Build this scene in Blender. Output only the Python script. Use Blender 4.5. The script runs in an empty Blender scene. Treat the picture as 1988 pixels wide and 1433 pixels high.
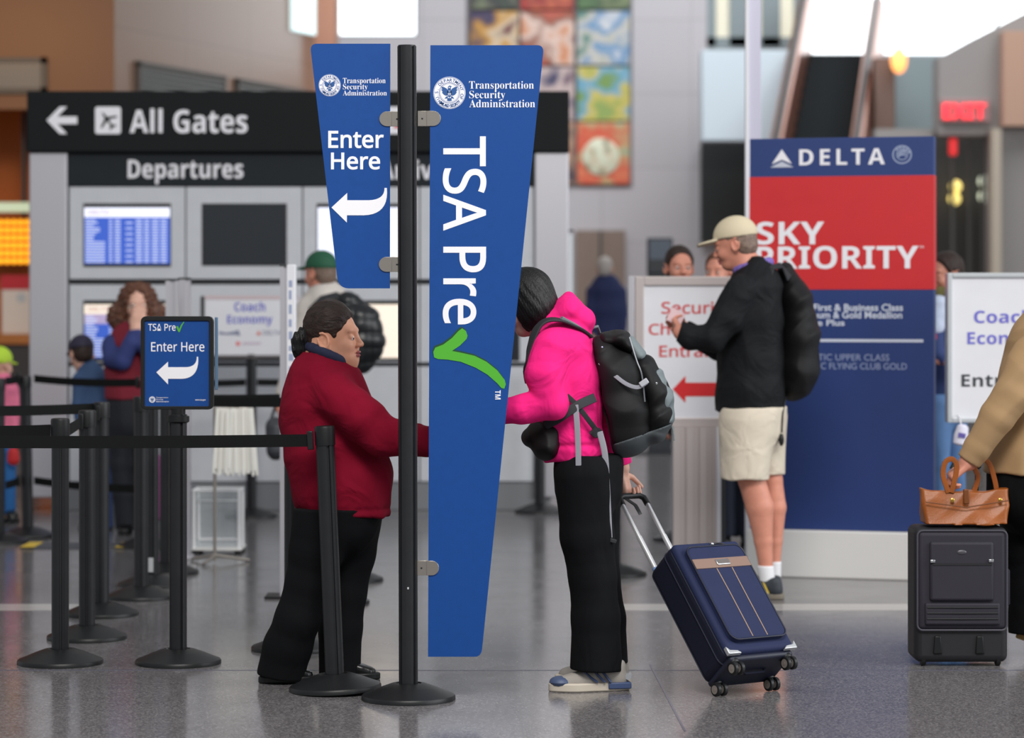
import bpy, bmesh, math, random
import numpy as np
from mathutils import Vector, Matrix

# ------------------------------------------------------------------ camera, world, lights, exposure
SC = bpy.context.scene
COL = SC.collection
F, CX, HY, H = 5400.0, 994.0, 575.0, 1.525        # focal length in pixels, axis column, horizon row, eye height
IW, IH = 1988.0, 1433.0

cam_d = bpy.data.cameras.new('camera')
cam = bpy.data.objects.new('camera', cam_d)
COL.objects.link(cam)
cam.location = (0, 0, H)
cam.rotation_euler = (math.pi / 2, 0, 0)
cam_d.sensor_width = 36.0
cam_d.lens = F / IW * 36.0
cam_d.shift_y = -(IH / 2 - HY) / IW
cam_d.clip_end = 300
cam_d.dof.use_dof = True
cam_d.dof.focus_distance = 10.68
cam_d.dof.aperture_fstop = 2.3
SC.camera = cam

SC.view_settings.view_transform = 'Standard'
SC.view_settings.look = 'None'
SC.view_settings.gamma = 1.0
SC.view_settings.use_curve_mapping = False
SC.view_settings.exposure = 0.0

world = bpy.data.worlds.new('world')
SC.world = world
world.use_nodes = True
wn = world.node_tree.nodes['Background']
wn.inputs[0].default_value = (0.92, 0.97, 1.0, 1)
wn.inputs[1].default_value = 0.42


def area(name, loc, target, sx, sy, power, color=(1, 1, 1)):
    l = bpy.data.lights.new(name, 'AREA')
    l.shape = 'RECTANGLE'
    l.size, l.size_y, l.energy, l.color = sx, sy, power, color
    o = bpy.data.objects.new(name, l)
    COL.objects.link(o)
    o.location = loc
    o.rotation_euler = (Vector(target) - Vector(loc)).to_track_quat('-Z', 'Y').to_euler()
    return o


# daylight through the tall window wall on one side of the hall, and the hall's ceiling lamps
area('window_daylight', (15, 8, 7), (0, 13, 1.0), 16, 9, 1900, (0.95, 0.98, 1.0))
area('ceiling_lamp', (0.5, 3.5, 8.5), (0, 11.5, 1.0), 5, 3, 980, (1.0, 0.97, 0.92))
area('ceiling_lamp', (3.5, 33, 11.5), (3.0, 42, 3), 14, 8, 1400, (0.98, 0.98, 1.0))
area('shop_lamp', (-5.3, 24.3, 4.4), (-5.6, 27.2, 3.0), 1.5, 0.6, 26, (1.0, 0.50, 0.15))

# ------------------------------------------------------------------ helpers


def P(px, py, Y):
    return Vector(((px - CX) / F * Y, Y, H - (py - HY) / F * Y))


def YG(py):
    return H * F / (py - HY)


def lin(c):
    out = []
    for v in c[:3]:
        v = v / 255.0
        out.append(v / 12.92 if v <= 0.04045 else ((v + 0.055) / 1.055) ** 2.4)
    return (out[0], out[1], out[2], 1.0)


MATS = {}


def mat(name, rgb, rough=0.5, metal=0.0, bump=0.0, bscale=200.0, var=0.0, vscale=8.0, emit=0.0, spec=0.5,
        coat=0.0, sss=0.0, alpha=1.0, stretch=None, trans=0.0, sheen=0.0, wr=0.0, wscale=9.0):
    if name in MATS:
        return MATS[name]
    m = bpy.data.materials.new(name)
    m.use_nodes = True
    nt = m.node_tree
    b = nt.nodes['Principled BSDF']
    c = lin(rgb)
    b.inputs['Base Color'].default_value = c
    b.inputs['Roughness'].default_value = rough
    b.inputs['Metallic'].default_value = metal
    b.inputs['Specular IOR Level'].default_value = spec
    b.inputs['Coat Weight'].default_value = coat
    b.inputs['Sheen Weight'].default_value = sheen
    if sss:
        b.inputs['Subsurface Weight'].default_value = sss
        b.inputs['Subsurface Radius'].default_value = (0.012, 0.005, 0.003)
        b.inputs['Subsurface Scale'].default_value = 1.0
    b.inputs['Alpha'].default_value = alpha
    b.inputs['Transmission Weight'].default_value = trans
    if emit:
        b.inputs['Emission Color'].default_value = c
        b.inputs['Emission Strength'].default_value = emit
    tc = nt.nodes.new('ShaderNodeTexCoord')
    mp = nt.nodes.new('ShaderNodeMapping')
    nt.links.new(tc.outputs['Object'], mp.inputs[0])
    if stretch:
        mp.inputs['Scale'].default_value = stretch
    if bump:
        n = nt.nodes.new('ShaderNodeTexNoise')
        n.inputs['Scale'].default_value = bscale
        n.inputs['Detail'].default_value = 3
        nt.links.new(mp.outputs[0], n.inputs[0])
        bp = nt.nodes.new('ShaderNodeBump')
        bp.inputs['Strength'].default_value = bump
        bp.inputs['Distance'].default_value = 0.01
        nt.links.new(n.outputs[0], bp.inputs['Height'])
        nt.links.new(bp.outputs[0], b.inputs['Normal'])
    if wr:
        n = nt.nodes.new('ShaderNodeTexNoise')
        n.inputs['Scale'].default_value = wscale
        n.inputs['Detail'].default_value = 2.5
        n.inputs['Roughness'].default_value = 0.45
        n.inputs['Distortion'].default_value = 1.2
        nt.links.new(mp.outputs[0], n.inputs[0])
        b2 = nt.nodes.new('ShaderNodeBump')
        b2.inputs['Strength'].default_value = wr
        b2.inputs['Distance'].default_value = 0.05
        nt.links.new(n.outputs[0], b2.inputs['Height'])
        if bump:
            nt.links.new(b2.outputs[0], bp.inputs['Normal'])
        else:
            nt.links.new(b2.outputs[0], b.inputs['Normal'])
    if var:
        n = nt.nodes.new('ShaderNodeTexNoise')
        n.inputs['Scale'].default_value = vscale
        n.inputs['Detail'].default_value = 4
        nt.links.new(mp.outputs[0], n.inputs[0])
        r = nt.nodes.new('ShaderNodeMapRange')
        r.inputs['From Min'].default_value = 0.3
        r.inputs['From Max'].default_value = 0.7
        r.inputs['To Min'].default_value = 1 - var
        r.inputs['To Max'].default_value = 1 + var
        nt.links.new(n.outputs[0], r.inputs[0])
        mx = nt.nodes.new('ShaderNodeMix')
        mx.data_type = 'RGBA'
        mx.blend_type = 'MULTIPLY'
        mx.inputs[0].default_value = 1.0
        mx.inputs[6].default_value = c
        nt.links.new(r.outputs[0], mx.inputs[7])
        nt.links.new(mx.outputs[2], b.inputs['Base Color'])
    MATS[name] = m
    return m


def tag(o, label, cat, group=None, kind=None):
    if label:
        o['label'] = label
    if cat:
        o['category'] = cat
    if group:
        o['group'] = group
    if kind:
        o['kind'] = kind
    return o


def thing(name, loc, label, cat, group=None, rz=0.0):
    o = bpy.data.objects.new(name, None)
    COL.objects.link(o)
    o.empty_display_size = 0.1
    o.location = loc
    o.rotation_euler = (0, 0, rz)
    return tag(o, label, cat, group)


class MB:
    """collects shapes into one mesh"""

    def __init__(s):
        s.v, s.f = [], []

    def add(s, vs, fs):
        b = len(s.v)
        s.v += [tuple(v) for v in vs]
        s.f += [tuple(i + b for i in f) for f in fs]
        return s

    def box(s, lo, hi, M=None):
        x0, y0, z0 = lo
        x1, y1, z1 = hi
        vs = [(x0, y0, z0), (x1, y0, z0), (x1, y1, z0), (x0, y1, z0), (x0, y0, z1), (x1, y0, z1), (x1, y1, z1), (x0, y1, z1)]
        if M is not None:
            vs = [M @ Vector(v) for v in vs]
        return s.add(vs, [(0, 3, 2, 1), (4, 5, 6, 7), (0, 1, 5, 4), (1, 2, 6, 5), (2, 3, 7, 6), (3, 0, 4, 7)])

    def prism(s, poly, y0, y1, M=None):
        """polygon in x-z given as (x, z), extruded along y"""
        a = sum(poly[i][0] * poly[(i + 1) % len(poly)][1] - poly[(i + 1) % len(poly)][0] * poly[i][1] for i in range(len(poly)))
        if a < 0:
            poly = poly[::-1]
        n = len(poly)
        vs = [(x, y0, z) for x, z in poly] + [(x, y1, z) for x, z in poly]
        if M is not None:
            vs = [M @ Vector(v) for v in vs]
        fs = [tuple(range(n)), tuple(range(2 * n - 1, n - 1, -1))]
        fs += [(i, i + n, (i + 1) % n + n, (i + 1) % n) for i in range(n)]
        return s.add(vs, fs)

    def column(s, poly, z0, z1, M=None):
        """polygon in x-y extruded along z"""
        n = len(poly)
        vs = [(x, y, z0) for x, y in poly] + [(x, y, z1) for x, y in poly]
        if M is not None:
            vs = [M @ Vector(v) for v in vs]
        fs = [tuple(range(n - 1, -1, -1)), tuple(range(n, 2 * n))]
        fs += [(i, (i + 1) % n, (i + 1) % n + n, i + n) for i in range(n)]
        return s.add(vs, fs)

    def lathe(s, prof, n=32, M=None):
        """profile of (r, z) turned about z"""
        vs, fs = [], []
        for r, z in prof:
            for k in range(n):
                a = 2 * math.pi * k / n
                vs.append((r * math.cos(a), r * math.sin(a), z))
        for j in range(len(prof) - 1):
            for k in range(n):
                k2 = (k + 1) % n
                fs.append((j * n + k, j * n + k2, (j + 1) * n + k2, (j + 1) * n + k))
        fs.append(tuple(range(n - 1, -1, -1)))
        fs.append(tuple(range((len(prof) - 1) * n, len(prof) * n)))
        if M is not None:
            vs = [M @ Vector(v) for v in vs]
        return s.add(vs, fs)

    def tube(s, pts, r, n=10, flat=None):
        """round tube along a path; flat=(rx, rn, normal) makes a strap"""
        pts = [Vector(p) for p in pts]
        vs, fs = [], []
        up0 = Vector(flat[2]) if flat else None
        prev = None
        for i, p in enumerate(pts):
            t = (pts[min(i + 1, len(pts) - 1)] - pts[max(i - 1, 0)]).normalized()
            if up0 is not None:
                nn = (up0 - t * up0.dot(t)).normalized()
            elif prev is None:
                nn = t.orthogonal().normalized()
            else:
                nn = (prev - t * prev.dot(t)).normalized()
            prev = nn
            bb = t.cross(nn)
            rr = r[i] if isinstance(r, (list, tuple)) else r
            ra, rb = (flat[0], flat[1]) if flat else (rr, rr)
            for k in range(n):
                a = 2 * math.pi * k / n
                c, q = math.cos(a), math.sin(a)
                if flat:
                    c = math.copysign(abs(c) ** 0.5, c)
                    q = math.copysign(abs(q) ** 0.5, q)
                vs.append(p + bb * ra * c + nn * rb * q)
        m = len(pts)
        for i in range(m - 1):
            for k in range(n):
                k2 = (k + 1) % n
                fs.append((i * n + k, i * n + k2, (i + 1) * n + k2, (i + 1) * n + k))
        fs.append(tuple(range(n - 1, -1, -1)))
        fs.append(tuple(range((m - 1) * n, m * n)))
        return s.add(vs, fs)

    def ball(s, c, r, n=16, M=None):
        rx, ry, rz = r if isinstance(r, (tuple, list)) else (r, r, r)
        vs, fs = [(c[0], c[1], c[2] - rz)], []
        m = n // 2
        for j in range(1, m):
            t = math.pi * j / m
            for k in range(n):
                a = 2 * math.pi * k / n
                vs.append((c[0] + rx * math.sin(t) * math.cos(a), c[1] + ry * math.sin(t) * math.sin(a), c[2] - rz * math.cos(t)))
        vs.append((c[0], c[1], c[2] + rz))
        L = len(vs) - 1
        for k in range(n):
            k2 = (k + 1) % n
            fs.append((0, 1 + k2, 1 + k))
            fs.append((L, L - n + k, L - n + k2))
            for j in range(m - 2):
                fs.append((1 + j * n + k, 1 + j * n + k2, 1 + (j + 1) * n + k2, 1 + (j + 1) * n + k))
        if M is not None:
            vs = [M @ Vector(v) for v in vs]
        return s.add(vs, fs)

    def mesh(s, name):
        me = bpy.data.meshes.new(name)
        me.from_pydata(s.v, [], s.f)
        me.validate()
        return me

    def build(s, name, m, parent=None, bevel=0.0, seg=2, smooth=40, loc=None, label=None, solid=True):
        me = s.mesh(name)
        if solid:
            bm = bmesh.new()
            bm.from_mesh(me)
            bmesh.ops.recalc_face_normals(bm, faces=bm.faces)
            bm.to_mesh(me)
            bm.free()
        o = link(name, me, m, parent)
        if smooth:
            me.shade_smooth()
            me.set_sharp_from_angle(angle=math.radians(smooth))
        if bevel:
            bv = o.modifiers.new('Bevel', 'BEVEL')
            bv.width, bv.segments, bv.limit_method = bevel, seg, 'ANGLE'
        if loc is not None:
            o.location = loc
        if label:
            o['label'] = label
        return o


def link(name, me, m, parent=None):
    o = bpy.data.objects.new(name, me)
    COL.objects.link(o)
    for k in (m if isinstance(m, (list, tuple)) else [m]):
        if k is not None:
            me.materials.append(k)
    if parent is not None:
        o.parent = parent
    return o


def copy_tree(o, parent=None):
    c = o.copy()
    COL.objects.link(c)
    if parent is not None:
        c.parent = parent
    for ch in list(o.children):
        copy_tree(ch, c)
    return c


def rrect(x0, z0, x1, z1, r, n=5):
    if not isinstance(r, (list, tuple)):
        r = [r] * 4
    out = []
    for (cx, cz, sx, sz, a0), rr in zip(((x0, z0, 1, 1, 180), (x1, z0, -1, 1, 270), (x1, z1, -1, -1, 0), (x0, z1, 1, -1, 90)), r):
        if rr <= 0:
            out.append((cx, cz))
            continue
        for k in range(n + 1):
            a = math.radians(a0 + 90.0 * k / n)
            out.append((cx + sx * rr + rr * math.cos(a), cz + sz * rr + rr * math.sin(a)))
    return out


def mathify(s, up, lo):
    return ''.join(chr(up + ord(c) - 65) if 'A' <= c <= 'Z' else chr(lo + ord(c) - 97) if 'a' <= c <= 'z' else c for c in s)


FONTS = {'sans': (0x1D5A0, 0x1D5BA), 'bold': (0x1D5D4, 0x1D5EE), 'serif': (0x1D400, 0x1D41A), 'plain': None}


def glyphs(body, font, off=0.0, space=1.0):
    c = bpy.data.curves.new('lettering', 'FONT')
    c.body = mathify(body, *FONTS[font]) if FONTS[font] else body
    c.offset = off
    c.extrude = 0.5
    c.resolution_u = 4
    c.space_character = space
    o = bpy.data.objects.new('lettering', c)
    COL.objects.link(o)
    bpy.context.view_layer.update()
    me = bpy.data.meshes.new_from_object(o.evaluated_get(bpy.context.evaluated_depsgraph_get()))
    bpy.data.objects.remove(o)
    bpy.data.curves.remove(c)
    v = np.empty(len(me.vertices) * 3, dtype=np.float32)
    me.vertices.foreach_get('co', v)
    return me, v.reshape(-1, 3)


def text(body, box, Y, root, m, font='sans', off=0.0, space=1.0, turn=False, thick=0.001, y=None, name='lettering', inv=None):
    """lettering whose ink fills the pixel box (x0, y0, x1, y1) on the plane at distance Y, as a child of root"""
    me, v = glyphs(body, font, off, space)
    lo, hi = v.min(0), v.max(0)
    u = (v - lo) / np.maximum(hi - lo, 1e-6)
    a, b = P(box[0], box[3], Y), P(box[2], box[1], Y)
    o3 = root.location if root is not None else Vector((0, 0, 0))
    if turn:
        X = a.x + u[:, 1] * (b.x - a.x)
        Z = b.z - u[:, 0] * (b.z - a.z)
    else:
        X = a.x + u[:, 0] * (b.x - a.x)
        Z = a.z + u[:, 1] * (b.z - a.z)
    yy = (Y if y is None else y) - u[:, 2] * thick
    w = np.stack([X - o3.x, yy - o3.y, Z - o3.z], 1).astype(np.float32)
    me.vertices.foreach_set('co', w.ravel())
    me.materials.clear()
    me.update()
    return link(name, me, m, root)


def pxpoly(pts, Y, root):
    o = root.location
    return [(P(x, y, Y).x - o.x, P(x, y, Y).z - o.z) for x, y in pts]


def bez(p0, p1, p2, n=6):
    return [((1 - t) ** 2 * p0[0] + 2 * t * (1 - t) * p1[0] + t * t * p2[0], (1 - t) ** 2 * p0[1] + 2 * t * (1 - t) * p1[1] + t * t * p2[1]) for t in [k / n for k in range(n + 1)]]


def spline(pts, n=6):
    """Catmull-Rom through points (tuples of any length)"""
    pts = [np.array(p, dtype=float) for p in pts]
    out = []
    for i in range(len(pts) - 1):
        p0, p1, p2, p3 = pts[max(i - 1, 0)], pts[i], pts[i + 1], pts[min(i + 2, len(pts) - 1)]
        for k in range(n):
            t = k / n
            out.append(0.5 * (2 * p1 + (p2 - p0) * t + (2 * p0 - 5 * p1 + 4 * p2 - p3) * t * t + (3 * p1 - p0 - 3 * p2 + p3) * t ** 3))
    out.append(pts[-1])
    return [tuple(p) for p in out]


# ------------------------------------------------------------------ smooth bodies from distance fields
def smin(a, b, k):
    if k <= 0:
        return np.minimum(a, b)
    h = np.maximum(k - np.abs(a - b), 0) / k
    return np.minimum(a, b) - h * h * k * 0.25


def smax(a, b, k):
    return -smin(-a, -b, k)


def ell(q, c, r):
    x, y, z = (q[:, 0] - c[0]) / r[0], (q[:, 1] - c[1]) / r[1], (q[:, 2] - c[2]) / r[2]
    k0 = np.sqrt(x * x + y * y + z * z) + 1e-9
    k1 = np.sqrt((x / r[0]) ** 2 + (y / r[1]) ** 2 + (z / r[2]) ** 2) + 1e-9
    return k0 * (k0 - 1) / k1


def rbox(q, c, hs, r):
    d = np.abs(q - np.array(c, dtype=np.float32)) - (np.array(hs, dtype=np.float32) - r)
    return np.sqrt((np.maximum(d, 0) ** 2).sum(1)) + np.minimum(d.max(1), 0) - r


def chain(q, pts, grow=0.0, k=0.0):
    """round cones through (x, y, z, r[, ky]); ky widens the section along y"""
    d = None
    for a, b in zip(pts[:-1], pts[1:]):
        ka = a[4] if len(a) > 4 else 1.0
        kb = b[4] if len(b) > 4 else 1.0
        km = (ka + kb) / 2
        ax, ay, az = b[0] - a[0], (b[1] - a[1]) / km, b[2] - a[2]
        L = ax * ax + ay * ay + az * az + 1e-9
        px, py, pz = q[:, 0] - a[0], q[:, 1] - a[1], q[:, 2] - a[2]
        t = np.clip((px * ax + py / km * ay + pz * az) / L, 0, 1)
        kk = ka + (kb - ka) * t
        ex, ey, ez = px - t * ax, (py - t * (b[1] - a[1])) / kk, pz - t * az
        e = (np.sqrt(ex * ex + ey * ey + ez * ez) - (a[3] + grow + (b[3] - a[3]) * t)) * np.minimum(1, np.maximum(kk, 0.5))
        d = e if d is None else smin(d, e, k)
    return d


def cut(q, d, point, normal, k=0.006):
    """keep the side of the plane that the normal points away from"""
    n = np.array(normal, dtype=np.float32)
    n /= np.linalg.norm(n)
    return smax(d, (q - np.array(point, dtype=np.float32)) @ n, k)


def folds(q, amp, f=1.0, seed=0.0, dirz=1.0):
    """soft cloth folds"""
    x, y, z = q[:, 0] * f + seed, q[:, 1] * f, q[:, 2] * f * dirz
    a = np.sin(19 * z + 9 * x + 2.4 * np.sin(7 * x + 5 * y + seed) + 1.7 * np.sin(11 * y))
    b = np.sin(27 * x - 13 * z + 2.2 * np.sin(9 * z + seed) - 9 * y)
    c = np.sin(33 * y + 21 * z + 2.0 * np.sin(15 * x + seed))
    m = 0.5 + 0.5 * np.sin(5.3 * x + 6.1 * z + 4.7 * y + 2 * seed)
    w = m * (1 - 1.6 * np.abs(a) ** 1.2) + (1 - m) * (0.9 - 1.5 * np.abs(b) ** 1.2) + 0.35 * c
    return -amp * w


def field_mesh(name, fn, lo, hi, vox, project=1):
    lo = np.array(lo, dtype=np.float32)
    hi = np.array(hi, dtype=np.float32)
    S = 6
    nb = np.ceil((hi - lo) / (vox * S)).astype(int) + 1
    n = nb * S
    cc = [lo[i] + (np.arange(nb[i]) + 0.5) * S * vox for i in range(3)]
    G = np.stack(np.meshgrid(*cc, indexing='ij'), -1).reshape(-1, 3).astype(np.float32)
    dc = fn(G).astype(np.float32)
    act = np.abs(dc) < S * vox * 1.25
    D = np.repeat(np.repeat(np.repeat(dc.reshape(nb), S, 0), S, 1), S, 2)
    ids = np.argwhere(act.reshape(nb))
    loc = np.stack(np.meshgrid(*[np.arange(S)] * 3, indexing='ij'), -1).reshape(-1, 3)
    for c0 in range(0, len(ids), 1500):
        I = (ids[c0:c0 + 1500, None, :] * S + loc[None]).reshape(-1, 3)
        D[I[:, 0], I[:, 1], I[:, 2]] = fn((lo + I * vox).astype(np.float32))
    neg = D < 0
    s = neg[:-1, :-1, :-1].astype(np.int8)
    cnt = np.zeros(s.shape, np.int8)
    offs = [(i, j, k) for i in (0, 1) for j in (0, 1) for k in (0, 1)]
    for i, j, k in offs:
        cnt += neg[i:n[0] - 1 + i, j:n[1] - 1 + j, k:n[2] - 1 + k]
    mix = (cnt > 0) & (cnt < 8)
    cells = np.argwhere(mix)
    idx = np.full(mix.shape, -1, np.int32)
    idx[mix] = np.arange(len(cells))
    val = np.stack([D[cells[:, 0] + i, cells[:, 1] + j, cells[:, 2] + k] for i, j, k in offs], 1)
    acc = np.zeros((len(cells), 3), np.float32)
    num = np.zeros(len(cells), np.float32)
    for a in range(8):
        for ax in range(3):
            b = a | (4 >> ax)
            if b == a:
                continue
            va, vb = val[:, a], val[:, b]
            m = (va < 0) != (vb < 0)
            t = np.where(m, va / np.where(m, va - vb, 1), 0)
            p = np.tile(np.array(offs[a], np.float32), (len(cells), 1))
            p[:, ax] += t
            acc[m] += p[m]
            num[m] += 1
    V = lo + (cells + acc / num[:, None]) * vox
    Q = []
    for ax in range(3):
        sl0 = [slice(1, -1)] * 3
        sl1 = [slice(1, -1)] * 3
        sl0[ax] = slice(0, -1)
        sl1[ax] = slice(1, None)
        A, B = neg[tuple(sl0)], neg[tuple(sl1)]
        e = np.argwhere(A != B)
        flip = A[tuple(e.T)]
        e = e + np.array([0 if k == ax else 1 for k in range(3)])
        u, w = (ax + 1) % 3, (ax + 2) % 3
        q = []
        for du, dw in ((0, 0), (1, 0), (1, 1), (0, 1)):
            c = e.copy()
            c[:, u] -= 1 - du
            c[:, w] -= 1 - dw
            ok = ((c >= 0) & (c < np.array(mix.shape))).all(1)
            c = np.clip(c, 0, np.array(mix.shape) - 1)
            q.append(np.where(ok, idx[c[:, 0], c[:, 1], c[:, 2]], -1))
        q = np.stack(q, 1)
        q[~flip] = q[~flip][:, ::-1]
        Q.append(q[(q >= 0).all(1)])
    Q = np.concatenate(Q)
    V = V.astype(np.float32)
    for _ in range(project):
        h = vox * 0.4
        d0 = fn(V)
        g = np.stack([fn(V + np.eye(3, dtype=np.float32)[i] * h) - d0 for i in range(3)], 1) / h
        g2 = (g * g).sum(1)
        st = np.clip(d0 / np.maximum(g2, 0.2), -vox * 0.7, vox * 0.7)
        V = (V - g * st[:, None]).astype(np.float32)
    me = bpy.data.meshes.new(name)
    me.vertices.add(len(V))
    me.vertices.foreach_set('co', V.ravel())
    me.loops.add(len(Q) * 4)
    me.loops.foreach_set('vertex_index', Q.ravel().astype(np.int32))
    me.polygons.add(len(Q))
    me.polygons.foreach_set('loop_start', np.arange(0, len(Q) * 4, 4, dtype=np.int32))
    me.polygons.foreach_set('loop_total', np.full(len(Q), 4, dtype=np.int32))
    me.update(calc_edges=True)
    me.validate()
    me.shade_smooth()
    return me


def bounds(pts, pad):
    a = np.array([p[:3] for p in pts])
    return a.min(0) - pad, a.max(0) + pad

# ------------------------------------------------------------------ the setting
M = {}
M['black_plastic'] = mat('black_plastic', (24, 25, 27), 0.42, bump=0.03, bscale=300, var=0.10, vscale=20, spec=0.35)
M['black_metal'] = mat('black_metal', (34, 35, 38), 0.36, spec=0.4, bump=0.02, bscale=400, var=0.12, vscale=12)
M['belt'] = mat('belt_webbing', (15, 16, 17), 0.8, spec=0.2, bump=0.25, bscale=900)
M['steel'] = mat('brushed_steel', (176, 168, 160), 0.30, metal=0.9, bump=0.05, bscale=60, stretch=(1, 1, 18))
M['aluminium'] = mat('aluminium', (196, 194, 200), 0.38, metal=0.55, bump=0.03, bscale=80, stretch=(6, 6, 0.4))
M['white_sign'] = mat('white_sign_face', (226, 226, 232), 0.45, var=0.02)
M['white_ink'] = mat('white_lettering', (240, 238, 244), 0.5)
M['blue_sign'] = mat('blue_sign_face', (14, 68, 140), 0.5, var=0.03, vscale=30, spec=0.3)
M['green_ink'] = mat('green_check', (80, 172, 48), 0.4)
M['grey_wall'] = mat('grey_wall', (186, 184, 188), 0.5, var=0.04, vscale=0.6)
M['dark_grey'] = mat('dark_grey', (58, 60, 62), 0.5, var=0.1)


def structure(o, label=None):
    o['kind'] = 'structure'
    if label:
        o['label'] = label
    return o


def floor_material():
    m = bpy.data.materials.new('terrazzo')
    m.use_nodes = True
    nt = m.node_tree
    b = nt.nodes['Principled BSDF']
    tc = nt.nodes.new('ShaderNodeTexCoord')

    def vor(scale):
        v = nt.nodes.new('ShaderNodeTexVoronoi')
        v.inputs['Scale'].default_value = scale
        nt.links.new(tc.outputs['Object'], v.inputs['Vector'])
        return v
    v1 = vor(170)
    r1 = nt.nodes.new('ShaderNodeValToRGB')
    e = r1.color_ramp.elements
    e[0].position, e[0].color = 0.0, lin((96, 92, 95))
    e[1].position, e[1].color = 1.0, lin((176, 172, 174))
    for p, c in ((0.35, (120, 116, 119)), (0.62, (140, 136, 138)), (0.86, (158, 153, 154))):
        k = e.new(p)
        k.color = lin(c)
    sep = nt.nodes.new('ShaderNodeSeparateColor')
    nt.links.new(v1.outputs['Color'], sep.inputs[0])
    nt.links.new(sep.outputs[0], r1.inputs[0])
    n2 = nt.nodes.new('ShaderNodeTexNoise')
    n2.inputs['Scale'].default_value = 0.5
    nt.links.new(tc.outputs['Object'], n2.inputs['Vector'])
    mr = nt.nodes.new('ShaderNodeMapRange')
    mr.inputs['To Min'].default_value = 0.58
    mr.inputs['To Max'].default_value = 0.78
    nt.links.new(n2.outputs[0], mr.inputs[0])
    mx = nt.nodes.new('ShaderNodeMix')
    mx.data_type, mx.blend_type = 'RGBA', 'MULTIPLY'
    mx.inputs[0].default_value = 1
    nt.links.new(r1.outputs[0], mx.inputs[6])
    nt.links.new(mr.outputs[0], mx.inputs[7])
    nt.links.new(mx.outputs[2], b.inputs['Base Color'])
    n3 = nt.nodes.new('ShaderNodeTexNoise')
    n3.inputs['Scale'].default_value = 3.0
    nt.links.new(tc.outputs['Object'], n3.inputs['Vector'])
    mr2 = nt.nodes.new('ShaderNodeMapRange')
    mr2.inputs['To Min'].default_value = 0.10
    mr2.inputs['To Max'].default_value = 0.22
    nt.links.new(n3.outputs[0], mr2.inputs[0])
    nt.links.new(mr2.outputs[0], b.inputs['Roughness'])
    b.inputs['Specular IOR Level'].default_value = 0.5
    return m


fl = MB().box((-30, -6, -0.2), (30, 62, 0)).build('floor', floor_material(), smooth=0)
structure(fl, 'polished grey speckled terrazzo floor of the hall')
strip_m = mat('pale_terrazzo', (188, 184, 180), 0.18, var=0.05, vscale=90)
y0, y1 = YG(1185), YG(1173)
structure(MB().box((-30, y0, -0.01), (-2.12, y1, 0.0012)).box((0.53, y0, -0.01), (30, y1, 0.0012)).build('trim_1', strip_m, smooth=0), 'pale strip set into the terrazzo floor')
seam_m = mat('floor_seam', (92, 92, 108), 0.25)
for i, (py, w) in enumerate(((1302, 0.018), (1004, 0.03))):
    yy = YG(py)
    structure(MB().box((-30, yy, -0.01), (30, yy + w, 0.0010)).build('trim_%d' % (i + 2), seam_m, smooth=0), 'thin dark joint across the floor')
# joint running away from the camera between two floor fields
a, b_ = P(1330, 1420, YG(1420)), P(1262, 1290, YG(1290))
dv = (b_ - a)
sm = MB()
nrm = Vector((dv.y, -dv.x, 0)).normalized() * 0.004
sm.v = [tuple(a - nrm + Vector((0, 0, .0012))), tuple(a + nrm + Vector((0, 0, .0012))), tuple(b_ + nrm + Vector((0, 0, .0012))), tuple(b_ - nrm + Vector((0, 0, .0012)))]
sm.f = [(0, 1, 2, 3)]
structure(sm.build('trim_4', seam_m, smooth=0, solid=False), 'thin dark joint running into the hall')


def panel_material(name, rgb, sx, sz, seam=0.75, rough=0.35, var=0.05):
    """wall cladding with fine seams; x-z brick grid in metres"""
    m = bpy.data.materials.new(name)
    m.use_nodes = True
    nt = m.node_tree
    b = nt.nodes['Principled BSDF']
    tc = nt.nodes.new('ShaderNodeTexCoord')
    sp = nt.nodes.new('ShaderNodeSeparateXYZ')
    cb = nt.nodes.new('ShaderNodeCombineXYZ')
    nt.links.new(tc.outputs['Object'], sp.inputs[0])
    nt.links.new(sp.outputs[0], cb.inputs[0])
    nt.links.new(sp.outputs[2], cb.inputs[1])
    br = nt.nodes.new('ShaderNodeTexBrick')
    br.offset = 0.0
    br.inputs['Scale'].default_value = 1.0
    br.inputs['Brick Width'].default_value = sx
    br.inputs['Row Height'].default_value = sz
    br.inputs['Mortar Size'].default_value = 0.012
    c = lin(rgb)
    br.inputs['Color1'].default_value = c
    br.inputs['Color2'].default_value = tuple(min(1, v * (1 + var)) for v in c[:3]) + (1,)
    br.inputs['Mortar'].default_value = tuple(v * seam for v in c[:3]) + (1,)
    nt.links.new(cb.outputs[0], br.inputs['Vector'])
    nt.links.new(br.outputs[0], b.inputs['Base Color'])
    b.inputs['Roughness'].default_value = rough
    return m


WB = 45.0


def wpx(mb, x0, y0, x1, y1, Y, depth=0.3):
    """wall slab whose face at distance Y covers a pixel box"""
    a, b = P(x0, y1, Y), P(x1, y0, Y)
    return mb.box((a.x, Y, a.z), (b.x, Y + depth, b.z))


steel_wall = panel_material('grey_metal_cladding', (196, 194, 199), 1.45, 1.2, 0.85, 0.4)
GB = 575 + F * H / WB      # row where the back wall meets the floor
mb = MB()
wpx(mb, 350, -900, 655, GB, WB)
wpx(mb, 655, 71, 810, GB, WB)
wpx(mb, 655, -900, 810, -420, WB)
wpx(mb, 810, -900, 1372, GB, WB)
wpx(mb, 1372, 96, 1560, GB, WB)
wpx(mb, 1560, 108, 2500, GB, WB)
structure(mb.build('wall_back', steel_wall, smooth=0), 'grey metal clad far wall of the hall')

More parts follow.
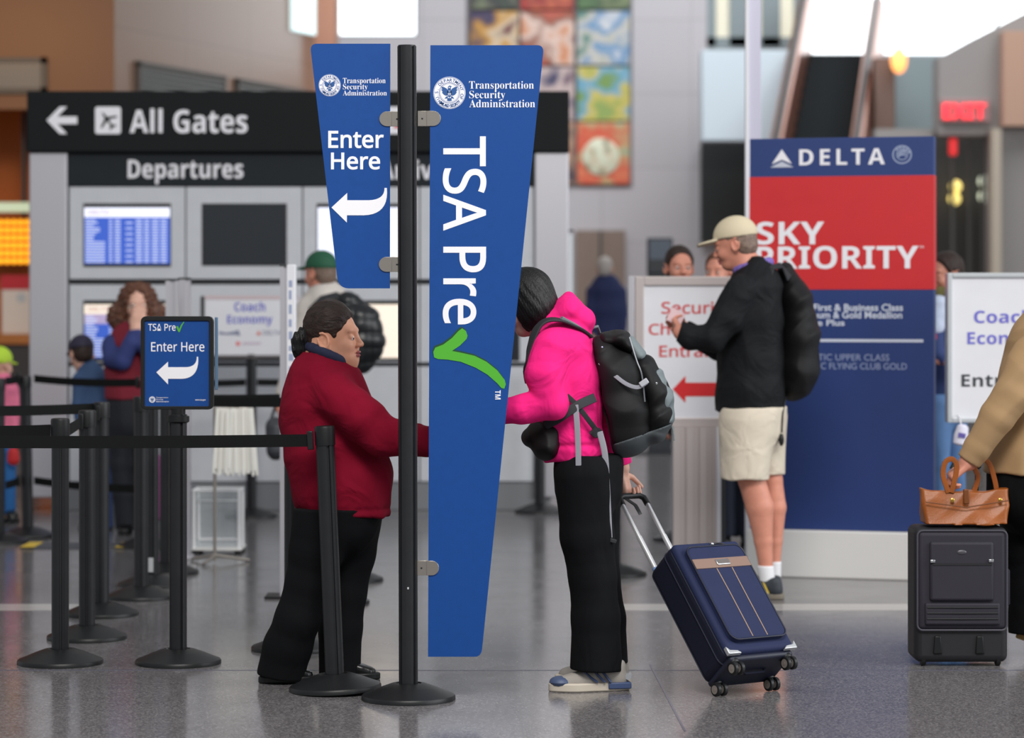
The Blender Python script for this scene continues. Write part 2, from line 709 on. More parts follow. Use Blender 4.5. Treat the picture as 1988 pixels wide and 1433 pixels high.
glow = mat('daylight_pane', (246, 252, 255), 0.3, emit=2.6)
reflect_m = mat('reflection_glow', (214, 238, 240), 0.3, emit=0.9)
frame_m = mat('window_frame_metal', (120, 132, 136), 0.4, metal=0.4)


def window(n, x0, y0, x1, y1, Y, cols, rows, pane, label, fr=0.06):
    a, b = P(x0, y1, Y), P(x1, y0, Y)
    w = MB().box((a.x, Y + 0.12, a.z), (b.x, Y + 0.16, b.z)).build('window_%d' % n, pane, smooth=0)
    structure(w, label)
    f = MB()
    for i in range(cols + 1):
        x = a.x + (b.x - a.x) * i / cols
        f.box((x - fr / 2, Y + 0.02, a.z), (x + fr / 2, Y + 0.11, b.z))
    for j in range(rows + 1):
        z = a.z + (b.z - a.z) * j / rows
        f.box((a.x, Y + 0.02, z - fr / 2), (b.x, Y + 0.11, z + fr / 2))
    f.build('window_frame', frame_m, w, smooth=0)


window(1, 655, -420, 810, 71, WB, 1, 2, glow, 'bright daylit window high in the far wall')
window(2, 1560, -520, 2500, 108, WB + 0.1, 5, 3, glow, 'wide bright window above the escalator', 0.05)
cream = mat('cream_pane', (226, 222, 200), 0.3, emit=0.35)
window(3, 1372, -520, 1560, 90, WB, 3, 2, cream, 'pale window band above the white balcony front', 0.30)

# balcony and the recess under it
mb = MB()
wpx(mb, 1362, 97, 1548, 274, 42.0, 0.5)
structure(mb.build('wall_balcony', mat('white_panel', (204, 220, 230), 0.35), bevel=0.02), 'white balcony front beside the escalator')
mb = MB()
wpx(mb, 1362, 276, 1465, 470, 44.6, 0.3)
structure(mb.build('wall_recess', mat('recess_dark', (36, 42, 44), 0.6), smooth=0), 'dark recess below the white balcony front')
mb = MB()
wpx(mb, 1118, 447, 1214, GB, 44.8, 0.2)
d1 = structure(mb.build('door_1', mat('brown_door', (140, 122, 110), 0.45, var=0.05), smooth=0), 'brown double door in the far wall')
mb = MB()
a, b = P(1164, GB, 44.78), P(1168, 447, 44.78)
mb.box((a.x, 44.76, a.z), (b.x, 44.80, b.z))
mb.build('door_gap', M['dark_grey'], d1, smooth=0)
hb = MB()
for sx in (1156, 1176):
    a, b = P(sx - 1.5, 640, 44.7), P(sx + 1.5, 600, 44.7)
    hb.box((a.x, 44.70, a.z), (b.x, 44.80, b.z))
hb.build('door_handle', M['steel'], d1, smooth=0)

# left: brown stone wall over a shop front, and the wall that runs back from its corner
YF = 27.6
brown = panel_material('brown_cladding', (122, 82, 56), 1.9, 1.6, 0.9, 0.4, 0.03)
rose = panel_material('rose_stone', (138, 110, 94), 1.6, 1.4, 0.9, 0.22, 0.05)
xe = (222 - CX) / F * YF
za = P(0, 212, YF).z
structure(MB().box((-16, YF, za), (xe, YF + 0.35, 12)).build('wall_left', brown, smooth=0), 'brown clad wall over the shop front')
dx, dy = 0.3525, 1.0
L = math.hypot(dx, dy)
xs = lambda Y: xe + dx * (Y - YF)
YE = 32.3
sw = MB()
ang = math.atan2(dy, dx)
R = Matrix.Translation((xe, YF, 0)) @ Matrix.Rotation(ang, 4, 'Z')
LL = (YE - YF) * L
sw.box((0, 0, 0), (LL, 0.3, 12))
o = sw.build('wall_side', rose, smooth=0)
o.matrix_world = R
structure(o, 'rose stone wall running back into the hall')
mb = MB()
a = P(600, 0, YE)
b = P(652, 0, YE)
mb.box((a.x, YE + 0.02, 0), (b.x, YE + 0.62, 12))
structure(mb.build('column', mat('copper_column', (176, 128, 108), 0.28, metal=0.5), bevel=0.03), 'copper clad column at the end of the rose wall')
# shop behind the opening
orange = panel_material('orange_wall', (214, 112, 30), 2.2, 2.4, 0.8, 0.5)
structure(MB().box((-16, 29.6, 0), (xe - 0.02, 29.9, za + 0.6)).build('wall_shop', orange, smooth=0), 'orange back wall of the shop')
structure(MB().box((-16, YF + 0.36, za + 0.3), (xe - 0.02, 29.6, za + 0.5)).build('ceiling', mat('shop_ceiling', (190, 150, 110), 0.7), smooth=0), 'low ceiling of the shop')


def vent(x0, x1, zt, zb, Mx, label, n=9):
    t = thing('wall_vent', (0, 0, 0), label, 'vent')
    f = MB()
    w = 0.06
    f.box((x0, -0.05, zb), (x0 + w, 0, zt)).box((x1 - w, -0.05, zb), (x1, 0, zt)).box((x0, -0.05, zt - w), (x1, 0, zt)).box((x0, -0.05, zb), (x1, 0, zb + w))
    f.build('frame', mat('vent_frame', (92, 88, 84), 0.5, metal=0.3), t, smooth=0)
    MB().box((x0 + w, -0.012, zb + w), (x1 - w, 0, zt - w)).build('backing', M['dark_grey'], t, smooth=0)
    s = MB()
    for k in range(n):
        z = zb + w + (zt - zb - 2 * w) * (k + 0.5) / n
        s.box((x0 + w, -0.045, z - 0.018), (x1 - w, -0.01, z + 0.012))
    s.build('louver', mat('vent_louver', (126, 126, 124), 0.45, metal=0.3), t, smooth=0)
    t.matrix_world = Mx
    return t


s_of = lambda px: ((px - CX) / F * YF - xe) / 1.0
xa, xb = (-70 - CX) / F * YF, (92 - CX) / F * YF
vent(xa, xb, P(0, 112, YF).z, P(0, 182, YF).z, Matrix.Translation((0, YF, 0)), 'grey louvred vent in the brown wall above the shop')


def side_s(px):
    """distance along the side wall that shows at column px"""
    k = (px - CX) / F
    Y = (xe - dx * YF) / (k - dx)
    return (Y - YF) * L


zt = 3.895
vent(side_s(262), side_s(432), zt, zt - 0.62, R, 'blue-grey louvred vent on the rose wall nearer the brown corner')
vent(side_s(455), side_s(594), zt, zt - 0.62, R, 'blue-grey louvred vent on the rose wall nearer the copper column')
pn = MB().box((side_s(563), -0.05, P(0, 62, 31.8).z), (side_s(606), 0, 9))  # bright reflection on the rose wall, made as a glowing strip
o = pn.build('window_4', reflect_m, smooth=0)
o.matrix_world = R
structure(o, 'narrow glowing strip standing in for a reflection on the rose wall')

# right: the grey block with an exit sign and a dark doorway
YR = 36.0
greyr = mat('grey_plaster', (142, 138, 136), 0.6, var=0.04, vscale=0.5)
GR = 575 + F * H / YR
mb = MB()
pts = [(1822, 112), (1880, 80), (1990, 24), (2400, -200), (2400, GR), (1926, GR), (1926, 262), (1822, 262)]
mb.prism([(P(x, y, YR).x, P(x, y, YR).z) for x, y in pts], YR, YR + 0.5)
wpx(mb, 1700, 250, 1812, GR, YR + 0.2, 0.3)
structure(mb.build('wall_right', greyr, smooth=0), 'grey wall block with a dark doorway beyond the banner')
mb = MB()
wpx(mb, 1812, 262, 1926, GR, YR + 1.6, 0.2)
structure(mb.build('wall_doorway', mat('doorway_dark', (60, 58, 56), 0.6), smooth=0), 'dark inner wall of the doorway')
mb = MB()
wpx(mb, 1926, 250, 1944, GR, YR - 0.25, 0.24)
structure(mb.build('trim_5', mat('cream_trim', (176, 164, 148), 0.5), smooth=0), 'cream jamb beside the dark doorway')
mb = MB()
wpx(mb, 1948, 60, 2250, 244, YR - 0.3, 0.29)
structure(mb.build('trim_6', mat('tan_panel', (178, 142, 122), 0.5), smooth=0), 'tan panel on the grey wall block')
mb = MB()
for x in (1846, 1878, 1905):
    wpx(mb, x, 262, x + 7, GR, YR + 0.9, 0.06)
structure(mb.build('door_2', mat('door_mullion', (96, 94, 92), 0.5, metal=0.3), smooth=0), 'slim metal door bars inside the dark doorway')

red_led = mat('red_led', (255, 40, 56), 0.4, emit=1.6)
t = thing('exit_sign', P(1872, 216, YR - 0.02), 'red lit exit sign on the grey wall above the dark doorway', 'sign')
o3 = t.location
a, b = P(1824, 238, YR), P(1920, 194, YR)
MB().box((a.x - o3.x, -0.08, a.z - o3.z), (b.x - o3.x, 0.018, b.z - o3.z)).build('housing', mat('exit_housing', (150, 120, 120), 0.5), t, bevel=0.01)
text('EXIT', (1830, 201, 1914, 231), YR - 0.13, t, red_led, 'bold', thick=0.02)
t2 = thing('warning_lamp', P(1850, 272, YR + 0.3), 'small red lamp hanging at the top of the dark doorway', 'lamp')
MB().box((-0.05, -0.05, -0.20), (0.05, 0.05, 0.02)).build('lens', mat('red_lens', (230, 40, 44), 0.4, emit=0.7), t2, bevel=0.02)
MB().tube([(0, 0, 0.02), (0, 0, 0.16)], 0.012).build('stem', M['dark_grey'], t2)
bulb_w = mat('warm_bulb', (252, 226, 130), 0.4, emit=1.3)
bulb_c = mat('cool_bulb', (228, 236, 214), 0.4, emit=0.9)
for k, (px, py, m_, lab) in enumerate(((1855, 362, bulb_w, 'yellow round ceiling lamp in the dark doorway, upper of two'), (1853, 386, bulb_w, 'yellow round lamp in the dark doorway, lower of two'),
                                       (1911, 352, bulb_c, 'pale greenish lamp in the dark doorway, upper of two'), (1911, 381, bulb_c, 'pale greenish lamp in the dark doorway, lower of two'))):
    c = P(px, py, YR + 1.35)
    t = thing('wall_lamp', c, lab, 'lamp')
    MB().ball((0, 0, 0), 0.085).build('globe', m_, t)
    MB().tube([(0, 0.04, 0), (0, 0.26, 0)], 0.02).build('arm', M['dark_grey'], t)

# ------------------------------------------------------------------ mural of picture tiles


def tile_material(i, cols, scale):
    m = bpy.data.materials.new('mural_paint')
    m.use_nodes = True
    nt = m.node_tree
    b = nt.nodes['Principled BSDF']
    tc = nt.nodes.new('ShaderNodeTexCoord')
    n = nt.nodes.new('ShaderNodeTexNoise')
    n.noise_dimensions = '4D'
    n.inputs['W'].default_value = i * 3.7
    n.inputs['Scale'].default_value = scale
    n.inputs['Detail'].default_value = 1.5
    nt.links.new(tc.outputs['Object'], n.inputs['Vector'])
    r = nt.nodes.new('ShaderNodeValToRGB')
    e = r.color_ramp.elements
    e[0].position, e[0].color = 0.33, lin(cols[0])
    e[1].position, e[1].color = 0.66, lin(cols[-1])
    for k in range(1, len(cols) - 1):
        x = e.new(0.33 + 0.33 * k / (len(cols) - 1))
        x.color = lin(cols[k])
    nt.links.new(n.outputs[0], r.inputs[0])
    nt.links.new(r.outputs[0], b.inputs['Base Color'])
    b.inputs['Roughness'].default_value = 0.4
    return m


mu = thing('picture_mural', P(1066, 360, WB - 0.1), 'mural of colourful painted tiles on the grey far wall', 'mural')
o3 = mu.location
cols = {(0, 0): [(60, 86, 60), (40, 40, 50), (120, 130, 100)], (1, 0): [(196, 56, 40), (150, 40, 36), (220, 110, 70)], (2, 0): [(80, 120, 70), (60, 90, 60), (150, 160, 110)],
        (0, 1): [(104, 34, 44), (226, 206, 176), (206, 150, 50), (60, 50, 90)], (1, 1): [(220, 150, 110), (236, 212, 200), (150, 84, 60), (200, 90, 70)],
        (2, 1): [(224, 226, 228), (96, 150, 196), (208, 206, 196), (90, 140, 130)], (0, 2): [(80, 60, 80), (200, 180, 170), (120, 80, 60)],
        (1, 2): [(90, 60, 90), (222, 200, 196), (60, 60, 100)], (2, 2): [(150, 176, 90), (216, 200, 96), (110, 176, 210), (120, 160, 80)],
        (2, 3): [(236, 130, 90), (226, 90, 60), (206, 180, 130), (120, 190, 170)], (1, 3): [(140, 90, 80), (200, 160, 130), (80, 60, 70)], (0, 3): [(120, 110, 90), (180, 160, 120), (90, 70, 70)]}
cx_ = ((913, 1006), (1011, 1114), (1120, 1222))
ry_ = ((-95, 19), (23, 127), (131, 235), (238, 358))
for (c, r), cc in cols.items():
    a, b = P(cx_[c][0], ry_[r][1], WB), P(cx_[c][1], ry_[r][0], WB)
    MB().box((a.x - o3.x, 0.0, a.z - o3.z), (b.x - o3.x, 0.095, b.z - o3.z)).build('mural_tile', tile_material(c * 5 + r, cc, 2.6), mu, bevel=0.01)
    if (c, r) == (2, 3):
        m_ = Matrix.Translation((P(1166, 300, WB).x - o3.x, 0.0, P(1166, 305, WB).z - o3.z)) @ Matrix.Rotation(math.pi / 2, 4, 'X')
        dsk = MB().lathe([(0.30, 0.0), (0.30, 0.03), (0.27, 0.045)], 32, m_)
        dsk.build('mural_disc', tile_material(77, [(240, 240, 214), (226, 236, 210), (236, 220, 190), (96, 130, 96)], 4.5), mu)
MB().box((P(905, 0, WB).x - o3.x, 0.096, P(0, 365, WB).z - o3.z), (P(1228, 0, WB).x - o3.x, 0.099, P(0, -100, WB).z - o3.z)).build('backing_board', mat('mural_backing', (120, 116, 122), 0.5), mu, smooth=0)

# ------------------------------------------------------------------ escalator
es = thing('escalator', P(1618, GB, 36.5).xy.to_3d(), 'dark stepped escalator with copper balustrades rising to the bright window', 'escalator')
o3 = es.location
Yb, Yt = 34.5, 43.6
zt_ = P(0, 108, 43.6).z
xl0, xr0 = P(1545, 0, 38).x, P(1672, 0, 38).x
st = MB()
ns = 27
SK = 0.2
xt0, xt1 = P(1575, 0, Yt).x, P(1690, 0, Yt).x
for k in range(ns):
    ya = Yb + (Yt - Yb) * k / ns
    sx_ = -SK * (Yt - ya)
    st.box((xt0 - o3.x + sx_, ya - o3.y, 0.0), (xt1 - o3.x + sx_, ya + (Yt - Yb) / ns + 0.01 - o3.y, zt_ * (k + 1) / ns))
st.build('step_flight', mat('escalator_steps', (30, 36, 39), 0.6, spec=0.2, bump=0.1, bscale=30), es, smooth=0)
cop = mat('copper_cladding', (176, 122, 104), 0.3, metal=0.5)
for nm, x in (('balustrade', xt0 - 0.20), ('balustrade', xt1 + 0.01)):
    b_ = MB()
    poly = [(Yb - 0.6, 0), (Yb - 0.6, 0.9), (Yb, 0.9), (Yt, zt_ + 0.9), (Yt + 0.4, zt_ + 0.9), (Yt + 0.4, 0)]
    vs = [(x - SK * (Yt - y) - o3.x, y - o3.y, z) for y, z in poly] + [(x - SK * (Yt - y) - o3.x + 0.18, y - o3.y, z) for y, z in poly]
    n = len(poly)
    b_.add(vs, [tuple(range(n)), tuple(range(2 * n - 1, n - 1, -1))] + [(i, i + n, (i + 1) % n + n, (i + 1) % n) for i in range(n)])
    bo = b_.build(nm, cop, es, bevel=0.02)
    hr = [(Yb - 0.65, 0.93), (Yb, 0.93), (Yt, zt_ + 0.93), (Yt + 0.4, zt_ + 0.93)]
    MB().tube([(x - SK * (Yt - y) - o3.x + 0.09, y - o3.y, z) for y, z in hr], 0.05).build('handrail', M['black_plastic'], bo)
mb = MB()
wpx(mb, 1698, 112, 1736, GB - 30, 41.0, 0.4)
structure(mb.build('wall_pier', mat('brown_pier', (116, 92, 82), 0.4), smooth=0), 'narrow brown pier beside the escalator')
mb = MB()
wpx(mb, 1738, 110, 1830, GB, 42.5, 0.4)
structure(mb.build('wall_teal', mat('teal_panel', (134, 150, 154), 0.4), smooth=0), 'grey-green wall panel beside the escalator')
c = P(1745, 118, 40.6)
t = thing('wall_lamp', c, 'glowing orange lamp high on the brown pier beside the escalator', 'lamp')
MB().ball((0, 0, 0), (0.12, 0.09, 0.19)).build('globe', mat('orange_glow', (255, 168, 96), 0.4, emit=1.7), t)
MB().box((-0.05, 0.06, -0.08), (0.05, 0.4, 0.02)).build('bracket', M['dark_grey'], t)

# ------------------------------------------------------------------ belt barrier posts
POST = [(0.036 * math.cos(math.radians(a)) * s, 0.036 * math.sin(math.radians(a)) * s) for a0 in (0, 90, 180, 270)
        for a, s in ((a0 - 9, 1.0), (a0 - 7.5, 0.80), (a0 + 7.5, 0.80), (a0 + 9, 1.0), (a0 + 22, 1.0), (a0 + 36, 1.0), (a0 + 54, 1.0), (a0 + 68, 1.0))]
HB = 1.018
base_me = MB().lathe([(0.178, 0.0), (0.178, 0.012), (0.174, 0.018), (0.150, 0.027), (0.105, 0.046), (0.066, 0.060), (0.050, 0.062), (0.046, 0.058)], 48)
base_src = base_me.build('base', M['black_plastic'], None, smooth=35)
post_src = MB().column(POST, 0.055, HB - 0.012).build('post', M['black_metal'], None, smooth=20)
cap_src = MB().lathe([(0.039, HB - 0.075), (0.0395, HB - 0.01), (0.037, HB - 0.002), (0.030, HB)], 32).build('cap', M['black_plastic'], None, smooth=35)
for s_ in (base_src, post_src, cap_src):
    COL.objects.unlink(s_)


def stanchion(px, Y, label, lean=0.0, spin=0.0, group='belt barrier posts'):
    t = thing('stanchion', ((px - CX) / F * Y, Y, 0), label, 'stanchion', group)
    for s_ in (base_src, post_src, cap_src):
        c = s_.copy()
        COL.objects.link(c)
        c.parent = t
        c.rotation_euler.z = spin
    if lean:
        t.rotation_euler = (0, lean, 0)
        t.location.z += 0.178 * abs(math.sin(lean))
    return t


def belt(t, p, q, sag=0.01, w=0.048, clip=True):
    """webbing from point p to q (world), a part of the post it runs out of"""
    inv = (Matrix.Translation(t.location) @ t.rotation_euler.to_matrix().to_4x4()).inverted()
    o3 = Vector((0, 0, 0))
    p, q = inv @ Vector(p), inv @ Vector(q)
    d = (q - p)
    n = Vector((d.y, -d.x, 0)).normalized() * 0.0012
    vs, fs = [], []
    m = 12
    for k in range(m + 1):
        u = k / m
        c = p + d * u - o3
        c.z -= sag * 4 * u * (1 - u)
        for sy in (-1, 1):
            for sz in (-1, 1):
                vs.append(c + n * sy + Vector((0, 0, sz * w / 2)))
    for k in range(m):
        a, b = 4 * k, 4 * k + 4
        fs += [(a, a + 1, b + 1, b), (a + 2, b + 2, b + 3, a + 3), (a + 1, a + 3, b + 3, b + 1), (a, b, b + 2, a + 2)]
    fs += [(0, 2, 3, 1), (4 * m, 4 * m + 1, 4 * m + 3, 4 * m + 2)]
    b_ = MB()
    b_.v, b_.f = [tuple(v) for v in vs], fs
    bo = b_.build('belt', M['belt'], t)
    if clip:
        u = d.normalized()
        c = q - o3 - u * 0.012
        e = MB()
        Mx = Matrix.Translation(c) @ Matrix.Rotation(math.atan2(u.y, u.x), 4, 'Z')
        e.box((-0.012, -0.010, -0.036), (0.012, 0.010, 0.036), Mx)
        e.build('belt_clip', M['black_plastic'], bo, bevel=0.003)
    return bo


def top(px, Y, z=0.972):
    return Vector(((px - CX) / F * Y, Y, z))


ZB = 0.968
Y1 = 10.74
lean = math.radians(-2.35)
s1 = stanchion(651, Y1, 'leaning black belt post in front of the woman in the maroon sweater', lean, 0.35)
hd = Vector((s1.location.x + math.sin(lean) * ZB, Y1, ZB))
belt(s1, top(-90, 10.72, ZB - 0.004), hd + Vector((-0.045, 0, 0)), 0.004)
s2 = stanchion(117, 11.55, 'black belt post with the largest base in the row beside the arrow sign post', 0, 0.2)
belt(s2, s2.location + Vector((-0.04, 0, ZB)), top(-80, 11.5, ZB), 0.004)
s3 = stanchion(169, 12.38, 'black belt post second in the row behind the chipped front post', 0, 0.1)
belt(s3, s2.location + Vector((0.03, 0.03, ZB)), s3.location + Vector((-0.02, -0.04, ZB)), 0.002)
s4 = stanchion(197, 13.3, 'black belt post third in the row behind the chipped front post', 0, 0.0)
belt(s4, s3.location + Vector((0.02, 0.04, ZB)), s4.location + Vector((-0.01, -0.04, ZB)), 0.002)
belt(s4, s4.location + Vector((-0.04, 0, ZB + 0.02)), top(-70, 13.0, ZB + 0.02), 0.004)
s6 = stanchion(274, 14.05, 'black belt post behind the arrow sign, in front of its row neighbour', 0, 0.1)
s7 = stanchion(295, 14.65, 'black belt post with a white scuff near its foot behind the arrow sign', 0, 0.3)
s8 = stanchion(323, 15.3, 'slim looking black belt post farthest behind the arrow sign post', 0, 0.3)
MB().box((-0.014, -0.0375, 0.075), (0.012, -0.0362, 0.15)).build('scuff', mat('scuff_white', (190, 192, 196), 0.6), s7, smooth=0)
s9 = stanchion(54, 17.6, 'black twin belt post in front of the grey departure board corner', math.radians(-1), 0.1)
s10 = stanchion(-2, 17.2, 'black belt post half cut off by the picture edge beside the children', 0, 0.1)
sE = stanchion(286, 16.9, 'black belt post standing at the knees of the curly haired woman', 0, 0.1)
for z in (1.0, 0.355):
    belt(s9, s10.location + Vector((0.04, 0.01, z)), s9.location + Vector((-0.055, -0.01, z)), 0.004)
    belt(s9, s9.location + Vector((0.04, 0, z)), sE.location + Vector((-0.05, 0, z)), 0.012)
# posts behind the woman in maroon, seen mostly by their bases
s11 = stanchion(568, 12.0, 'black belt post behind the heel of the woman in maroon', 0, 0.1)
s13 = stanchion(648, 13.8, 'black belt post hidden behind the trousers of the woman in maroon', 0, 0.1)
s14 = stanchion(680, 14.9, 'black belt post farthest behind the woman in maroon', 0, 0.1)
s15 = stanchion(1192, 15.2, 'black belt post behind the legs of the woman in the pink hoodie', 0, 0.1)
s16 = stanchion(1048, 19.6, 'black belt post at the foot of the steel end of the departure board', 0, 0.1)
s17 = stanchion(1322, 17.4, 'black belt post behind the ribbed pillar of the red arrow sign', 0, 0.1)
belt(s13, s6.location + Vector((0.05, 0, 1.0)), s13.location + Vector((-0.05, 0, 1.0)), 0.006)
belt(s14, s7.location + Vector((0.04, 0, 0.985)), s14.location + Vector((-0.04, 0, 0.985)), 0.006)

# ------------------------------------------------------------------ sign post with the two hanging blades
YS = 10.52
ts = thing('security_sign_post', ((793 - CX) / F * YS, YS, 0), 'black sign post carrying the two blue security line blades', 'sign')
o3 = ts.location
c = base_src.copy()
COL.objects.link(c)
c.parent = ts
zt = P(0, 88, YS).z
pm = MB().column(POST, 0.055, zt - 0.004)
pm.column([(0.033 * math.cos(math.radians(a)), 0.033 * math.sin(math.radians(a))) for a in range(0, 360, 15)], zt - 0.006, zt)
p_ = pm.build('post', M['black_metal'], ts, smooth=20)
p_.rotation_euler = (0, math.radians(-0.18), 0.72)
MB().box((-0.003, -0.0375, 0.42), (0.003, -0.0358, 0.428)).build('paint_chip', mat('scuff_white', (190, 192, 196), 0.6), ts, smooth=0)

BL = M['blue_sign']
bl = pxpoly([(834.5, 1275)] + bez((922, 1275), (934, 1275), (936, 1260)) + bez((1054.5, 104), (1056.5, 89), (1044, 88)) + [(835.5, 88)], YS, ts)
bl[0] = (P(831, 1275, YS).x - o3.x, bl[0][1])
big = MB().prism(bl, -0.004, 0.004).build('sign_blade', BL, ts, smooth=0)
sm_ = pxpoly([(757, 560)] + [(757.8, 85)] + bez((615, 85), (603, 85), (603.5, 98)) + bez((655, 540), (658, 559), (676, 560)), YS, ts)
small = MB().prism(sm_, -0.004, 0.004).build('sign_blade', BL, ts, smooth=0)
YT = YS - 0.0042


def onto(child, par):
    child.parent = par
    return child


WI = M['white_ink']
text('Transportation', (910.6, 157.5, 1036.3, 176.5), YT, ts, WI, 'serif', off=-0.006).parent = big
text('Security', (911, 176.2, 980.8, 195), YT, ts, WI, 'serif', off=-0.006).parent = big
text('Administration', (911, 193.5, 1038.8, 208.6), YT, ts, WI, 'serif', off=-0.006).parent = big
text('TSA', (859.5, 264.7, 944.3, 448), YT, ts, WI, 'sans', off=0.012, turn=True).parent = big
text('Pre', (859.5, 479, 943.7, 630), YT, ts, WI, 'sans', off=0.012, turn=True).parent = big
text('TM', (961.2, 757.8, 972, 775.6), YT, ts, WI, 'bold', turn=True).parent = big
text('Transportation', (665.7, 151.2, 748.6, 164.6), YT, ts, WI, 'serif', off=-0.006).parent = small
text('Security', (665.7, 163, 713.8, 176.6), YT, ts, WI, 'serif', off=-0.006).parent = small
text('Administration', (665.7, 175.6, 751, 185.6), YT, ts, WI, 'serif', off=-0.006).parent = small
text('Enter', (637.2, 254, 745, 287.8), YT, ts, WI, 'sans', off=0.022).parent = small
text('Here', (642.5, 296.2, 738, 329.4), YT, ts, WI, 'sans', off=0.022).parent = small
arrow = [(643.6, 403), (674.2, 374.7), (674.2, 388.9)] + bez((716, 388.9), (747, 388), (746.6, 365), 8) + bez((751.2, 365), (756, 417), (706, 418.2), 10) + [(673.8, 418.1), (673.5, 432.3)]
MB().prism(pxpoly(arrow, YS, ts), -0.0055, -0.0041).build('arrow', WI, small, smooth=0)
check = [(897.3, 637.4), (904.7, 642.7), (907.8, 652), (905.7, 658.4), (893, 671), (877.5, 681.4), (894.2, 684.6), (921.4, 690.8), (944.4, 702.3), (965.4, 719), (980, 738), (982, 746.3), (979, 754.7), (973.7, 753.6),
         (965.4, 744.2), (946.5, 727.5), (923.5, 713.9), (894.2, 702.3), (869, 698.2), (850.2, 697.1), (842.9, 694), (841.2, 683.5), (845, 675), (860.7, 668.9), (877.5, 656.3), (890, 642.7)]
MB().prism(pxpoly([(x - 1.5, y - 3.5) for x, y in check], YS, ts), -0.0050, -0.0041).build('check_edge', mat('dark_green_ink', (28, 70, 44), 0.4), big, smooth=0)
MB().prism(pxpoly(check, YS, ts), -0.0062, -0.0050).build('check_mark', M['green_ink'], big, smooth=0)

SEALBLUE = mat('seal_blue', (38, 84, 146), 0.45)


def ring(mb, r0, r1, y, n=48, th=0.0006):
    vs = []
    for r in (r0, r1):
        for yy in (y, y - th):
            for k in range(n):
                a = 2 * math.pi * k / n
                vs.append((r * math.cos(a), yy, r * math.sin(a)))
    fs = []
    for k in range(n):
        k2 = (k + 1) % n
        fs += [(n + k, n + k2, 3 * n + k2, 3 * n + k), (k, 2 * n + k, 2 * n + k2, k2), (2 * n + k, 3 * n + k, 3 * n + k2, 2 * n + k2), (k, k2, n + k2, n + k)]
    return mb.add(vs, fs)


def seal(px, py, rpx, Y, root, parent, letters=True):
    c = P(px, py, Y) - root.location
    s = rpx / F * Y
    Mx = Matrix.Translation((c.x, Y - root.location.y, c.z)) @ Matrix.Diagonal((s, 1, s, 1))
    d = MB()
    n = 48
    d.prism([(math.cos(2 * math.pi * k / n), math.sin(2 * math.pi * k / n)) for k in range(n)], -0.0008, 0, Mx)
    dk = d.build('seal', M['white_ink'], parent, smooth=0)
    b = MB()
    for r0, r1 in ((0.95, 0.975), (0.62, 0.65), (0.56, 0.575)):
        q = MB()
        ring(q, r0, r1, -0.0008)
        b.add([Mx @ Vector(v) for v in q.v], q.f)
    y = (-0.0016, -0.0008)

    def poly(pts):
        b.prism(pts, y[0], y[1], Mx)
    for sx in (-1, 1):
        poly([(sx * x, z) for x, z in ((0.06, 0.10), (0.16, 0.26), (0.34, 0.36), (0.50, 0.38), (0.44, 0.22), (0.50, 0.20), (0.42, 0.06), (0.46, 0.02), (0.34, -0.12), (0.20, -0.18), (0.10, -0.14))])
        poly([(sx * x, z) for x, z in ((0.08, -0.20), (0.22, -0.24), (0.30, -0.38), (0.20, -0.34), (0.12, -0.36))])
    poly([(-0.11, 0.14), (-0.09, 0.38), (0.0, 0.46), (0.12, 0.42), (0.14, 0.36), (0.08, 0.36), (0.10, 0.14)])
    poly([(-0.13, 0.10), (0.13, 0.10), (0.12, -0.16), (0.0, -0.30), (-0.12, -0.16)])
    poly([(-0.10, -0.32), (0.10, -0.32), (0.16, -0.48), (0.0, -0.52), (-0.16, -0.48)])
    b.build('eagle_emblem', SEALBLUE, dk, smooth=0)
    w = MB()
    for x in (-0.07, 0.0, 0.07):
        w.prism([(x - 0.016, 0.0), (x + 0.016, 0.0), (x + 0.014, -0.16), (x - 0.014, -0.16)], -0.0021, -0.0015, Mx)
    w.prism([(-0.06, 0.30), (-0.03, 0.36), (0.03, 0.37), (0.02, 0.30)], -0.0021, -0.0015, Mx)
    w.build('shield_stripe', M['white_ink'], dk, smooth=0)
    if letters:
        L = MB()
        for words_, a0, a1, flip in (('U.S. DEPARTMENT OF', 205, -25, 1), ('HOMELAND SECURITY', 222, 318, -1)):
            for k, ch in enumerate(words_):
                if ch == ' ':
                    continue
                me, v = glyphs(ch, 'plain', 0.012)
                a = math.radians(a0 + (a1 - a0) * k / (len(words_) - 1))
                hgt = 0.20 if ch != '.' else 0.05
                sc = 0.20 / 0.72
                v = v.copy()
                v[:, 0] -= (v[:, 0].min() + v[:, 0].max()) / 2
                v[:, 1] -= 0.36
                up = a if flip > 0 else a + math.pi
                tx, tz = math.cos(up - math.pi / 2), math.sin(up - math.pi / 2)
                ux, uz = math.cos(up), math.sin(up)
                R_ = 0.80
                pts = [(R_ * math.cos(a) + sc * (x * tx + z * ux), -0.0009 - 0.0006 * (yy + 0.5), R_ * math.sin(a) + sc * (x * tz + z * uz)) for x, z, yy in v]
                L.add([Mx @ Vector(p) for p in pts], [tuple(p.vertices) for p in me.polygons])
                bpy.data.meshes.remove(me)
        L.build('seal_lettering', SEALBLUE, dk, smooth=0)


seal(872.5, 180.3, 31.3, YS - 0.004, ts, big)
seal(640, 165.7, 21.3, YS - 0.004, ts, small)


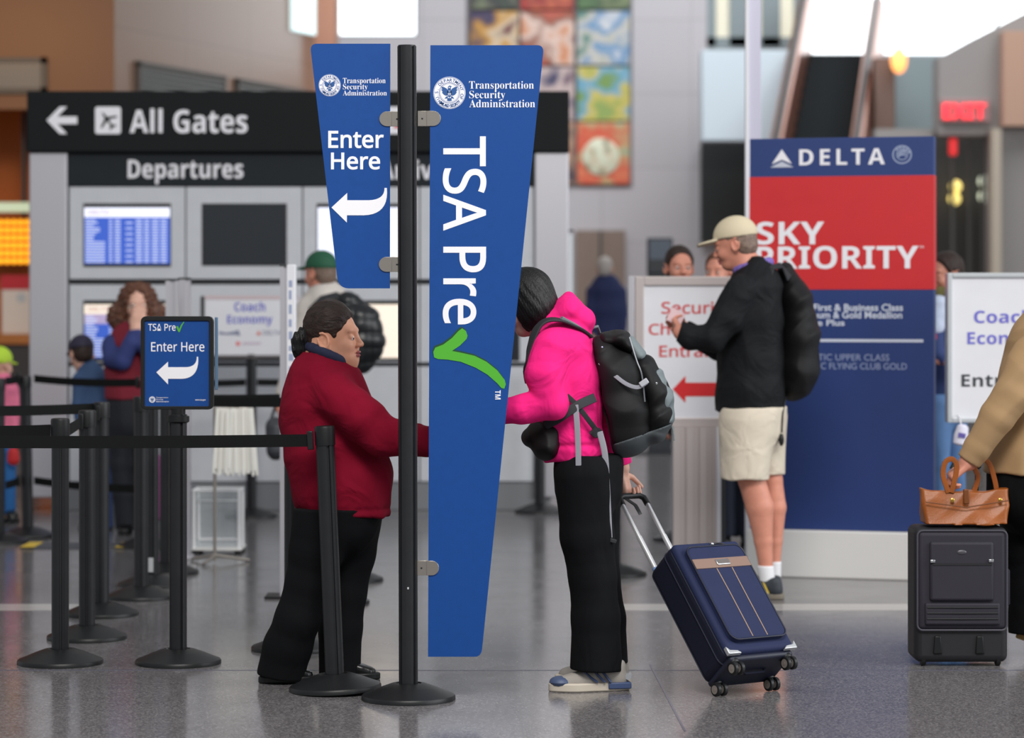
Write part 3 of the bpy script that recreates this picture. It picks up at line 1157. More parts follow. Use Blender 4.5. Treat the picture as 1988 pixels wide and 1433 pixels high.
def bracket(x_blade, x_post, y0, y1, sgn):
    """steel strap clip: rounded tab over the blade and a stepped neck to the post"""
    k = MB()
    r = (y1 - y0) / 2
    tip = x_blade
    pts = []
    ym = (y0 + y1) / 2
    for q in range(13):
        a = math.pi * q / 12 - math.pi / 2
        pts.append((tip + sgn * (r - r * math.cos(a)), ym + r * math.sin(a)))
    mid = 757.5 if sgn > 0 else 831.5
    edge = mid + (3 if sgn > 0 else -3)
    pts += [(edge, y1), (edge, y0)]
    k.prism(pxpoly(pts, YS, ts), -0.0085, -0.0045)
    pb = [(edge - sgn * 4, y0), (x_post, y0), (x_post, y1), (edge - sgn * 4, y1)]
    k.prism(pxpoly(pb, YS, ts), -0.0010 - 0.004, 0.0045)
    ob = k.build('bracket', M['steel'], ts, bevel=0.0008, smooth=30)
    s = MB()
    bx = (edge + x_post) / 2
    c = P(bx, ym, YS) - ts.location
    s.lathe([(0.0035, 0), (0.0035, 0.0018), (0.002, 0.0024)], 12, Matrix.Translation((c.x, -0.0050, c.z)) @ Matrix.Rotation(math.pi / 2, 4, 'X'))
    s.build('bolt', M['black_metal'], ob)


bracket(736.5, 781, 216.5, 245.5, 1)
bracket(735.5, 781, 499, 528, 1)
bracket(856, 811, 215.5, 245, -1)
bracket(852.5, 808, 1088.5, 1117, -1)

# ------------------------------------------------------------------ framed arrow sign on a post
YE_ = 11.55
te = thing('arrow_sign_post', ((346 - CX) / F * YE_, YE_, 0), 'black post with a framed blue enter here arrow sign', 'sign')
o3 = te.location
c = base_src.copy()
COL.objects.link(c)
c.parent = te
zb = P(0, 795, YE_).z
MB().column(POST, 0.055, zb - 0.02).build('post', M['black_metal'], te, smooth=20).rotation_euler.z = 0.5
MB().lathe([(0.040, zb - 0.055), (0.046, zb - 0.05), (0.046, zb - 0.028), (0.030, zb - 0.022), (0.030, zb + 0.004)], 32).build('collar', M['black_plastic'], te)
a, b = P(274, 795, YE_) - o3, P(415, 614, YE_) - o3
fr = MB()
out = rrect(a.x, a.z, b.x, b.z, 0.022)
ia, ib = P(282, 788.5, YE_) - o3, P(406.5, 623, YE_) - o3
inn = rrect(ia.x, ia.z, ib.x, ib.z, 0.006)
n = len(out)
vs = [(x, -0.016, z) for x, z in out] + [(x, 0.016, z) for x, z in out] + [(x, -0.016, z) for x, z in inn] + [(x, 0.0, z) for x, z in inn]
fs = []
for k in range(n):
    k2 = (k + 1) % n
    fs += [(k, k2, 2 * n + k2, 2 * n + k), (2 * n + k, 2 * n + k2, 3 * n + k2, 3 * n + k), (k, n + k, n + k2, k2)]
fs.append(tuple(range(2 * n - 1, n - 1, -1)))
fr.add(vs, fs)
sf = fr.build('sign_frame', M['black_plastic'], te, bevel=0.002, smooth=30)
bp = MB().prism(inn, -0.010, 0.0).build('poster', BL, sf, smooth=0)
sd = MB()
e0, e1 = P(417, 757, YE_) - o3, P(423, 616, YE_) - o3
sd.box((e0.x, -0.004, e0.z), (e1.x, 0.010, e1.z))
sd.build('acrylic_edge', mat('pale_blue_acrylic', (84, 112, 140), 0.3), sf, bevel=0.002)
YP = YE_ - 0.0104
text('TSA Pre', (287.6, 628.6, 341, 642.4), YP, te, WI, 'sans', off=0.006).parent = bp
chk = [(342.5, 634), (346, 633), (348.5, 639), (352, 631), (357, 624.8), (358.5, 625), (354, 633), (349.5, 644.5), (347, 645)]
MB().prism(pxpoly(chk, YE_, te), -0.0118, -0.0100).build('check_mark', M['green_ink'], bp, smooth=0)
text('Enter Here', (293.4, 664.4, 396.8, 682.6), YP, te, WI, 'sans', off=0.006).parent = bp
ar = [(304.2, 722.8), (326.9, 702.2), (326.9, 712.8)] + bez((362, 712.8), (383, 712), (382.7, 692.6), 8) + bez((385.3, 692.6), (388, 734.5), (353, 735.4), 10) + [(326.9, 735.4), (326.9, 746.3)]
MB().prism(pxpoly(ar, YE_, te), -0.0118, -0.0100).build('arrow', WI, bp, smooth=0)
seal(295.5, 775.9, 6.3, YP, te, bp, letters=False)
for k, s_ in enumerate(('Transportation', 'Security', 'Administration')):
    text(s_, (303, 770.6 + k * 3.7, 303 + (23.5, 14, 24.5)[k], 773.6 + k * 3.7), YP, te, WI, 'plain').parent = bp
text('www.tsa.gov', (378.8, 775.0, 399.5, 778.8), YP, te, WI, 'plain', off=0.01).parent = bp

# ------------------------------------------------------------------ departure board
YD = 19.8
td = thing('flight_information_board', ((580 - CX) / F * YD, YD, 0), 'grey flight information board with a black all gates header', 'information board')
o3 = td.location


def dbox(name, x0, y0, x1, y1, ya, yb, m, bevel=0.0, parent=None, label=None):
    a, b = P(x0, y1, YD) - o3, P(x1, y0, YD) - o3
    return MB().box((a.x, ya, max(a.z, 0.0)), (b.x, yb, b.z)).build(name, m, parent or td, bevel=bevel, smooth=0, label=label)


hdr_m = mat('board_black', (17, 20, 22), 0.6, var=0.05, spec=0.2)
sub_m = mat('board_charcoal', (32, 37, 42), 0.6, var=0.05, spec=0.2)
pan_m = mat('board_grey', (198, 200, 206), 0.5, var=0.03)
pl_m = mat('board_plinth', (128, 130, 134), 0.5, metal=0.2)
hdr = dbox('header_panel', 55, 178, 1105, 295.5, -0.06, 0.5, hdr_m, 0.006)
sub = dbox('title_panel', 132, 296, 1037, 361, 0.0, 0.5, sub_m)
dbox('end_column', 57.5, 296, 131, 966, -0.02, 0.5, M['aluminium'], 0.01)
dbox('end_column', 1038, 296, 1104, 966, -0.02, 0.5, M['aluminium'], 0.01)
dbox('core', 131, 361, 1038, 985, 0.06, 0.5, M['dark_grey'])
dbox('plinth', 100, 936, 1070, 996.6, 0.02, 0.48, pl_m, 0.005)
YH = YD - 0.0605
text('All Gates', (252, 211, 480.5, 258.5), YH, td, WI, 'bold', thick=0.006).parent = hdr
text('Departures', (248.4, 310.5, 472.3, 357.6), YD - 0.001, td, WI, 'bold', thick=0.006).parent = sub
text('Arrivals', (736, 310.5, 898, 348.5), YD - 0.001, td, WI, 'bold', thick=0.006).parent = sub
ar = [(93.6, 234.6), (119, 208.5), (133, 208.5), (114.5, 227.5), (152.5, 227.5), (152.5, 241.8), (114.5, 241.8), (133, 261), (119, 261)]
MB().prism(pxpoly(ar, YD, td), -0.066, -0.0602).build('arrow', WI, hdr, smooth=0)
a, b = P(187.3, 261, YD) - o3, P(237, 208.5, YD) - o3
pc = MB().prism(rrect(a.x, a.z, b.x, b.z, 0.018), -0.064, -0.0602).build('pictogram', WI, hdr, smooth=0)
cx0, cz0 = (a.x + b.x) / 2, (a.z + b.z) / 2
pl = MB()
Rm = Matrix.Translation((cx0, 0, cz0)) @ Matrix.Rotation(math.radians(-36), 4, 'Y')
g = 0.072
for pts in ([(-0.07, -0.9), (-0.12, 0.6), (0, 1.02), (0.12, 0.6), (0.07, -0.9)], [(-0.1, 0.35), (-0.95, -0.12), (-0.95, -0.30), (-0.1, 0.02)], [(0.1, 0.35), (0.95, -0.12), (0.95, -0.30), (0.1, 0.02)],
            [(-0.05, -0.55), (-0.38, -0.82), (-0.38, -0.95), (-0.05, -0.82)], [(0.05, -0.55), (0.38, -0.82), (0.38, -0.95), (0.05, -0.82)]):
    pl.prism([(x * g, z * g) for x, z in pts], -0.068, -0.0638, Rm)
pl.build('airplane_symbol', hdr_m, pc, smooth=0)
a, b = P(744, 261, YD) - o3, P(781, 208.5, YD) - o3
pc2 = MB().prism(rrect(a.x, a.z, b.x, b.z, 0.018), -0.064, -0.0602).build('pictogram', WI, hdr, smooth=0)
a, b = P(766, 250, YD) - o3, P(776, 243, YD) - o3
MB().box((a.x, -0.067, a.z), (b.x, -0.0638, b.z)).build('red_symbol', mat('symbol_red', (214, 60, 70), 0.5), pc2, smooth=0)

colsx = ((134.5, 359), (361.5, 586), (588.5, 813), (815.5, 1036.5))
rowsy = ((363, 542), (553, 704), (712, 935))
scr_blue = mat('screen_blue', (58, 92, 190), 0.25, emit=0.55)
scr_dark = mat('screen_dark', (40, 44, 50), 0.22)
scr_white = mat('screen_white', (226, 228, 244), 0.25, emit=0.75)
scr_cream = mat('screen_cream', (236, 222, 206), 0.25, emit=0.65)
scr_text = mat('screen_text', (196, 206, 240), 0.4, emit=0.5)
scr_lilac = mat('screen_lilac', (176, 160, 196), 0.25, emit=0.5)
bez_m = mat('screen_bezel', (20, 24, 28), 0.4)
for c, (x0, x1) in enumerate(colsx):
    for r, (ya, yb) in enumerate(rowsy):
        pn = dbox('cladding_panel', x0, ya, x1, yb, 0.0, 0.058, pan_m, 0.004)
screens = [(162, 395, 332, 518, 'blue'), (392, 395, 557, 516, 'dark'), (615, 395, 781, 518, 'white'), (843, 395, 1009, 518, 'white'),
           (162, 583, 332, 701, 'lilac'), (392, 583, 557, 701, 'dark'), (615, 583, 781, 701, 'cream'), (843, 583, 1009, 701, 'dark')]
rnd = random.Random(4)
for x0, y0, x1, y1, k in screens:
    mo = dbox('monitor', x0, y0, x1, y1, -0.004, 0.03, bez_m)
    if k == 'dark':
        dbox('screen', x0 + 4, y0 + 3, x1 - 4, y1 - 3, -0.006, 0.0, scr_dark, parent=mo)
        continue
    sc_ = dbox('screen', x0 + 2, y0 + 8, x1 - 2, y1 - 6, -0.006, 0.0, {'blue': scr_blue, 'white': scr_white, 'cream': scr_cream, 'lilac': scr_lilac}[k], parent=mo)
    if k in ('blue', 'lilac'):
        cols_ = {}
        if k == 'lilac':
            q = MB()
            a, b = P(x0 + 2, y1 - 6, YD) - o3, P(x1 - 2, y0 + 46, YD) - o3
            q.box((a.x, -0.008, a.z), (b.x, -0.0055, b.z)).build('screen_field', scr_blue, mo, smooth=0)
        q = MB()
        a, b = P(x0 + 2, y0 + 27, YD) - o3, P(x1 - 2, y0 + 8, YD) - o3
        q.box((a.x, -0.009, a.z), (b.x, -0.0055, b.z)).build('screen_banner', scr_white if k == 'blue' else scr_cream, mo, smooth=0)
        y = y0 + 31
        row = 0
        while y < y1 - 10:
            for xa, xb in ((4, rnd.choice((20, 24, 28, 32))), (50, 56), (61, 72), (82, 96) if row % 2 else (0, 0), (102, 114), (118, 128), (133, 146), (150, 162)):
                if xb <= xa:
                    continue
                if row > 7 and xa == 4:
                    xb = 42
                a, b = P(x0 + xa, y + 2.7, YD) - o3, P(x0 + xb, y, YD) - o3
                cols_.setdefault(xa, MB()).box((a.x, -0.0085, a.z), (b.x, -0.0055, b.z))
            y += 5.4
            row += 1
        for tt in cols_.values():
            tt.build('text_column', scr_text, mo, smooth=0)
        text('DELTA', (x0 + 10, y0 + 13, x0 + 50, y0 + 21), YD - 0.0091, td, mat('pale_red_ink', (206, 150, 160), 0.5), 'plain').parent = mo

# ------------------------------------------------------------------ tall airline banner stand
YB_ = 15.05
tb = thing('banner_stand', ((1633 - CX) / F * YB_, YB_, 0), 'tall navy and red priority check-in banner on a white base', 'banner')
o3 = tb.location
navy = mat('banner_navy', (32, 56, 116), 0.45, var=0.03)
red = mat('banner_red', (206, 36, 42), 0.45, var=0.03)


def bbox(name, x0, y0, x1, y1, ya, yb, m, bevel=0.0, Y=YB_, par=None, o=None):
    o = o if o is not None else tb.location
    a, b = P(x0, y1, Y) - o, P(x1, y0, Y) - o
    return MB().box((a.x, ya, a.z if o.z > 0.01 else max(a.z, 0)), (b.x, yb, b.z)).build(name, m, par, bevel=bevel, smooth=0)


body = bbox('banner_panel', 1460, 267, 1805, 1030, 0, 0.10, navy, 0.004, par=tb)
bbox('base', 1456, 1030, 1809, 1123, -0.05, 0.16, mat('white_base', (226, 224, 222), 0.4), 0.008, par=tb)
bd = bbox('red_band', 1459.5, 342, 1805.5, 562, -0.003, 0.1, red, par=body)
YQ = YB_ - 0.0005
YR_ = YB_ - 0.0035
text('DELTA', (1554, 289, 1714.7, 320), YQ, tb, WI, 'bold', space=1.25).parent = body
tri = [(1521, 288.5), (1543, 324.5), (1522, 314), (1500, 324.5)]
MB().prism(pxpoly([(1521, 288.5), (1540, 317), (1521, 308.5), (1502, 317)], YB_, tb), -0.0016, 0).build('triangle_logo', WI, body, smooth=0)
MB().prism(pxpoly([(1521, 312), (1543.5, 323.5), (1499, 323.5)], YB_, tb), -0.0016, 0).build('triangle_logo', mat('logo_grey', (196, 200, 214), 0.5), body, smooth=0)
g = MB()
cc = P(1746.7, 301.7, YB_) - o3
for r0, r1 in ((0.044, 0.050), (0.026, 0.030)):
    q = MB()
    ring(q, r0, r1, -0.0004)
    g.add([Vector(v) + Vector((cc.x, 0, cc.z)) for v in q.v], q.f)
for k in range(5):
    an = math.radians(20 + 28 * k)
    q = [(0.034 * math.cos(an + u), 0.034 * math.sin(an + u)) for u in (-.2, 0, .2)] + [(0.042 * math.cos(an + u), 0.042 * math.sin(an + u)) for u in (.15, -.15)]
    g.prism([(x + cc.x, z + cc.z) for x, z in q], -0.0014, -0.0004)
for k in range(3):
    q = bez((-0.022, -0.012 + 0.010 * k), (0, 0.014 + 0.010 * k), (0.022, -0.006 + 0.012 * k)) + bez((0.022, -0.011 + 0.012 * k), (0, 0.006 + 0.010 * k), (-0.022, -0.018 + 0.010 * k))
    g.prism([(x + cc.x, z + cc.z) for x, z in q], -0.0014, -0.0004)
g.build('alliance_logo', mat('logo_blue_grey', (160, 172, 200), 0.5), body, smooth=0)
text('SKY', (1472.6, 429.5, 1601.5, 474.5), YR_, tb, WI, 'bold').parent = bd
text('PRIORITY', (1472.6, 477.5, 1777.5, 522), YR_, tb, WI, 'bold').parent = bd
text('TM', (1779, 478, 1787, 483), YR_, tb, WI, 'plain').parent = bd
pale = mat('banner_pale_ink', (208, 214, 230), 0.5)
dim = mat('banner_dim_ink', (150, 162, 196), 0.5)
for s_, y, x1 in (('BusinessElite, First & Business Class', 590, 1748.5), ('Diamond, Platinum & Gold Medallion', 604.5, 1747), ('SkyTeam Elite Plus', 620.5, 1639.6)):
    text(s_, (1473, y, x1, y + 16), YQ, tb, pale, 'plain', off=0.022).parent = body
MB().box(tuple(P(1473, 664, YB_) - o3 + Vector((0, -0.0015, 0))), tuple(P(1786, 658.5, YB_) - o3)).build('rule_line', pale, body, smooth=0)
for s_, y, x1 in (('VIRGIN ATLANTIC UPPER CLASS', 687.5, 1723), ('VIRGIN ATLANTIC FLYING CLUB GOLD', 704.5, 1755.7)):
    text(s_, (1473, y, x1, y + 12.5), YQ, tb, dim, 'plain').parent = body
tb.rotation_euler.z = math.radians(-16)
tb.scale = (1 / math.cos(math.radians(16)), 1, 1)

# ------------------------------------------------------------------ checkpoint sign on a ribbed pillar
YK = 15.5
tk = thing('checkpoint_sign', ((1350 - CX) / F * YK, YK, 0), 'white checkpoint sign with red lettering and arrow on a ribbed pillar', 'sign')
o3 = tk.location
fr_m = mat('pinkish_aluminium', (196, 186, 184), 0.4, metal=0.4)


def signframe(root, Y, x0, y0, x1, y1, fw, fm, th=0.05):
    o = root.location
    A, B = P(x0, y1, Y) - o, P(x1, y0, Y) - o
    f = MB()
    f.box((A.x, -th, A.z), (A.x + fw, th, B.z)).box((B.x - fw, -th, A.z), (B.x, th, B.z))
    f.box((A.x + fw, -th, A.z), (B.x - fw, th, A.z + fw)).box((A.x + fw, -th, B.z - fw), (B.x - fw, th, B.z))
    fo = f.build('sign_frame', fm, root, bevel=0.004, smooth=0)
    MB().box((A.x + fw * .9, -th * .7, A.z + fw * .9), (B.x - fw * .9, th * .7, B.z - fw * .9)).build('sign_face', M['white_sign'], root, smooth=0)
    return fo


signframe(tk, YK, 1232, 537, 1482, 828, 0.05, fr_m)
f = MB()
a, b = P(1219, 832, YK) - o3, P(1231, 536, YK) - o3
f.box((a.x, -0.05, a.z), (b.x, 0.05, b.z))
f.build('side_rail', M['aluminium'], tk, bevel=0.003)


def ribbed(root, name, Y, x0, x1, z0, z1, depth, ribs, m):
    o = root.location
    xa, xb = (x0 - CX) / F * Y - o.x, (x1 - CX) / F * Y - o.x
    k = MB()
    n = ribs * 2 + 1
    pts = []
    for i in range(n + 1):
        x = xa + (xb - xa) * i / n
        d = 0.0 if i % 4 in (0, 1) else 0.012
        pts.append((x, -depth / 2 + d))
        if i < n:
            x2 = xa + (xb - xa) * (i + 1) / n
            pts.append((x2 - 1e-4, -depth / 2 + d))
    pts += [(xb, depth / 2), (xa, depth / 2)]
    k.column(pts, z0, z1)
    return k.build(name, m, root, smooth=0)


zp = P(0, 828, YK).z
ribbed(tk, 'pillar', YK, 1306, 1389, 0.012, zp, 0.16, 6, fr_m)
bbox('pillar_edge', 1389.5, 828, 1398, 1112, -0.07, 0.07, M['white_sign'], 0.0, YK, tk, o3)
bbox('pillar_back', 1398.3, 828, 1408, 1112, -0.04, 0.10, M['dark_grey'], 0.0, YK, tk, o3)
bbox('foot_plate', 1272, 1108, 1432, 1113, -0.2, 0.2, M['aluminium'], 0.003, YK, tk, o3)
ink_red = mat('red_sign_ink', (206, 62, 66), 0.5)
YKt = YK - 0.036
text('Security', (1284, 585.5, 1420, 616.5), YKt, tk, ink_red, 'sans', off=0.016)
text('Checkpoint', (1259.4, 627.5, 1446, 657), YKt, tk, ink_red, 'sans', off=0.016)
text('Entrance', (1280, 671, 1424, 693.5), YKt, tk, ink_red, 'sans', off=0.016)
MB().prism(pxpoly([(1305.5, 755.5), (1330, 729.5), (1330, 742.6), (1396, 742.6), (1396, 769), (1330, 769), (1330, 781.5)], YK, tk), -0.038, -0.0352).build('arrow', mat('red_arrow', (214, 32, 38), 0.5), tk, smooth=0)

# ------------------------------------------------------------------ two coach economy signs
YC = 19.2
tc_ = thing('economy_sign_post', ((488 - CX) / F * YC, YC, 0), 'white coach economy sign on a black belt post before the departure board', 'sign')
o3 = tc_.location
c = base_src.copy()
COL.objects.link(c)
c.parent = tc_
zc = P(0, 690, YC).z
MB().column(POST, 0.055, zc + 0.01).build('post', M['black_metal'], tc_, smooth=20)
a, b = P(398, 690, YC) - o3, P(580, 575, YC) - o3
MB().box((a.x, -0.03, a.z), (b.x, 0.0, b.z)).build('sign_face', M['white_sign'], tc_, bevel=0.004)
MB().box((a.x, -0.034, b.z - 0.022), (b.x, 0.004, b.z + 0.004)).build('top_rail', mat('pink_rail', (206, 186, 190), 0.5), tc_, smooth=0)
MB().box((a.x - 0.02, -0.034, a.z - 0.02), (b.x + 0.02, 0.004, a.z + 0.002)).build('bottom_shadow', mat('shadow_brown', (96, 90, 92), 0.5), tc_, smooth=0)  # shade along the sign's lower edge, put in as a dark strip
MB().box((a.x - 0.028, -0.034, a.z - 0.02), (a.x, 0.02, b.z)).build('side_rail', M['dark_grey'], tc_, smooth=0)
ink_blue = mat('blue_sign_ink', (96, 96, 196), 0.5)
YCt = YC - 0.0305
text('Coach', (455, 586, 515, 604.5), YCt, tc_, ink_blue, 'bold')
text('Economy', (441, 612, 529, 633.5), YCt, tc_, ink_blue, 'bold')
grey_ink = mat('grey_sign_ink', (136, 140, 164), 0.5)
text('DELTA', (510, 641.5, 545, 650.5), YCt, tc_, grey_ink, 'plain', off=.01)
MB().prism(pxpoly([(498, 650.5), (503, 641.5), (508, 650.5)], YC, tc_), -0.032, -0.0302).build('triangle_logo', mat('logo_red', (214, 120, 110), 0.5), tc_, smooth=0)
MB().prism(pxpoly([(426, 649), (426, 643), (440, 646), (456, 643), (464, 640), (468, 652), (456, 650), (440, 650)], YC, tc_), -0.032, -0.0302).build('wing_logo', grey_ink, tc_, smooth=0)
MB().prism(pxpoly([(463 + 4.5 * math.cos(k), 667 + 4.5 * math.sin(k)) for k in [i * .63 for i in range(10)]], YC, tc_), -0.032, -0.0302).build('round_logo', mat('logo_red2', (226, 120, 124), 0.5), tc_, smooth=0)
MB().prism(pxpoly([(472, 664), (508, 664), (506, 669), (472, 669)], YC, tc_), -0.032, -0.0302).build('word_logo', mat('logo_pale', (206, 190, 206), 0.5), tc_, smooth=0)
belt(tc_, tc_.location + Vector((-0.04, 0, 0.93)), top(368, 19.0, 0.93), 0.004)
belt(tc_, tc_.location + Vector((0.04, 0, 0.93)), top(604, 19.4, 0.93), 0.004)

YCR = 14.6
t = thing('economy_sign', ((1990 - CX) / F * YCR, YCR, 0), 'white framed coach economy entrance sign partly behind the tan jacket', 'sign')
o3 = t.location
signframe(t, YCR, 1837, 530, 2143, 820, 0.024, mat('silver_frame', (198, 202, 206), 0.4, metal=0.3))
YCt = YCR - 0.036
text('Coach', (1891, 602, 2004, 627.5), YCt, t, mat('blue_sign_ink2', (110, 106, 200), 0.5), 'bold')
text('Economy', (1878, 645, 2040, 676), YCt, t, MATS['blue_sign_ink2'], 'bold')
text('Entrance', (1866.5, 727, 2040, 751), YCt, t, mat('dark_sign_ink', (58, 62, 68), 0.5), 'bold')
bbox('pillar', 1950, 820, 2030, 1139, -0.08, 0.08, M['aluminium'], 0.004, YCR, t, o3)
bbox('foot_plate', 1930, 1135, 2060, 1139.5, -0.2, 0.2, M['aluminium'], 0.003, YCR, t, o3)
tw = thing('hanging_tag_roll', P(1866, 845, YCR - 0.16), 'white rounded pack hanging from the coach economy entrance sign', 'tag roll')
MB().lathe([(0.018, -0.055), (0.034, -0.045), (0.038, 0.0), (0.030, 0.045), (0.012, 0.058)], 20, Matrix.Rotation(0.2, 4, 'Y')).build('pack', mat('white_pack', (222, 220, 236), 0.4), tw)
MB().tube([(0, 0.0, 0.05), (0, 0.04, 0.085), (0, 0.12, 0.10)], 0.004).build('loop', M['white_sign'], tw)
MB().box((-0.022, -0.041, -0.012), (0.016, -0.036, 0.012), Matrix.Rotation(0.2, 4, 'Y')).build('print', mat('violet_print', (96, 84, 160), 0.5), tw, smooth=0)

# ------------------------------------------------------------------ white ribbed posts
def rib_post(px0, px1, ytop, Y, label, ribs=3, depth=0.08, fm=None, fx=0.015):
    t = thing('ribbed_post', (((px0 + px1) / 2 - CX) / F * Y, Y, 0), label, 'post', 'aluminium line posts')
    z = P(0, ytop, Y).z
    ribbed(t, 'shaft', Y, px0, px1, 0.012, z - 0.012, depth, ribs, M['aluminium'])
    w = (px1 - px0) / F * Y / 2
    MB().box((-w - .002, -depth / 2 - .002, z - 0.0118), (w + .002, depth / 2 + .002, z)).build('end_cap', M['dark_grey'], t, smooth=0)
    MB().box((-w - fx, -0.10, 0.0), (w + fx, 0.10, 0.0118)).build('foot_plate', fm or M['aluminium'], t, bevel=0.003)
    return t


rib_post(323, 346, 541, 15.9, 'ribbed aluminium post behind the framed arrow sign, the greyer of the pair', 2)
rp = rib_post(348, 369, 539, 16.2, 'bright ribbed aluminium post behind the framed arrow sign, the whiter of the pair', 1)
t = rib_post(545, 557, 513, 14.1, 'slim aluminium post with a printed white face behind the woman in maroon', 1, 0.10, M['black_plastic'], 0.075)
fc = MB()
w1 = (575 - 557.5) / F * 14.1
xl = (557.5 - 551) / F * 14.1
zt2 = P(0, 514, 14.1).z
fc.box((xl, -0.045, 0.02), (xl + w1, 0.04, zt2))
fo = fc.build('printed_face', M['white_sign'], t, bevel=0.004)
pr = MB()
rnd = random.Random(9)
z = zt2 - 0.08
while z > 0.85:
    hgt = rnd.uniform(0.02, 0.05)
    pr.box((xl + 0.012, -0.0462, z - hgt), (xl + 0.012 + rnd.uniform(0.014, 0.024), -0.0452, z))
    z -= hgt + rnd.uniform(0.012, 0.04)
pr.build('print', mat('pale_print', (150, 160, 190), 0.5), fo, smooth=0)
t = rib_post(1095, 1113, 446, 20.6, 'bright ribbed aluminium post beside the steel end of the departure board', 1)
MB().box((-0.03, -0.046, 0.3), (0.03, -0.0402, P(0, 448, 20.6).z - .03)).build('light_face', mat('post_white', (238, 242, 246), 0.4), t, smooth=0)
Yp = 16.2
t = thing('tall_post', ((1462 - CX) / F * Yp, Yp, 0), 'tall slim pale aluminium post rising behind the banner edge', 'post')
MB().box((-0.046, -0.02, 0.0), (-0.024, 0.03, 6.2)).build('rail', M['white_sign'], t, bevel=0.002)
MB().box((-0.0238, 0.0, 0.0), (0.046, 0.04, 6.2)).build('shaft', mat('lilac_aluminium', (196, 194, 212), 0.35, metal=0.2), t, bevel=0.002)

# ------------------------------------------------------------------ clear bag-size frame with paper tags, and floor mat
YZ = 16.45
t = thing('baggage_sizer', ((420 - CX) / F * YZ, YZ, 0), 'clear and white bag sizing frame behind the arrow sign post', 'stand')
o3 = t.location
wht = mat('white_tube', (232, 232, 234), 0.35)


def q_(x, y, d=0.0):
    v = P(x, y, YZ) - o3
    return (v.x, d, max(v.z, 0.02))


for d in (0.0, 0.22):
    MB().tube([q_(376, 1086, d), q_(376, 953, d), q_(464, 953, d), q_(464, 1086, d)], 0.012).build('tube_frame', wht, t)
MB().tube([q_(382, 1050, .11), q_(382, 975, .11), q_(458, 975, .11), q_(458, 1050, .11), q_(382, 1050, .11)], 0.008).build('inner_frame', wht, t)
for x in (376, 464):
    MB().tube([q_(x, 953, 0.0), q_(x, 953, 0.22)], 0.010).build('cross_tube', wht, t)
clear = mat('clear_acrylic', (214, 222, 226), 0.08, alpha=0.25)
a, b = Vector(q_(377, 1064)), Vector(q_(463, 956))
MB().box((a.x, 0.105, a.z), (b.x, 0.112, b.z)).build('clear_panel', clear, t, smooth=0)
a, b = Vector(q_(372, 1088)), Vector(q_(470, 1064))
MB().box((a.x, -0.03, a.z), (b.x, 0.26, b.z)).build('base_box', mat('white_box', (222, 220, 218), 0.4), t, bevel=0.006)
for x in (380, 462):
    for d in (0.0, 0.22):
        c = Vector(q_(x, 1095, d))
        MB().lathe([(0.020, 0.0), (0.022, 0.008), (0.02, 0.030)], 14, Matrix.Translation((c.x, d, 0))).build('foot', M['black_plastic'], t)
Ym = 15.9
tm = thing('tag_stand', ((417 - CX) / F * Ym, Ym, 0), 'thin metal stand holding a fringe of white paper luggage tags', 'stand')
o3 = tm.location
zt3 = P(0, 790, Ym).z
MB().tube([(0, 0, 0.01), (0, 0, zt3)], 0.010).build('pole', M['steel'], tm)
MB().tube([(-0.005, 0, zt3 - 0.01), (0.12, -0.02, zt3 + 0.0), (0.20, -0.02, zt3 - 0.01)], 0.008).build('arm', M['steel'], tm)
for an in (0.3, 2.4, 4.5):
    MB().tube([(0, 0, 0.045), (0.2 * math.cos(an), 0.2 * math.sin(an), 0.010)], 0.009).build('leg', M['steel'], tm)
tg = MB()
rnd = random.Random(3)
for k in range(70):
    x = 0.012 + 0.20 * k / 69
    z0 = zt3 - 0.005
    ln = 0.37 + rnd.uniform(-0.03, 0.02)
    sx = (x - 0.11) * 0.22 + rnd.uniform(-0.008, 0.008)
    y = -0.03 + rnd.uniform(-0.04, 0.04)
    tg.add([(x, y, z0), (x + 0.010, y, z0), (x + sx + 0.012, y - 0.01, z0 - ln), (x + sx, y - 0.01, z0 - ln), (x, y + .001, z0), (x + 0.010, y + .001, z0), (x + sx + 0.012, y - 0.009, z0 - ln), (x + sx, y - 0.009, z0 - ln)],
           [(0, 1, 2, 3), (7, 6, 5, 4), (0, 3, 7, 4), (1, 5, 6, 2), (3, 2, 6, 7)])
to = tg.build('paper_tag', mat('tag_paper', (236, 234, 228), 0.6), tm, smooth=0)
to['kind'] = 'stuff'
yel = mat('yellow_tape', (226, 190, 60), 0.5)
Yt_ = YG(1061)
tt = thing('floor_mat', ((153 - CX) / F * Yt_, Yt_, 0), 'dark floor mat with yellow taped corners behind the belt posts', 'mat')
wm = (258 - 48) / F * Yt_ / 2
MB().box((-wm, -0.16, 0.0), (wm, 0.16, 0.010)).build('mat', mat('dark_mat', (74, 76, 84), 0.6), tt, bevel=0.003)
for x0, x1 in ((-wm, -wm + 0.085), (wm - 0.085, wm)):
    MB().box((x0, -0.17, 0.0102), (x1, 0.17, 0.0122)).build('tape', yel, tt, smooth=0)

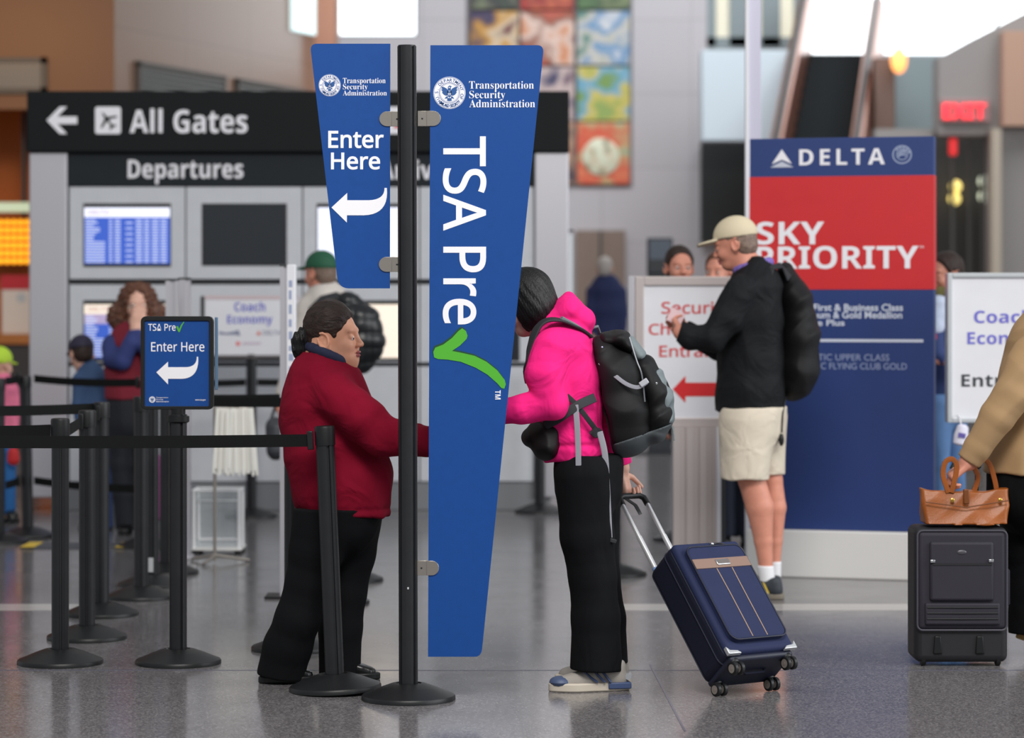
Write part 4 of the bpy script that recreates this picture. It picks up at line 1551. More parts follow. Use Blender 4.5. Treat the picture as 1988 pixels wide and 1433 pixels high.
# ------------------------------------------------------------------ shop things beyond the board
Yl = 29.0
t = thing('amber_light_panel', P(28, 512, Yl), 'glowing amber light panel in the shop beyond the departure board', 'light')
o3 = t.location
a, b = P(-60, 514, Yl) - o3, P(60, 424, Yl) - o3
MB().box((a.x, 0.0, a.z), (b.x, 0.05, b.z)).build('panel', mat('amber_panel', (150, 72, 10), 0.5), t, smooth=0)
amb = mat('amber_bulb', (255, 176, 40), 0.4, emit=1.3)
rnd = random.Random(5)
for i in range(9):
    for j in range(6):
        c = P(-50 + 13 * i, 432 + 15 * j, Yl) - o3
        MB().ball((c.x, -0.035, c.z), 0.032, 10).build('bulb', amb, t)
for x in (-0.4, 0.1):
    MB().box((x - 0.02, 0.01, b.z), (x + 0.02, 0.04, P(0, 212, YF).z + 0.3 - o3.z)).build('hanger', M['dark_grey'], t, smooth=0)
Yk = 28.4
t = thing('shop_counter', ((20 - CX) / F * Yk, Yk, 0), 'shop counter with a warm wooden top in the opening beyond the board', 'counter')
o3 = t.location
bbox('counter_top', -140, 648, 70, 668, -0.3, 0.3, mat('warm_wood', (170, 104, 48), 0.4, var=0.12, vscale=3), 0.01, Yk, t, o3)
bbox('counter_body', -136, 668, 66, 860, -0.25, 0.28, mat('counter_dark', (58, 54, 54), 0.5), 0.01, Yk, t, o3)
t = thing('menu_board', P(32, 644, Yk), 'white menu board with a red header standing on the shop counter', 'board')
o3 = t.location
bbox('board', 4, 560, 60, 648, -0.02, 0.02, mat('menu_cream', (226, 214, 204), 0.5), 0.004, Yk, t, o3).location.z = 0
for ch in t.children:
    pass
a, b = P(2, 562, Yk) - o3, P(62, 534, Yk) - o3
MB().box((a.x, -0.03, a.z), (b.x, 0.03, b.z)).build('header', mat('menu_red', (196, 36, 50), 0.5), t, smooth=0)
c = P(42, 578, Yk) - o3
ME = MB()
ME.prism([(c.x + 0.05 * math.cos(k * .42), c.z + 0.05 * math.sin(k * .42)) for k in range(15)], -0.024, -0.0195)
ME.build('round_picture', mat('menu_grey', (190, 196, 200), 0.5), t, smooth=0)
t = thing('light_bar', P(26, 412, Yl - 0.4), 'pale greenish glass light bar above the amber panel', 'light')
o3 = t.location
bbox('tube', -60, 393, 66, 412, -0.03, 0.03, mat('pale_green_light', (206, 222, 190), 0.4, emit=0.5), 0.01, Yl - 0.4, t, o3)
for x in (-0.3, 0.1):
    MB().box((x - 0.012, -0.012, P(0, 393, Yl - .4).z - o3.z), (x + 0.012, 0.012, P(0, 212, YF).z + 0.3 - o3.z)).build('hanger', M['dark_grey'], t, smooth=0)

# ------------------------------------------------------------------ people
M['skin'] = mat('skin_tan', (222, 160, 130), 0.48, sss=0.06, bump=0.05, bscale=600, var=0.05, vscale=30)
M['skin_pale'] = mat('skin_pale', (222, 172, 152), 0.5, sss=0.06, var=0.05, vscale=25)
M['skin_red'] = mat('skin_rosy', (208, 140, 118), 0.5, sss=0.05, var=0.06, vscale=30)
M['lips'] = mat('lips_rose', (160, 76, 76), 0.4)
M['hair_dark'] = mat('hair_dark_brown', (46, 31, 25), 0.5, bump=0.5, bscale=260, var=0.45, vscale=130, stretch=(.14, 1, .5), spec=0.35)
M['hair_black'] = mat('hair_black', (12, 10, 11), 0.42, bump=0.5, bscale=260, var=0.4, vscale=120, stretch=(1, 1, .10), spec=0.4)
M['hair_auburn'] = mat('hair_auburn', (92, 54, 36), 0.45, bump=0.8, bscale=60, var=0.5, vscale=40)
M['hair_grey'] = mat('hair_greyish', (120, 100, 88), 0.5, bump=0.5, bscale=100, var=0.3, vscale=60)
M['eye_white'] = mat('eye_white', (232, 226, 222), 0.2)
M['iris'] = mat('iris_brown', (40, 24, 18), 0.15)
M['maroon'] = mat('maroon_knit', (124, 10, 38), 0.9, bump=0.12, bscale=700, var=0.05, vscale=6, spec=0.15, wr=0.35, wscale=7)
M['black_cloth'] = mat('black_cloth', (13, 14, 17), 0.85, bump=0.08, bscale=500, var=0.1, vscale=5, spec=0.15, wr=0.3, wscale=6, stretch=(1, 1, .5))
M['navy_cloth'] = mat('navy_cloth', (26, 32, 62), 0.8, bump=0.1, bscale=600)
M['pink'] = mat('pink_fleece', (240, 34, 126), 0.85, bump=0.10, bscale=600, var=0.04, vscale=8, spec=0.2, wr=0.4, wscale=8)
M['khaki'] = mat('khaki_cotton', (214, 202, 184), 0.8, bump=0.08, bscale=500, var=0.04, wr=0.4, wscale=7)
M['jacket_black'] = mat('black_jacket', (16, 18, 22), 0.75, bump=0.08, bscale=300, var=0.12, vscale=6, spec=0.25, wr=0.4, wscale=7)
M['leather_black'] = mat('black_leather', (18, 18, 20), 0.28, bump=0.04, bscale=200)
M['gold'] = mat('gold', (212, 170, 80), 0.25, metal=1.0)
E3 = np.eye(3, dtype=np.float32)


class Who:
    def __init__(s, px, Y):
        s.Y = Y
        s.o = Vector(((px - CX) / F * Y, Y, 0))
        s.k = Y / F

    def s(s, px, py, r, dy=0.0, ky=1.0):
        v = P(px, py, s.Y + dy) - s.o
        return (v.x, v.y, v.z, r * (s.Y + dy) / F, ky)

    def p(s, px, py, dy=0.0):
        return tuple(P(px, py, s.Y + dy) - s.o)

    def z(s, py, dy=0.0):
        return P(0, py, s.Y + dy).z


def near(f, c, r):
    c = np.array(c, dtype=np.float32)

    def g(q):
        d = np.sqrt(((q - c) ** 2).sum(1))
        out = (d - r * 0.55).astype(np.float32)
        m = d < r
        if m.any():
            out[m] = f(q[m])
        return out
    return g


def frame(fwd, up):
    """columns: forward, side (left), up"""
    x = np.array(fwd, dtype=np.float64)
    x /= np.linalg.norm(x)
    u = np.array(up, dtype=np.float64)
    u = u - x * u.dot(x)
    u /= np.linalg.norm(u)
    return np.stack([x, np.cross(u, x), u], 1).astype(np.float32)


class Head:
    def __init__(s, c, yaw, pitch=0.0, roll=0.0, sc=1.0):
        s.c = np.array(c, dtype=np.float32)
        R = Matrix.Rotation(math.radians(yaw), 3, 'Z') @ Matrix.Rotation(math.radians(pitch), 3, 'Y') @ Matrix.Rotation(math.radians(roll), 3, 'X')
        s.R = np.array(R, dtype=np.float32)
        s.sc = sc

    def loc(s, q):
        return ((q - s.c) @ s.R) / s.sc

    def w(s, x, y, z):
        return tuple(s.c + s.R @ np.array((x, y, z), dtype=np.float32) * s.sc)

    def mat(s):
        m = Matrix([list(r) for r in s.R * s.sc]).to_4x4()
        m.translation = Vector([float(v) for v in s.c])
        return m

    def skin(s, jowl=0.0):
        def f(q):
            p = s.loc(q)
            a = p.copy()
            a[:, 1] = np.abs(a[:, 1])
            d = ell(p, (-.010, 0, .030), (.098, .076, .090))
            d = smin(d, ell(p, (.022, 0, -.030), (.066, .059, .086)), .03)
            d = smin(d, ell(p, (.056, 0, -.090), (.030, .032, .026)), .03)
            if jowl:
                d = smin(d, ell(a, (.034, .034, -.078), (.046, .028, .038)), .03)
                d = smin(d, ell(a, (.0795, .0315, .0015), (.0138, .0155, .0088)), .004)
                d = smin(d, ell(p, (.030, 0, -.110), (.046, .040, .026)), .03)
            d = smin(d, ell(a, (.058, .036, -.034), (.030, .024, .028)), .018)
            d = smin(d, ell(a, (.078, .022, .024), (.014, .026, .010)), .02)
            d = smax(d, -ell(a, (.102, .031, -.003), (.020, .017, .012)), .014)
            d = smin(d, ell(a, (.0785, .0315, -.003), (.0125, .0150, .0105)), .004)
            d = smin(d, chain(p, [(.086, 0, .014, .008), (.099, 0, -.014, .0085), (.1065, 0, -.031, .0115)]), .016)
            d = smin(d, ell(a, (.099, .012, -.035), (.012, .008, .008)), .006)
            d = smax(d, -ell(a, (.103, .007, -.043), (.006, .0035, .005)), .003)
            d = smin(d, ell(p, (.090, 0, -.061), (.0125, .025, .0065)), .005)
            d = smin(d, ell(p, (.088, 0, -.073), (.0125, .021, .0072)), .005)
            d = smax(d, -ell(p, (.104, 0, -.0668), (.012, .022, .0016)), .003)
            er = [(-.016 + .019 * math.sin(t) - .004 * math.cos(t), .079 + .006 * (1 - math.sin(t)) * .5 + .004, -.006 + .029 * math.cos(t), .0048) for t in [k * math.pi / 6 - .3 for k in range(11)]]
            e = smin(ell(a, (-.014, .077, -.008), (.017, .006, .028)), ell(a, (-.006, .080, -.034), (.009, .006, .010)), .006)
            e = smin(e, chain(a, er), .003)
            e = smax(e, -ell(a, (-.010, .090, -.004), (.010, .012, .018)), .003)
            d = smin(d, e, .005)
            return d * s.sc
        return near(f, s.c, 0.26)

    def lips(s, me):
        """second material slot on the lip faces"""
        n = len(me.polygons)
        v = np.empty(len(me.vertices) * 3, dtype=np.float32)
        me.vertices.foreach_get('co', v)
        v = v.reshape(-1, 3)
        li = np.empty(n * 4, dtype=np.int32)
        me.loops.foreach_get('vertex_index', li)
        c = v[li.reshape(-1, 4)].mean(1)
        p = s.loc(c)
        up = ((p[:, 1] / .024) ** 2 + ((p[:, 2] + .0615) / .0068) ** 2 < 1) | ((p[:, 1] / .021) ** 2 + ((p[:, 2] + .073) / .0078) ** 2 < 1)
        m = (up & (p[:, 0] > .080) & (p[:, 0] < .106)).astype(np.int32)
        me.polygons.foreach_set('material_index', m)

    def eyes(s, par, gaze=-10):
        for sy in (-1, 1):
            c = s.w(.0795, sy * .0315, -.0045)
            R = Matrix([list(r) for r in s.R]).to_4x4()
            Mx = Matrix.Translation(c) @ R @ Matrix.Scale(s.sc, 4)
            eb = MB().ball((0, 0, 0), 0.0122, 20, Mx)
            o = eb.build('eye', [M['eye_white'], M['iris']], par, smooth=60)
            g = Mx @ Matrix.Rotation(math.radians(-gaze), 4, 'Y')
            gd = (g.to_3x3() @ Vector((1, 0, 0))).normalized()
            for f_ in o.data.polygons:
                if (f_.center - Vector(c)).normalized().dot(gd) > 0.86:
                    f_.material_index = 1
            b = MB()
            pts = [s.w(.089, sy * .014, .0175), s.w(.0905, sy * .026, .0225), s.w(.084, sy * .040, .0215), s.w(.074, sy * .050, .0165)]
            b.tube(pts, [0.0022, 0.003, 0.0026, 0.0012], 8)
            b.build('eyebrow', M['hair_dark'], par)


def hand_fn(wrist, fwd, palm, thumb=1, curl=0.5, sc=1.0, spread=0.0, thumb_in=0.4):
    R = frame(fwd, [-v for v in palm])
    w = np.array(wrist, dtype=np.float32)

    def f(q):
        p = ((q - w) @ R) / sc
        p[:, 1] *= thumb
        d = rbox(p, (.044, 0, 0), (.050, .040, .0145), .013)
        for i, L in enumerate((.070, .078, .072, .056)):
            y = .029 - .0195 * i
            pt = np.array((.086 - .004 * abs(i - 1), y, -.001))
            pts = [tuple(pt) + (.0092,)]
            an = 0.0
            yaw = (1.5 - i) * spread
            for seg, (fr_, bend) in enumerate(((.45, .75), (.30, 1.05), (.25, .75))):
                an += bend * curl
                pt = pt + L * fr_ * np.array((math.cos(an) * math.cos(yaw), math.sin(yaw), -math.sin(an)))
                pts.append(tuple(pt) + (.0088 - .0008 * seg,))
            d = smin(d, chain(p, pts), .004)
        t0 = np.array((.016, .032, -.004))
        a = math.radians(62)
        t1 = t0 + .036 * np.array((math.cos(a), math.sin(a) * (1 - thumb_in * .6), -.25 - thumb_in * .5))
        t2 = t1 + .030 * np.array((math.cos(a * .55), math.sin(a * .4) * (1 - thumb_in * 1.3), -.3 - thumb_in * .4))
        t3 = t2 + .024 * np.array((.92, -.1 * thumb_in, -.35 * curl - .1))
        d = smin(d, chain(p, [tuple(t0) + (.013,), tuple(t1) + (.0110,), tuple(t2) + (.0098,), tuple(t3) + (.0085,)]), .006)
        d = smin(d, chain(p, [(-.05, 0, 0, .026, 1), (.0, 0, 0, .025), (.02, 0, 0, .020)]), .014)
        return d * sc
    return near(f, np.array(wrist) + np.array(fwd) / np.linalg.norm(fwd) * 0.08 * sc, 0.24 * sc)


def build_field(name, fns, pts, vox, m, par=None, pad=0.06, k=0.02, loc=None, post=None):
    """one surface out of several distance functions blended together"""
    lo, hi = bounds(pts, 0)
    rmax = max([p[3] * max(1, p[4] if len(p) > 4 else 1) if len(p) > 3 else 0.02 for p in pts])
    lo, hi = lo - pad - rmax, hi + pad + rmax

    def fn(q):
        d = None
        for f in fns:
            kk = k
            if isinstance(f, tuple):
                f, kk = f
            e = f(q)
            d = e if d is None else smin(d, e, kk)
        if post:
            d = post(q, d)
        return d
    me = field_mesh(name, fn, lo, hi, vox)
    o = link(name, me, m, par)
    if loc is not None:
        o.location = loc
    return o


def CH(pts, grow=0.0, k=0.01):
    return lambda q: chain(q, pts, grow, k)


def shoe(par, heel, toe, w, hgt, upper, sole, name='shoe', lift=0.0, stripe=None, zoff=0.0, sole_h=0.028):
    """heel and toe: ground points (x, y) in the person's frame"""
    hx, hy = heel
    tx, ty = toe
    L = math.hypot(tx - hx, ty - hy)
    a = math.atan2(ty - hy, tx - hx)
    base = Matrix.Translation((hx, hy, zoff)) @ Matrix.Rotation(a, 4, 'Z') @ Matrix.Rotation(-lift, 4, 'Y')
    so = MB()
    out = []
    n = 28
    for k in range(n):
        t = 2 * math.pi * k / n
        x = L / 2 + L / 2 * math.copysign(abs(math.cos(t)) ** 0.75, math.cos(t))
        wid = w / 2 * (0.80 + 0.30 * math.exp(-((x / L - 0.70) / 0.22) ** 2) - 0.10 * math.exp(-((x / L - 0.42) / 0.14) ** 2))
        out.append((x, wid * math.copysign(abs(math.sin(t)) ** 0.85, math.sin(t))))
    so.column(out, 0.0, sole_h)
    pts = [(0.045, 0, 0.045, w * .36), (L * .35, 0, 0.052, w * .36), (L * .66, 0, 0.036, w * .42), (L - 0.05, 0, 0.026, w * .36)]

    def f(q):
        d = chain(q, pts)
        d = smin(d, chain(q, [(0.05, 0, hgt * .8, w * .34), (0.11, 0, hgt * .72, w * .33), (L * .5, 0, 0.055, w * .30)]), .03)
        d = smax(d, sole_h * 0.8 - q[:, 2], .003)
        d = smax(d, q[:, 2] - hgt + (q[:, 0] - 0.05) * 0.25, .01)
        return d
    lo, hi = np.array((-0.06, -w, -0.02)), np.array((L + 0.06, w, hgt + 0.06))
    me = field_mesh(name, f, lo, hi, 0.005)
    u = link(name, me, upper, par)
    u.matrix_local = base
    s_ = so.build('sole', sole, u, bevel=0.006)
    if stripe:
        for sy in (-1, 1):
            st = MB()
            for x0, x1, zz in ((L * .33, L * .48, .085), (L * .42, L * .57, .075), (L * .26, L * .39, .09)):
                yb = w * .40
                st.tube([(x0, sy * (yb + .006), sole_h + .004), ((x0 + x1) / 2, sy * (yb + .004), zz * .72), (x1, sy * yb * .72, zz)], 0.0048, 6)
            st.build('side_stripe', stripe, u)
    return u


def wrinkle(amp, f=1.0, seed=0.0):
    return lambda q, d: d + folds(q, amp, f, seed)


def THIN(pts):
    """a leg well inside its trouser leg, ending at the ankle"""
    out = [p[:3] + (min(p[3] * .66, .085 - .012 * i),) + p[4:] for i, p in enumerate(pts)]
    a, b = out[-2], out[-1]
    out[-1] = tuple(a[i] + (b[i] - a[i]) * .97 for i in range(3)) + (min(b[3], .036), 1.0)
    return out


def CORE(t):
    """waist and pelvis under the clothes"""
    a, b, c = t[-3], t[-2], t[-1]
    return [a[:3] + (a[3] * .6,) + a[4:], b[:3] + (b[3] * .55,) + b[4:], c[:2] + (c[2] - .06, c[3] * .5) + c[4:]]


GP = 'airport staff and passengers'

# ---- woman in the maroon sweater at the sign post -----------------------------------------------------------
A = Who(625, 11.01)
hd = Head(A.p(648, 657, 0.0), -14, -5, 0, 1.03)
torso = [A.s(618, 707, 38, .02, 1.3), A.s(628, 740, 69, .02, 1.25), A.s(632, 778, 86, .02, 1.02), A.s(634, 822, 89, .02, .93), A.s(644, 872, 92, .02, .9), A.s(662, 925, 98, .02, .86), A.s(666, 985, 92, .02, .88)]
armR = [A.s(648, 765, 44, -.13), A.s(704, 815, 45, -.16), A.s(742, 847, 40, -.16), A.s(800, 855, 31, -.15), A.s(848, 858, 28, -.12)]
armL = [A.s(650, 765, 42, .18), A.s(702, 815, 40, .20), A.s(748, 845, 36, .18), A.s(805, 852, 29, .12), A.s(852, 856, 27, .05)]
neck = [A.s(634, 655, 34), A.s(630, 690, 38), A.s(626, 712, 46)]
legR = [A.s(632, 985, 62, -.06), A.s(614, 1075, 51, -.07), A.s(597, 1130, 43, -.08), A.s(577, 1200, 43, -.08), A.s(559, 1255, 46, -.05), A.s(546, 1308, 47, -.03)]
legL = [A.s(684, 985, 59, .08), A.s(676, 1075, 52, .08), A.s(668, 1150, 44, .08), A.s(661, 1220, 41, .08), A.s(660, 1310, 41, .08)]
body = build_field('person', [CH(torso[:-2], -.036), (CH(CORE(torso)), .03), (CH(armR, -.016), .02), (CH(armL, -.016), .02), (CH(THIN([A.s(645, 1035, 48, -.04)] + legR[1:])), .02), (CH(THIN([A.s(680, 1035, 48, .07)] + legL[1:])), .02), (CH(neck), .03), (hd.skin(1), .016),
                              (hand_fn(A.p(855, 858, -.12), (1, .25, -.05), (0, .6, -.8), -1, .35), .012), (hand_fn(A.p(860, 856, .05), (1, -.1, -.05), (0, -.7, -.7), 1, .45), .012)],
                   torso + armR + armL + legR + legL + [A.s(650, 600, 50)] + [A.s(930, 850, 20)], 0.0042, [M['skin'], M['lips']], None, loc=A.o)
hd.lips(body.data)
tag(body, 'woman in a maroon sweater with a short dark ponytail, reaching forward', 'person', GP)
hd.eyes(body, -22)
zh = A.z(997)
sl = A.p(846, 858, -.12)


def sweater(q):
    d = chain(q, torso, 0.0, .02)
    d = cut(q, d, (0, 0, zh), (-.06, 0, -1), .012)
    a = smin(chain(q, armR, 0, .01), chain(q, armL, 0, .01), .01)
    a = cut(q, a, sl, (1, 0, 0), .006)
    d = smin(d, a, .03)
    # open at the neck
    n = chain(q, [A.s(630, 660, 36), A.s(630, 700, 40)], 0.0)
    d = smax(d, -n, .008)
    zf = (q[:, 2] - zh)
    return d + folds(q, .0035, .9, 1.3) + 0.004 * np.exp(-((zf - .02) / .012) ** 2)


build_field('sweater', [sweater], torso + armR + armL, 0.005, M['maroon'], body)
col_pts = [A.s(638 + 37 * math.cos(t), 692 + 17 * math.cos(t) - 2, 10, 0.085 * math.sin(t)) for t in [k * math.pi / 10 for k in range(21)]]
build_field('shirt_collar', [CH(col_pts), CH([A.s(668, 712, 9, -.02), A.s(676, 730, 7, -.01)])], col_pts, 0.004, M['navy_cloth'], body, pad=.03)


def trousers_fn(legs, hips, hems, zt, amp=.003, seed=0.0, k=.03):
    def f(q):
        d = chain(q, hips, 0, .02)
        for lg, hm in zip(legs, hems):
            e = cut(q, chain(q, lg, 0, .02), hm[0], hm[1], .008)
            d = smin(d, e, k)
        d = smax(d, q[:, 2] - zt, .006)
        return d + folds(q, amp, .8, seed, .5)
    return f


hips = [A.s(659, 975, 84, .01, .95), A.s(655, 1010, 80, .01, .95)]
build_field('trousers', [trousers_fn([legR, legL], hips, [(A.p(546, 1316, -.03), (-.15, 0, -1)), (A.p(660, 1322, .08), (0, 0, -1))], A.z(985), .003, 2.0)], hips + legR + legL, 0.0055, M['black_cloth'], body)
sx = A.p(500, 1332)[0]
shoe(body, (A.p(504, 0)[0], -.055), (A.p(617, 0)[0], -.015), .088, .085, M['leather_black'], M['black_plastic'])
shoe(body, (A.p(626, 0)[0], .09), (A.p(737, 0)[0], .06), .088, .085, M['leather_black'], M['black_plastic'])


def hair_a(q):
    p = hd.loc(q)
    d = ell(p, (-.014, 0, .046), (.104, .084, .106))
    d = smin(d, ell(p, (-.055, 0, -.020), (.050, .058, .058)), .03)
    edge = p[:, 0] - (.030 + .62 * p[:, 2]) - .012 * np.abs(p[:, 1]) / .08
    d = smax(d, edge, .02)
    d = smax(d, -(p[:, 2] + .088), .01)
    a = p.copy()
    a[:, 1] = np.abs(a[:, 1])
    d = smax(d, -ell(a, (-.004, .085, -.012), (.026, .03, .036)), .008)
    return (d + .0016 * np.sin(p[:, 2] * 160 + 40 * p[:, 0]) * np.sin(p[:, 1] * 120)) * hd.sc


hair = build_field('hair', [hair_a], [A.s(640, 640, 70)], 0.004, M['hair_dark'], body, pad=.04)
tail = [A.s(603, 650, 12), A.s(592, 648, 13), A.s(585, 660, 17), A.s(584, 678, 15), A.s(588, 692, 6), A.s(580, 688, 8)]
build_field('ponytail', [lambda q: chain(q, tail, 0, .01) + .003 * np.sin(q[:, 0] * 260 + q[:, 2] * 60) + .002 * np.sin(q[:, 1] * 320)], tail, 0.0035, M['hair_black'], hair, pad=.03)
cc = A.p(599, 650)
MB().lathe([(0.022, -.006), (0.030, -.004), (0.030, .004), (0.022, .006)], 18, Matrix.Translation(cc) @ Matrix.Rotation(1.25, 4, 'Y')).build('hair_tie', mat('hair_tie', (176, 186, 216), 0.5), hair)
ec = hd.w(-.004, -.083, -.047)
er = MB()
er.tube([(ec[0] + .008 * math.sin(t), ec[1] - .004, ec[2] - .006 - .010 * math.cos(t)) for t in [k * math.pi / 6 for k in range(12)]], 0.0018, 8)
er.build('earring', M['gold'], body)

# ---- woman in the pink hoodie ------------------------------------------------------------------------------
B = Who(1130, 10.86)
hb = Head(B.p(1022, 588, 0.0), 172, 26, 0, 1.0)
torsoB = [B.s(1096, 640, 42, 0, 1.5), B.s(1092, 672, 60, 0, 1.62), B.s(1096, 730, 68, 0, 1.38), B.s(1103, 800, 66, 0, 1.28), B.s(1112, 860, 60, 0, 1.35), B.s(1117, 900, 58, 0, 1.4)]
armBL = [B.s(1070, 676, 39, -.17), B.s(1058, 728, 37, -.20), B.s(1070, 783, 33, -.20), B.s(1010, 796, 28, -.19), B.s(955, 800, 24, -.16)]
armBR = [B.s(1098, 672, 42, .18), B.s(1140, 740, 36, .24), B.s(1168, 800, 32, .27), B.s(1194, 864, 26, .31), B.s(1206, 908, 23, .32)]
neckB = [B.s(1035, 600, 33), B.s(1062, 630, 36), B.s(1088, 655, 46)]
legBL = [B.s(1132, 925, 56, -.085, 1.1), B.s(1140, 1040, 51, -.09), B.s(1150, 1120, 45, -.09), B.s(1156, 1200, 47, -.09), B.s(1158, 1305, 51, -.09)]
legBR = [B.s(1150, 925, 58, .085, 1.1), B.s(1154, 1040, 47, .09), B.s(1160, 1120, 42, .10), B.s(1170, 1200, 43, .11), B.s(1175, 1292, 45, .11)]
gripB = B.p(1222, 940, .34)
bodyB = build_field('person', [CH(torsoB[:-2], -.036), (CH(CORE(torsoB)), .03), (CH(armBL, -.014), .02), (CH(armBR, -.014), .02), (CH(THIN(legBL)), .02), (CH(THIN(legBR)), .02), (CH(neckB), .03), (hb.skin(0), .02),
                               (hand_fn(B.p(948, 800, -.16), (-1, .35, .05), (.2, .8, -.6), 1, .35), .012),
                               (hand_fn(B.p(1208, 918, .33), (.26, .05, -1), (1, -.3, .2), -1, 1.2), .012)],
                    torsoB + armBL + armBR + legBL + legBR + [B.s(1010, 530, 40), B.s(880, 800, 20), B.s(1235, 960, 20, .34)], 0.0045, [M['skin_pale'], M['lips']], None, loc=B.o)
hb.lips(bodyB.data)
tag(bodyB, 'woman with a black bob in a bright pink hoodie and black trousers', 'person', GP)
hb.eyes(bodyB, -25)
zhB = B.z(889)


def hoodie(q):
    d = chain(q, torsoB, 0.0, .02)
    d = cut(q, d, (0, 0, zhB), (.12, 0, -1), .014)
    d = d + 0.006 * np.exp(-((q[:, 2] - zhB - .055) / .012) ** 2)
    a = cut(q, chain(q, armBL, 0, .012), B.p(955, 800, -.16), (-1, 0, 0), .006)
    b = cut(q, chain(q, armBR, 0, .012), B.p(1206, 905, .32), (.3, 0, -1), .006)
    d = smin(d, smin(a, b, .01), .028)
    h = chain(q, [B.s(1072, 622, 25, 0, 2.1), B.s(1105, 606, 29, 0, 2.1), B.s(1130, 622, 25, 0, 1.9), B.s(1124, 648, 20, 0, 1.7)], 0, .015)
    h = smin(h, chain(q, [B.s(1098, 592, 15, 0, 1.8), B.s(1104, 576, 10, 0, 1.4)]), .02)
    d = smin(d, h, .012)
    d = smax(d, -chain(q, [B.s(1030, 596, 36), B.s(1068, 630, 34)]), .008)
    return d + folds(q, .0032, .85, 4.4)


hoodie_o = build_field('hoodie', [hoodie], torsoB + armBL + armBR + [B.s(1105, 575, 20)], 0.005, M['pink'], bodyB)
hipsB = [B.s(1143, 905, 68, 0, 1.25), B.s(1143, 945, 66, 0, 1.25)]
build_field('trousers', [trousers_fn([legBL, legBR], hipsB, [(B.p(1158, 1300, -.09), (-.05, 0, -1)), (B.p(1175, 1288, .11), (0, 0, -1))], B.z(882), .0022, 7.0)], hipsB + legBL + legBR, 0.0055, M['black_cloth'], bodyB)
run_up = mat('runner_mesh', (150, 144, 138), 0.7, bump=0.2, bscale=500, var=0.06)
run_so = mat('runner_sole', (196, 186, 172), 0.6, var=0.05)
run_bl = mat('runner_blue', (58, 74, 112), 0.5)
run_si = mat('runner_silver', (196, 200, 206), 0.3, metal=0.5)
shB = shoe(bodyB, (B.p(1221, 0)[0], -.09), (B.p(1064, 0)[0], -.13), .10, .115, run_up, run_so, stripe=run_bl, sole_h=.034)
hcn = MB()
hcn.tube([(.012, -.030, .055), (.002, 0, .058), (.012, .030, .055)], .013, 8)
hcn.tube([(.03, -.044, .050), (.06, -.046, .062), (.10, -.046, .050)], .008, 8)
hcn.build('heel_counter', run_si, shB)
tc1 = MB().ball((.270, 0, .036), (.046, .045, .024), 16)
tc1.build('toe_cap', mat('toe_blue', (66, 80, 112), 0.5), shB)
MB().column([(.0, .040), (.0, -.040), (.09, -.045), (.09, .045)], .010, .0345).build('sole_pad', run_bl, shB, bevel=.004)
shoe(bodyB, (B.p(1228, 0)[0], .11), (B.p(1078, 0)[0], .12), .10, .115, run_up, run_so, stripe=run_bl, sole_h=.034)


def hair_b(q):
    p = hb.loc(q)
    d = ell(p, (-.014, 0, .036), (.110, .090, .100))
    side = ell(p, (-.020, 0, -.035), (.096, .098, .100))
    d = smin(d, side, .03)
    reg = np.maximum(.055 - p[:, 0], p[:, 2] - .070)
    d = smax(d, -reg, .02)
    d = smax(d, -(p[:, 2] + .125 + .25 * p[:, 0]), .012)
    d = smax(d, -chain(q, neckB, 0.004), .01)
    ang = np.arctan2(p[:, 1], p[:, 0] + .02)
    return (d + .0009 * np.sin(ang * 23 + 4 * np.sin(p[:, 2] * 14) + 3 * p[:, 0] * 20) + .0006 * np.sin(ang * 57 + 3 * np.sin(p[:, 2] * 23))) * hb.sc


build_field('hair', [hair_b], [B.s(1025, 590, 80)], 0.004, M['hair_black'], bodyB, pad=.04)

# ---- man in the beige cap ----------------------------------------------------------------------------------
C_ = Who(1470, 14.1)
hc = Head(C_.p(1427, 474, 0.0), 165, 14, 0, 1.05)
torsoC = [C_.s(1466, 530, 36, 0, 1.4), C_.s(1466, 556, 52, 0, 1.42), C_.s(1460, 620, 60, 0, 1.25), C_.s(1457, 700, 64, 0, 1.15), C_.s(1456, 760, 66, 0, 1.15), C_.s(1456, 806, 68, 0, 1.1)]
armCL = [C_.s(1440, 566, 33, -.17), C_.s(1412, 618, 31, -.2), C_.s(1385, 655, 28, -.2), C_.s(1340, 655, 24, -.18), C_.s(1322, 645, 21, -.16)]
armCR = [C_.s(1470, 566, 33, .17), C_.s(1430, 640, 29, .22), C_.s(1400, 675, 26, .2), C_.s(1350, 655, 22, .1), C_.s(1332, 642, 20, .05)]
neckC = [C_.s(1437, 490, 25), C_.s(1450, 515, 28), C_.s(1462, 540, 36)]
legCL = [C_.s(1456, 826, 26, -.085), C_.s(1450, 880, 32, -.085), C_.s(1459, 931, 26, -.085), C_.s(1475, 985, 27, -.085), C_.s(1482, 1050, 18, -.085), C_.s(1488, 1110, 13, -.085), C_.s(1490, 1150, 14, -.085)]
legCR = [C_.s(1470, 826, 26, .085), C_.s(1486, 880, 28, .085), C_.s(1496, 931, 23, .085), C_.s(1503, 985, 23, .085), C_.s(1503, 1050, 16, .085), C_.s(1502, 1105, 12, .085), C_.s(1502, 1140, 13, .085)]
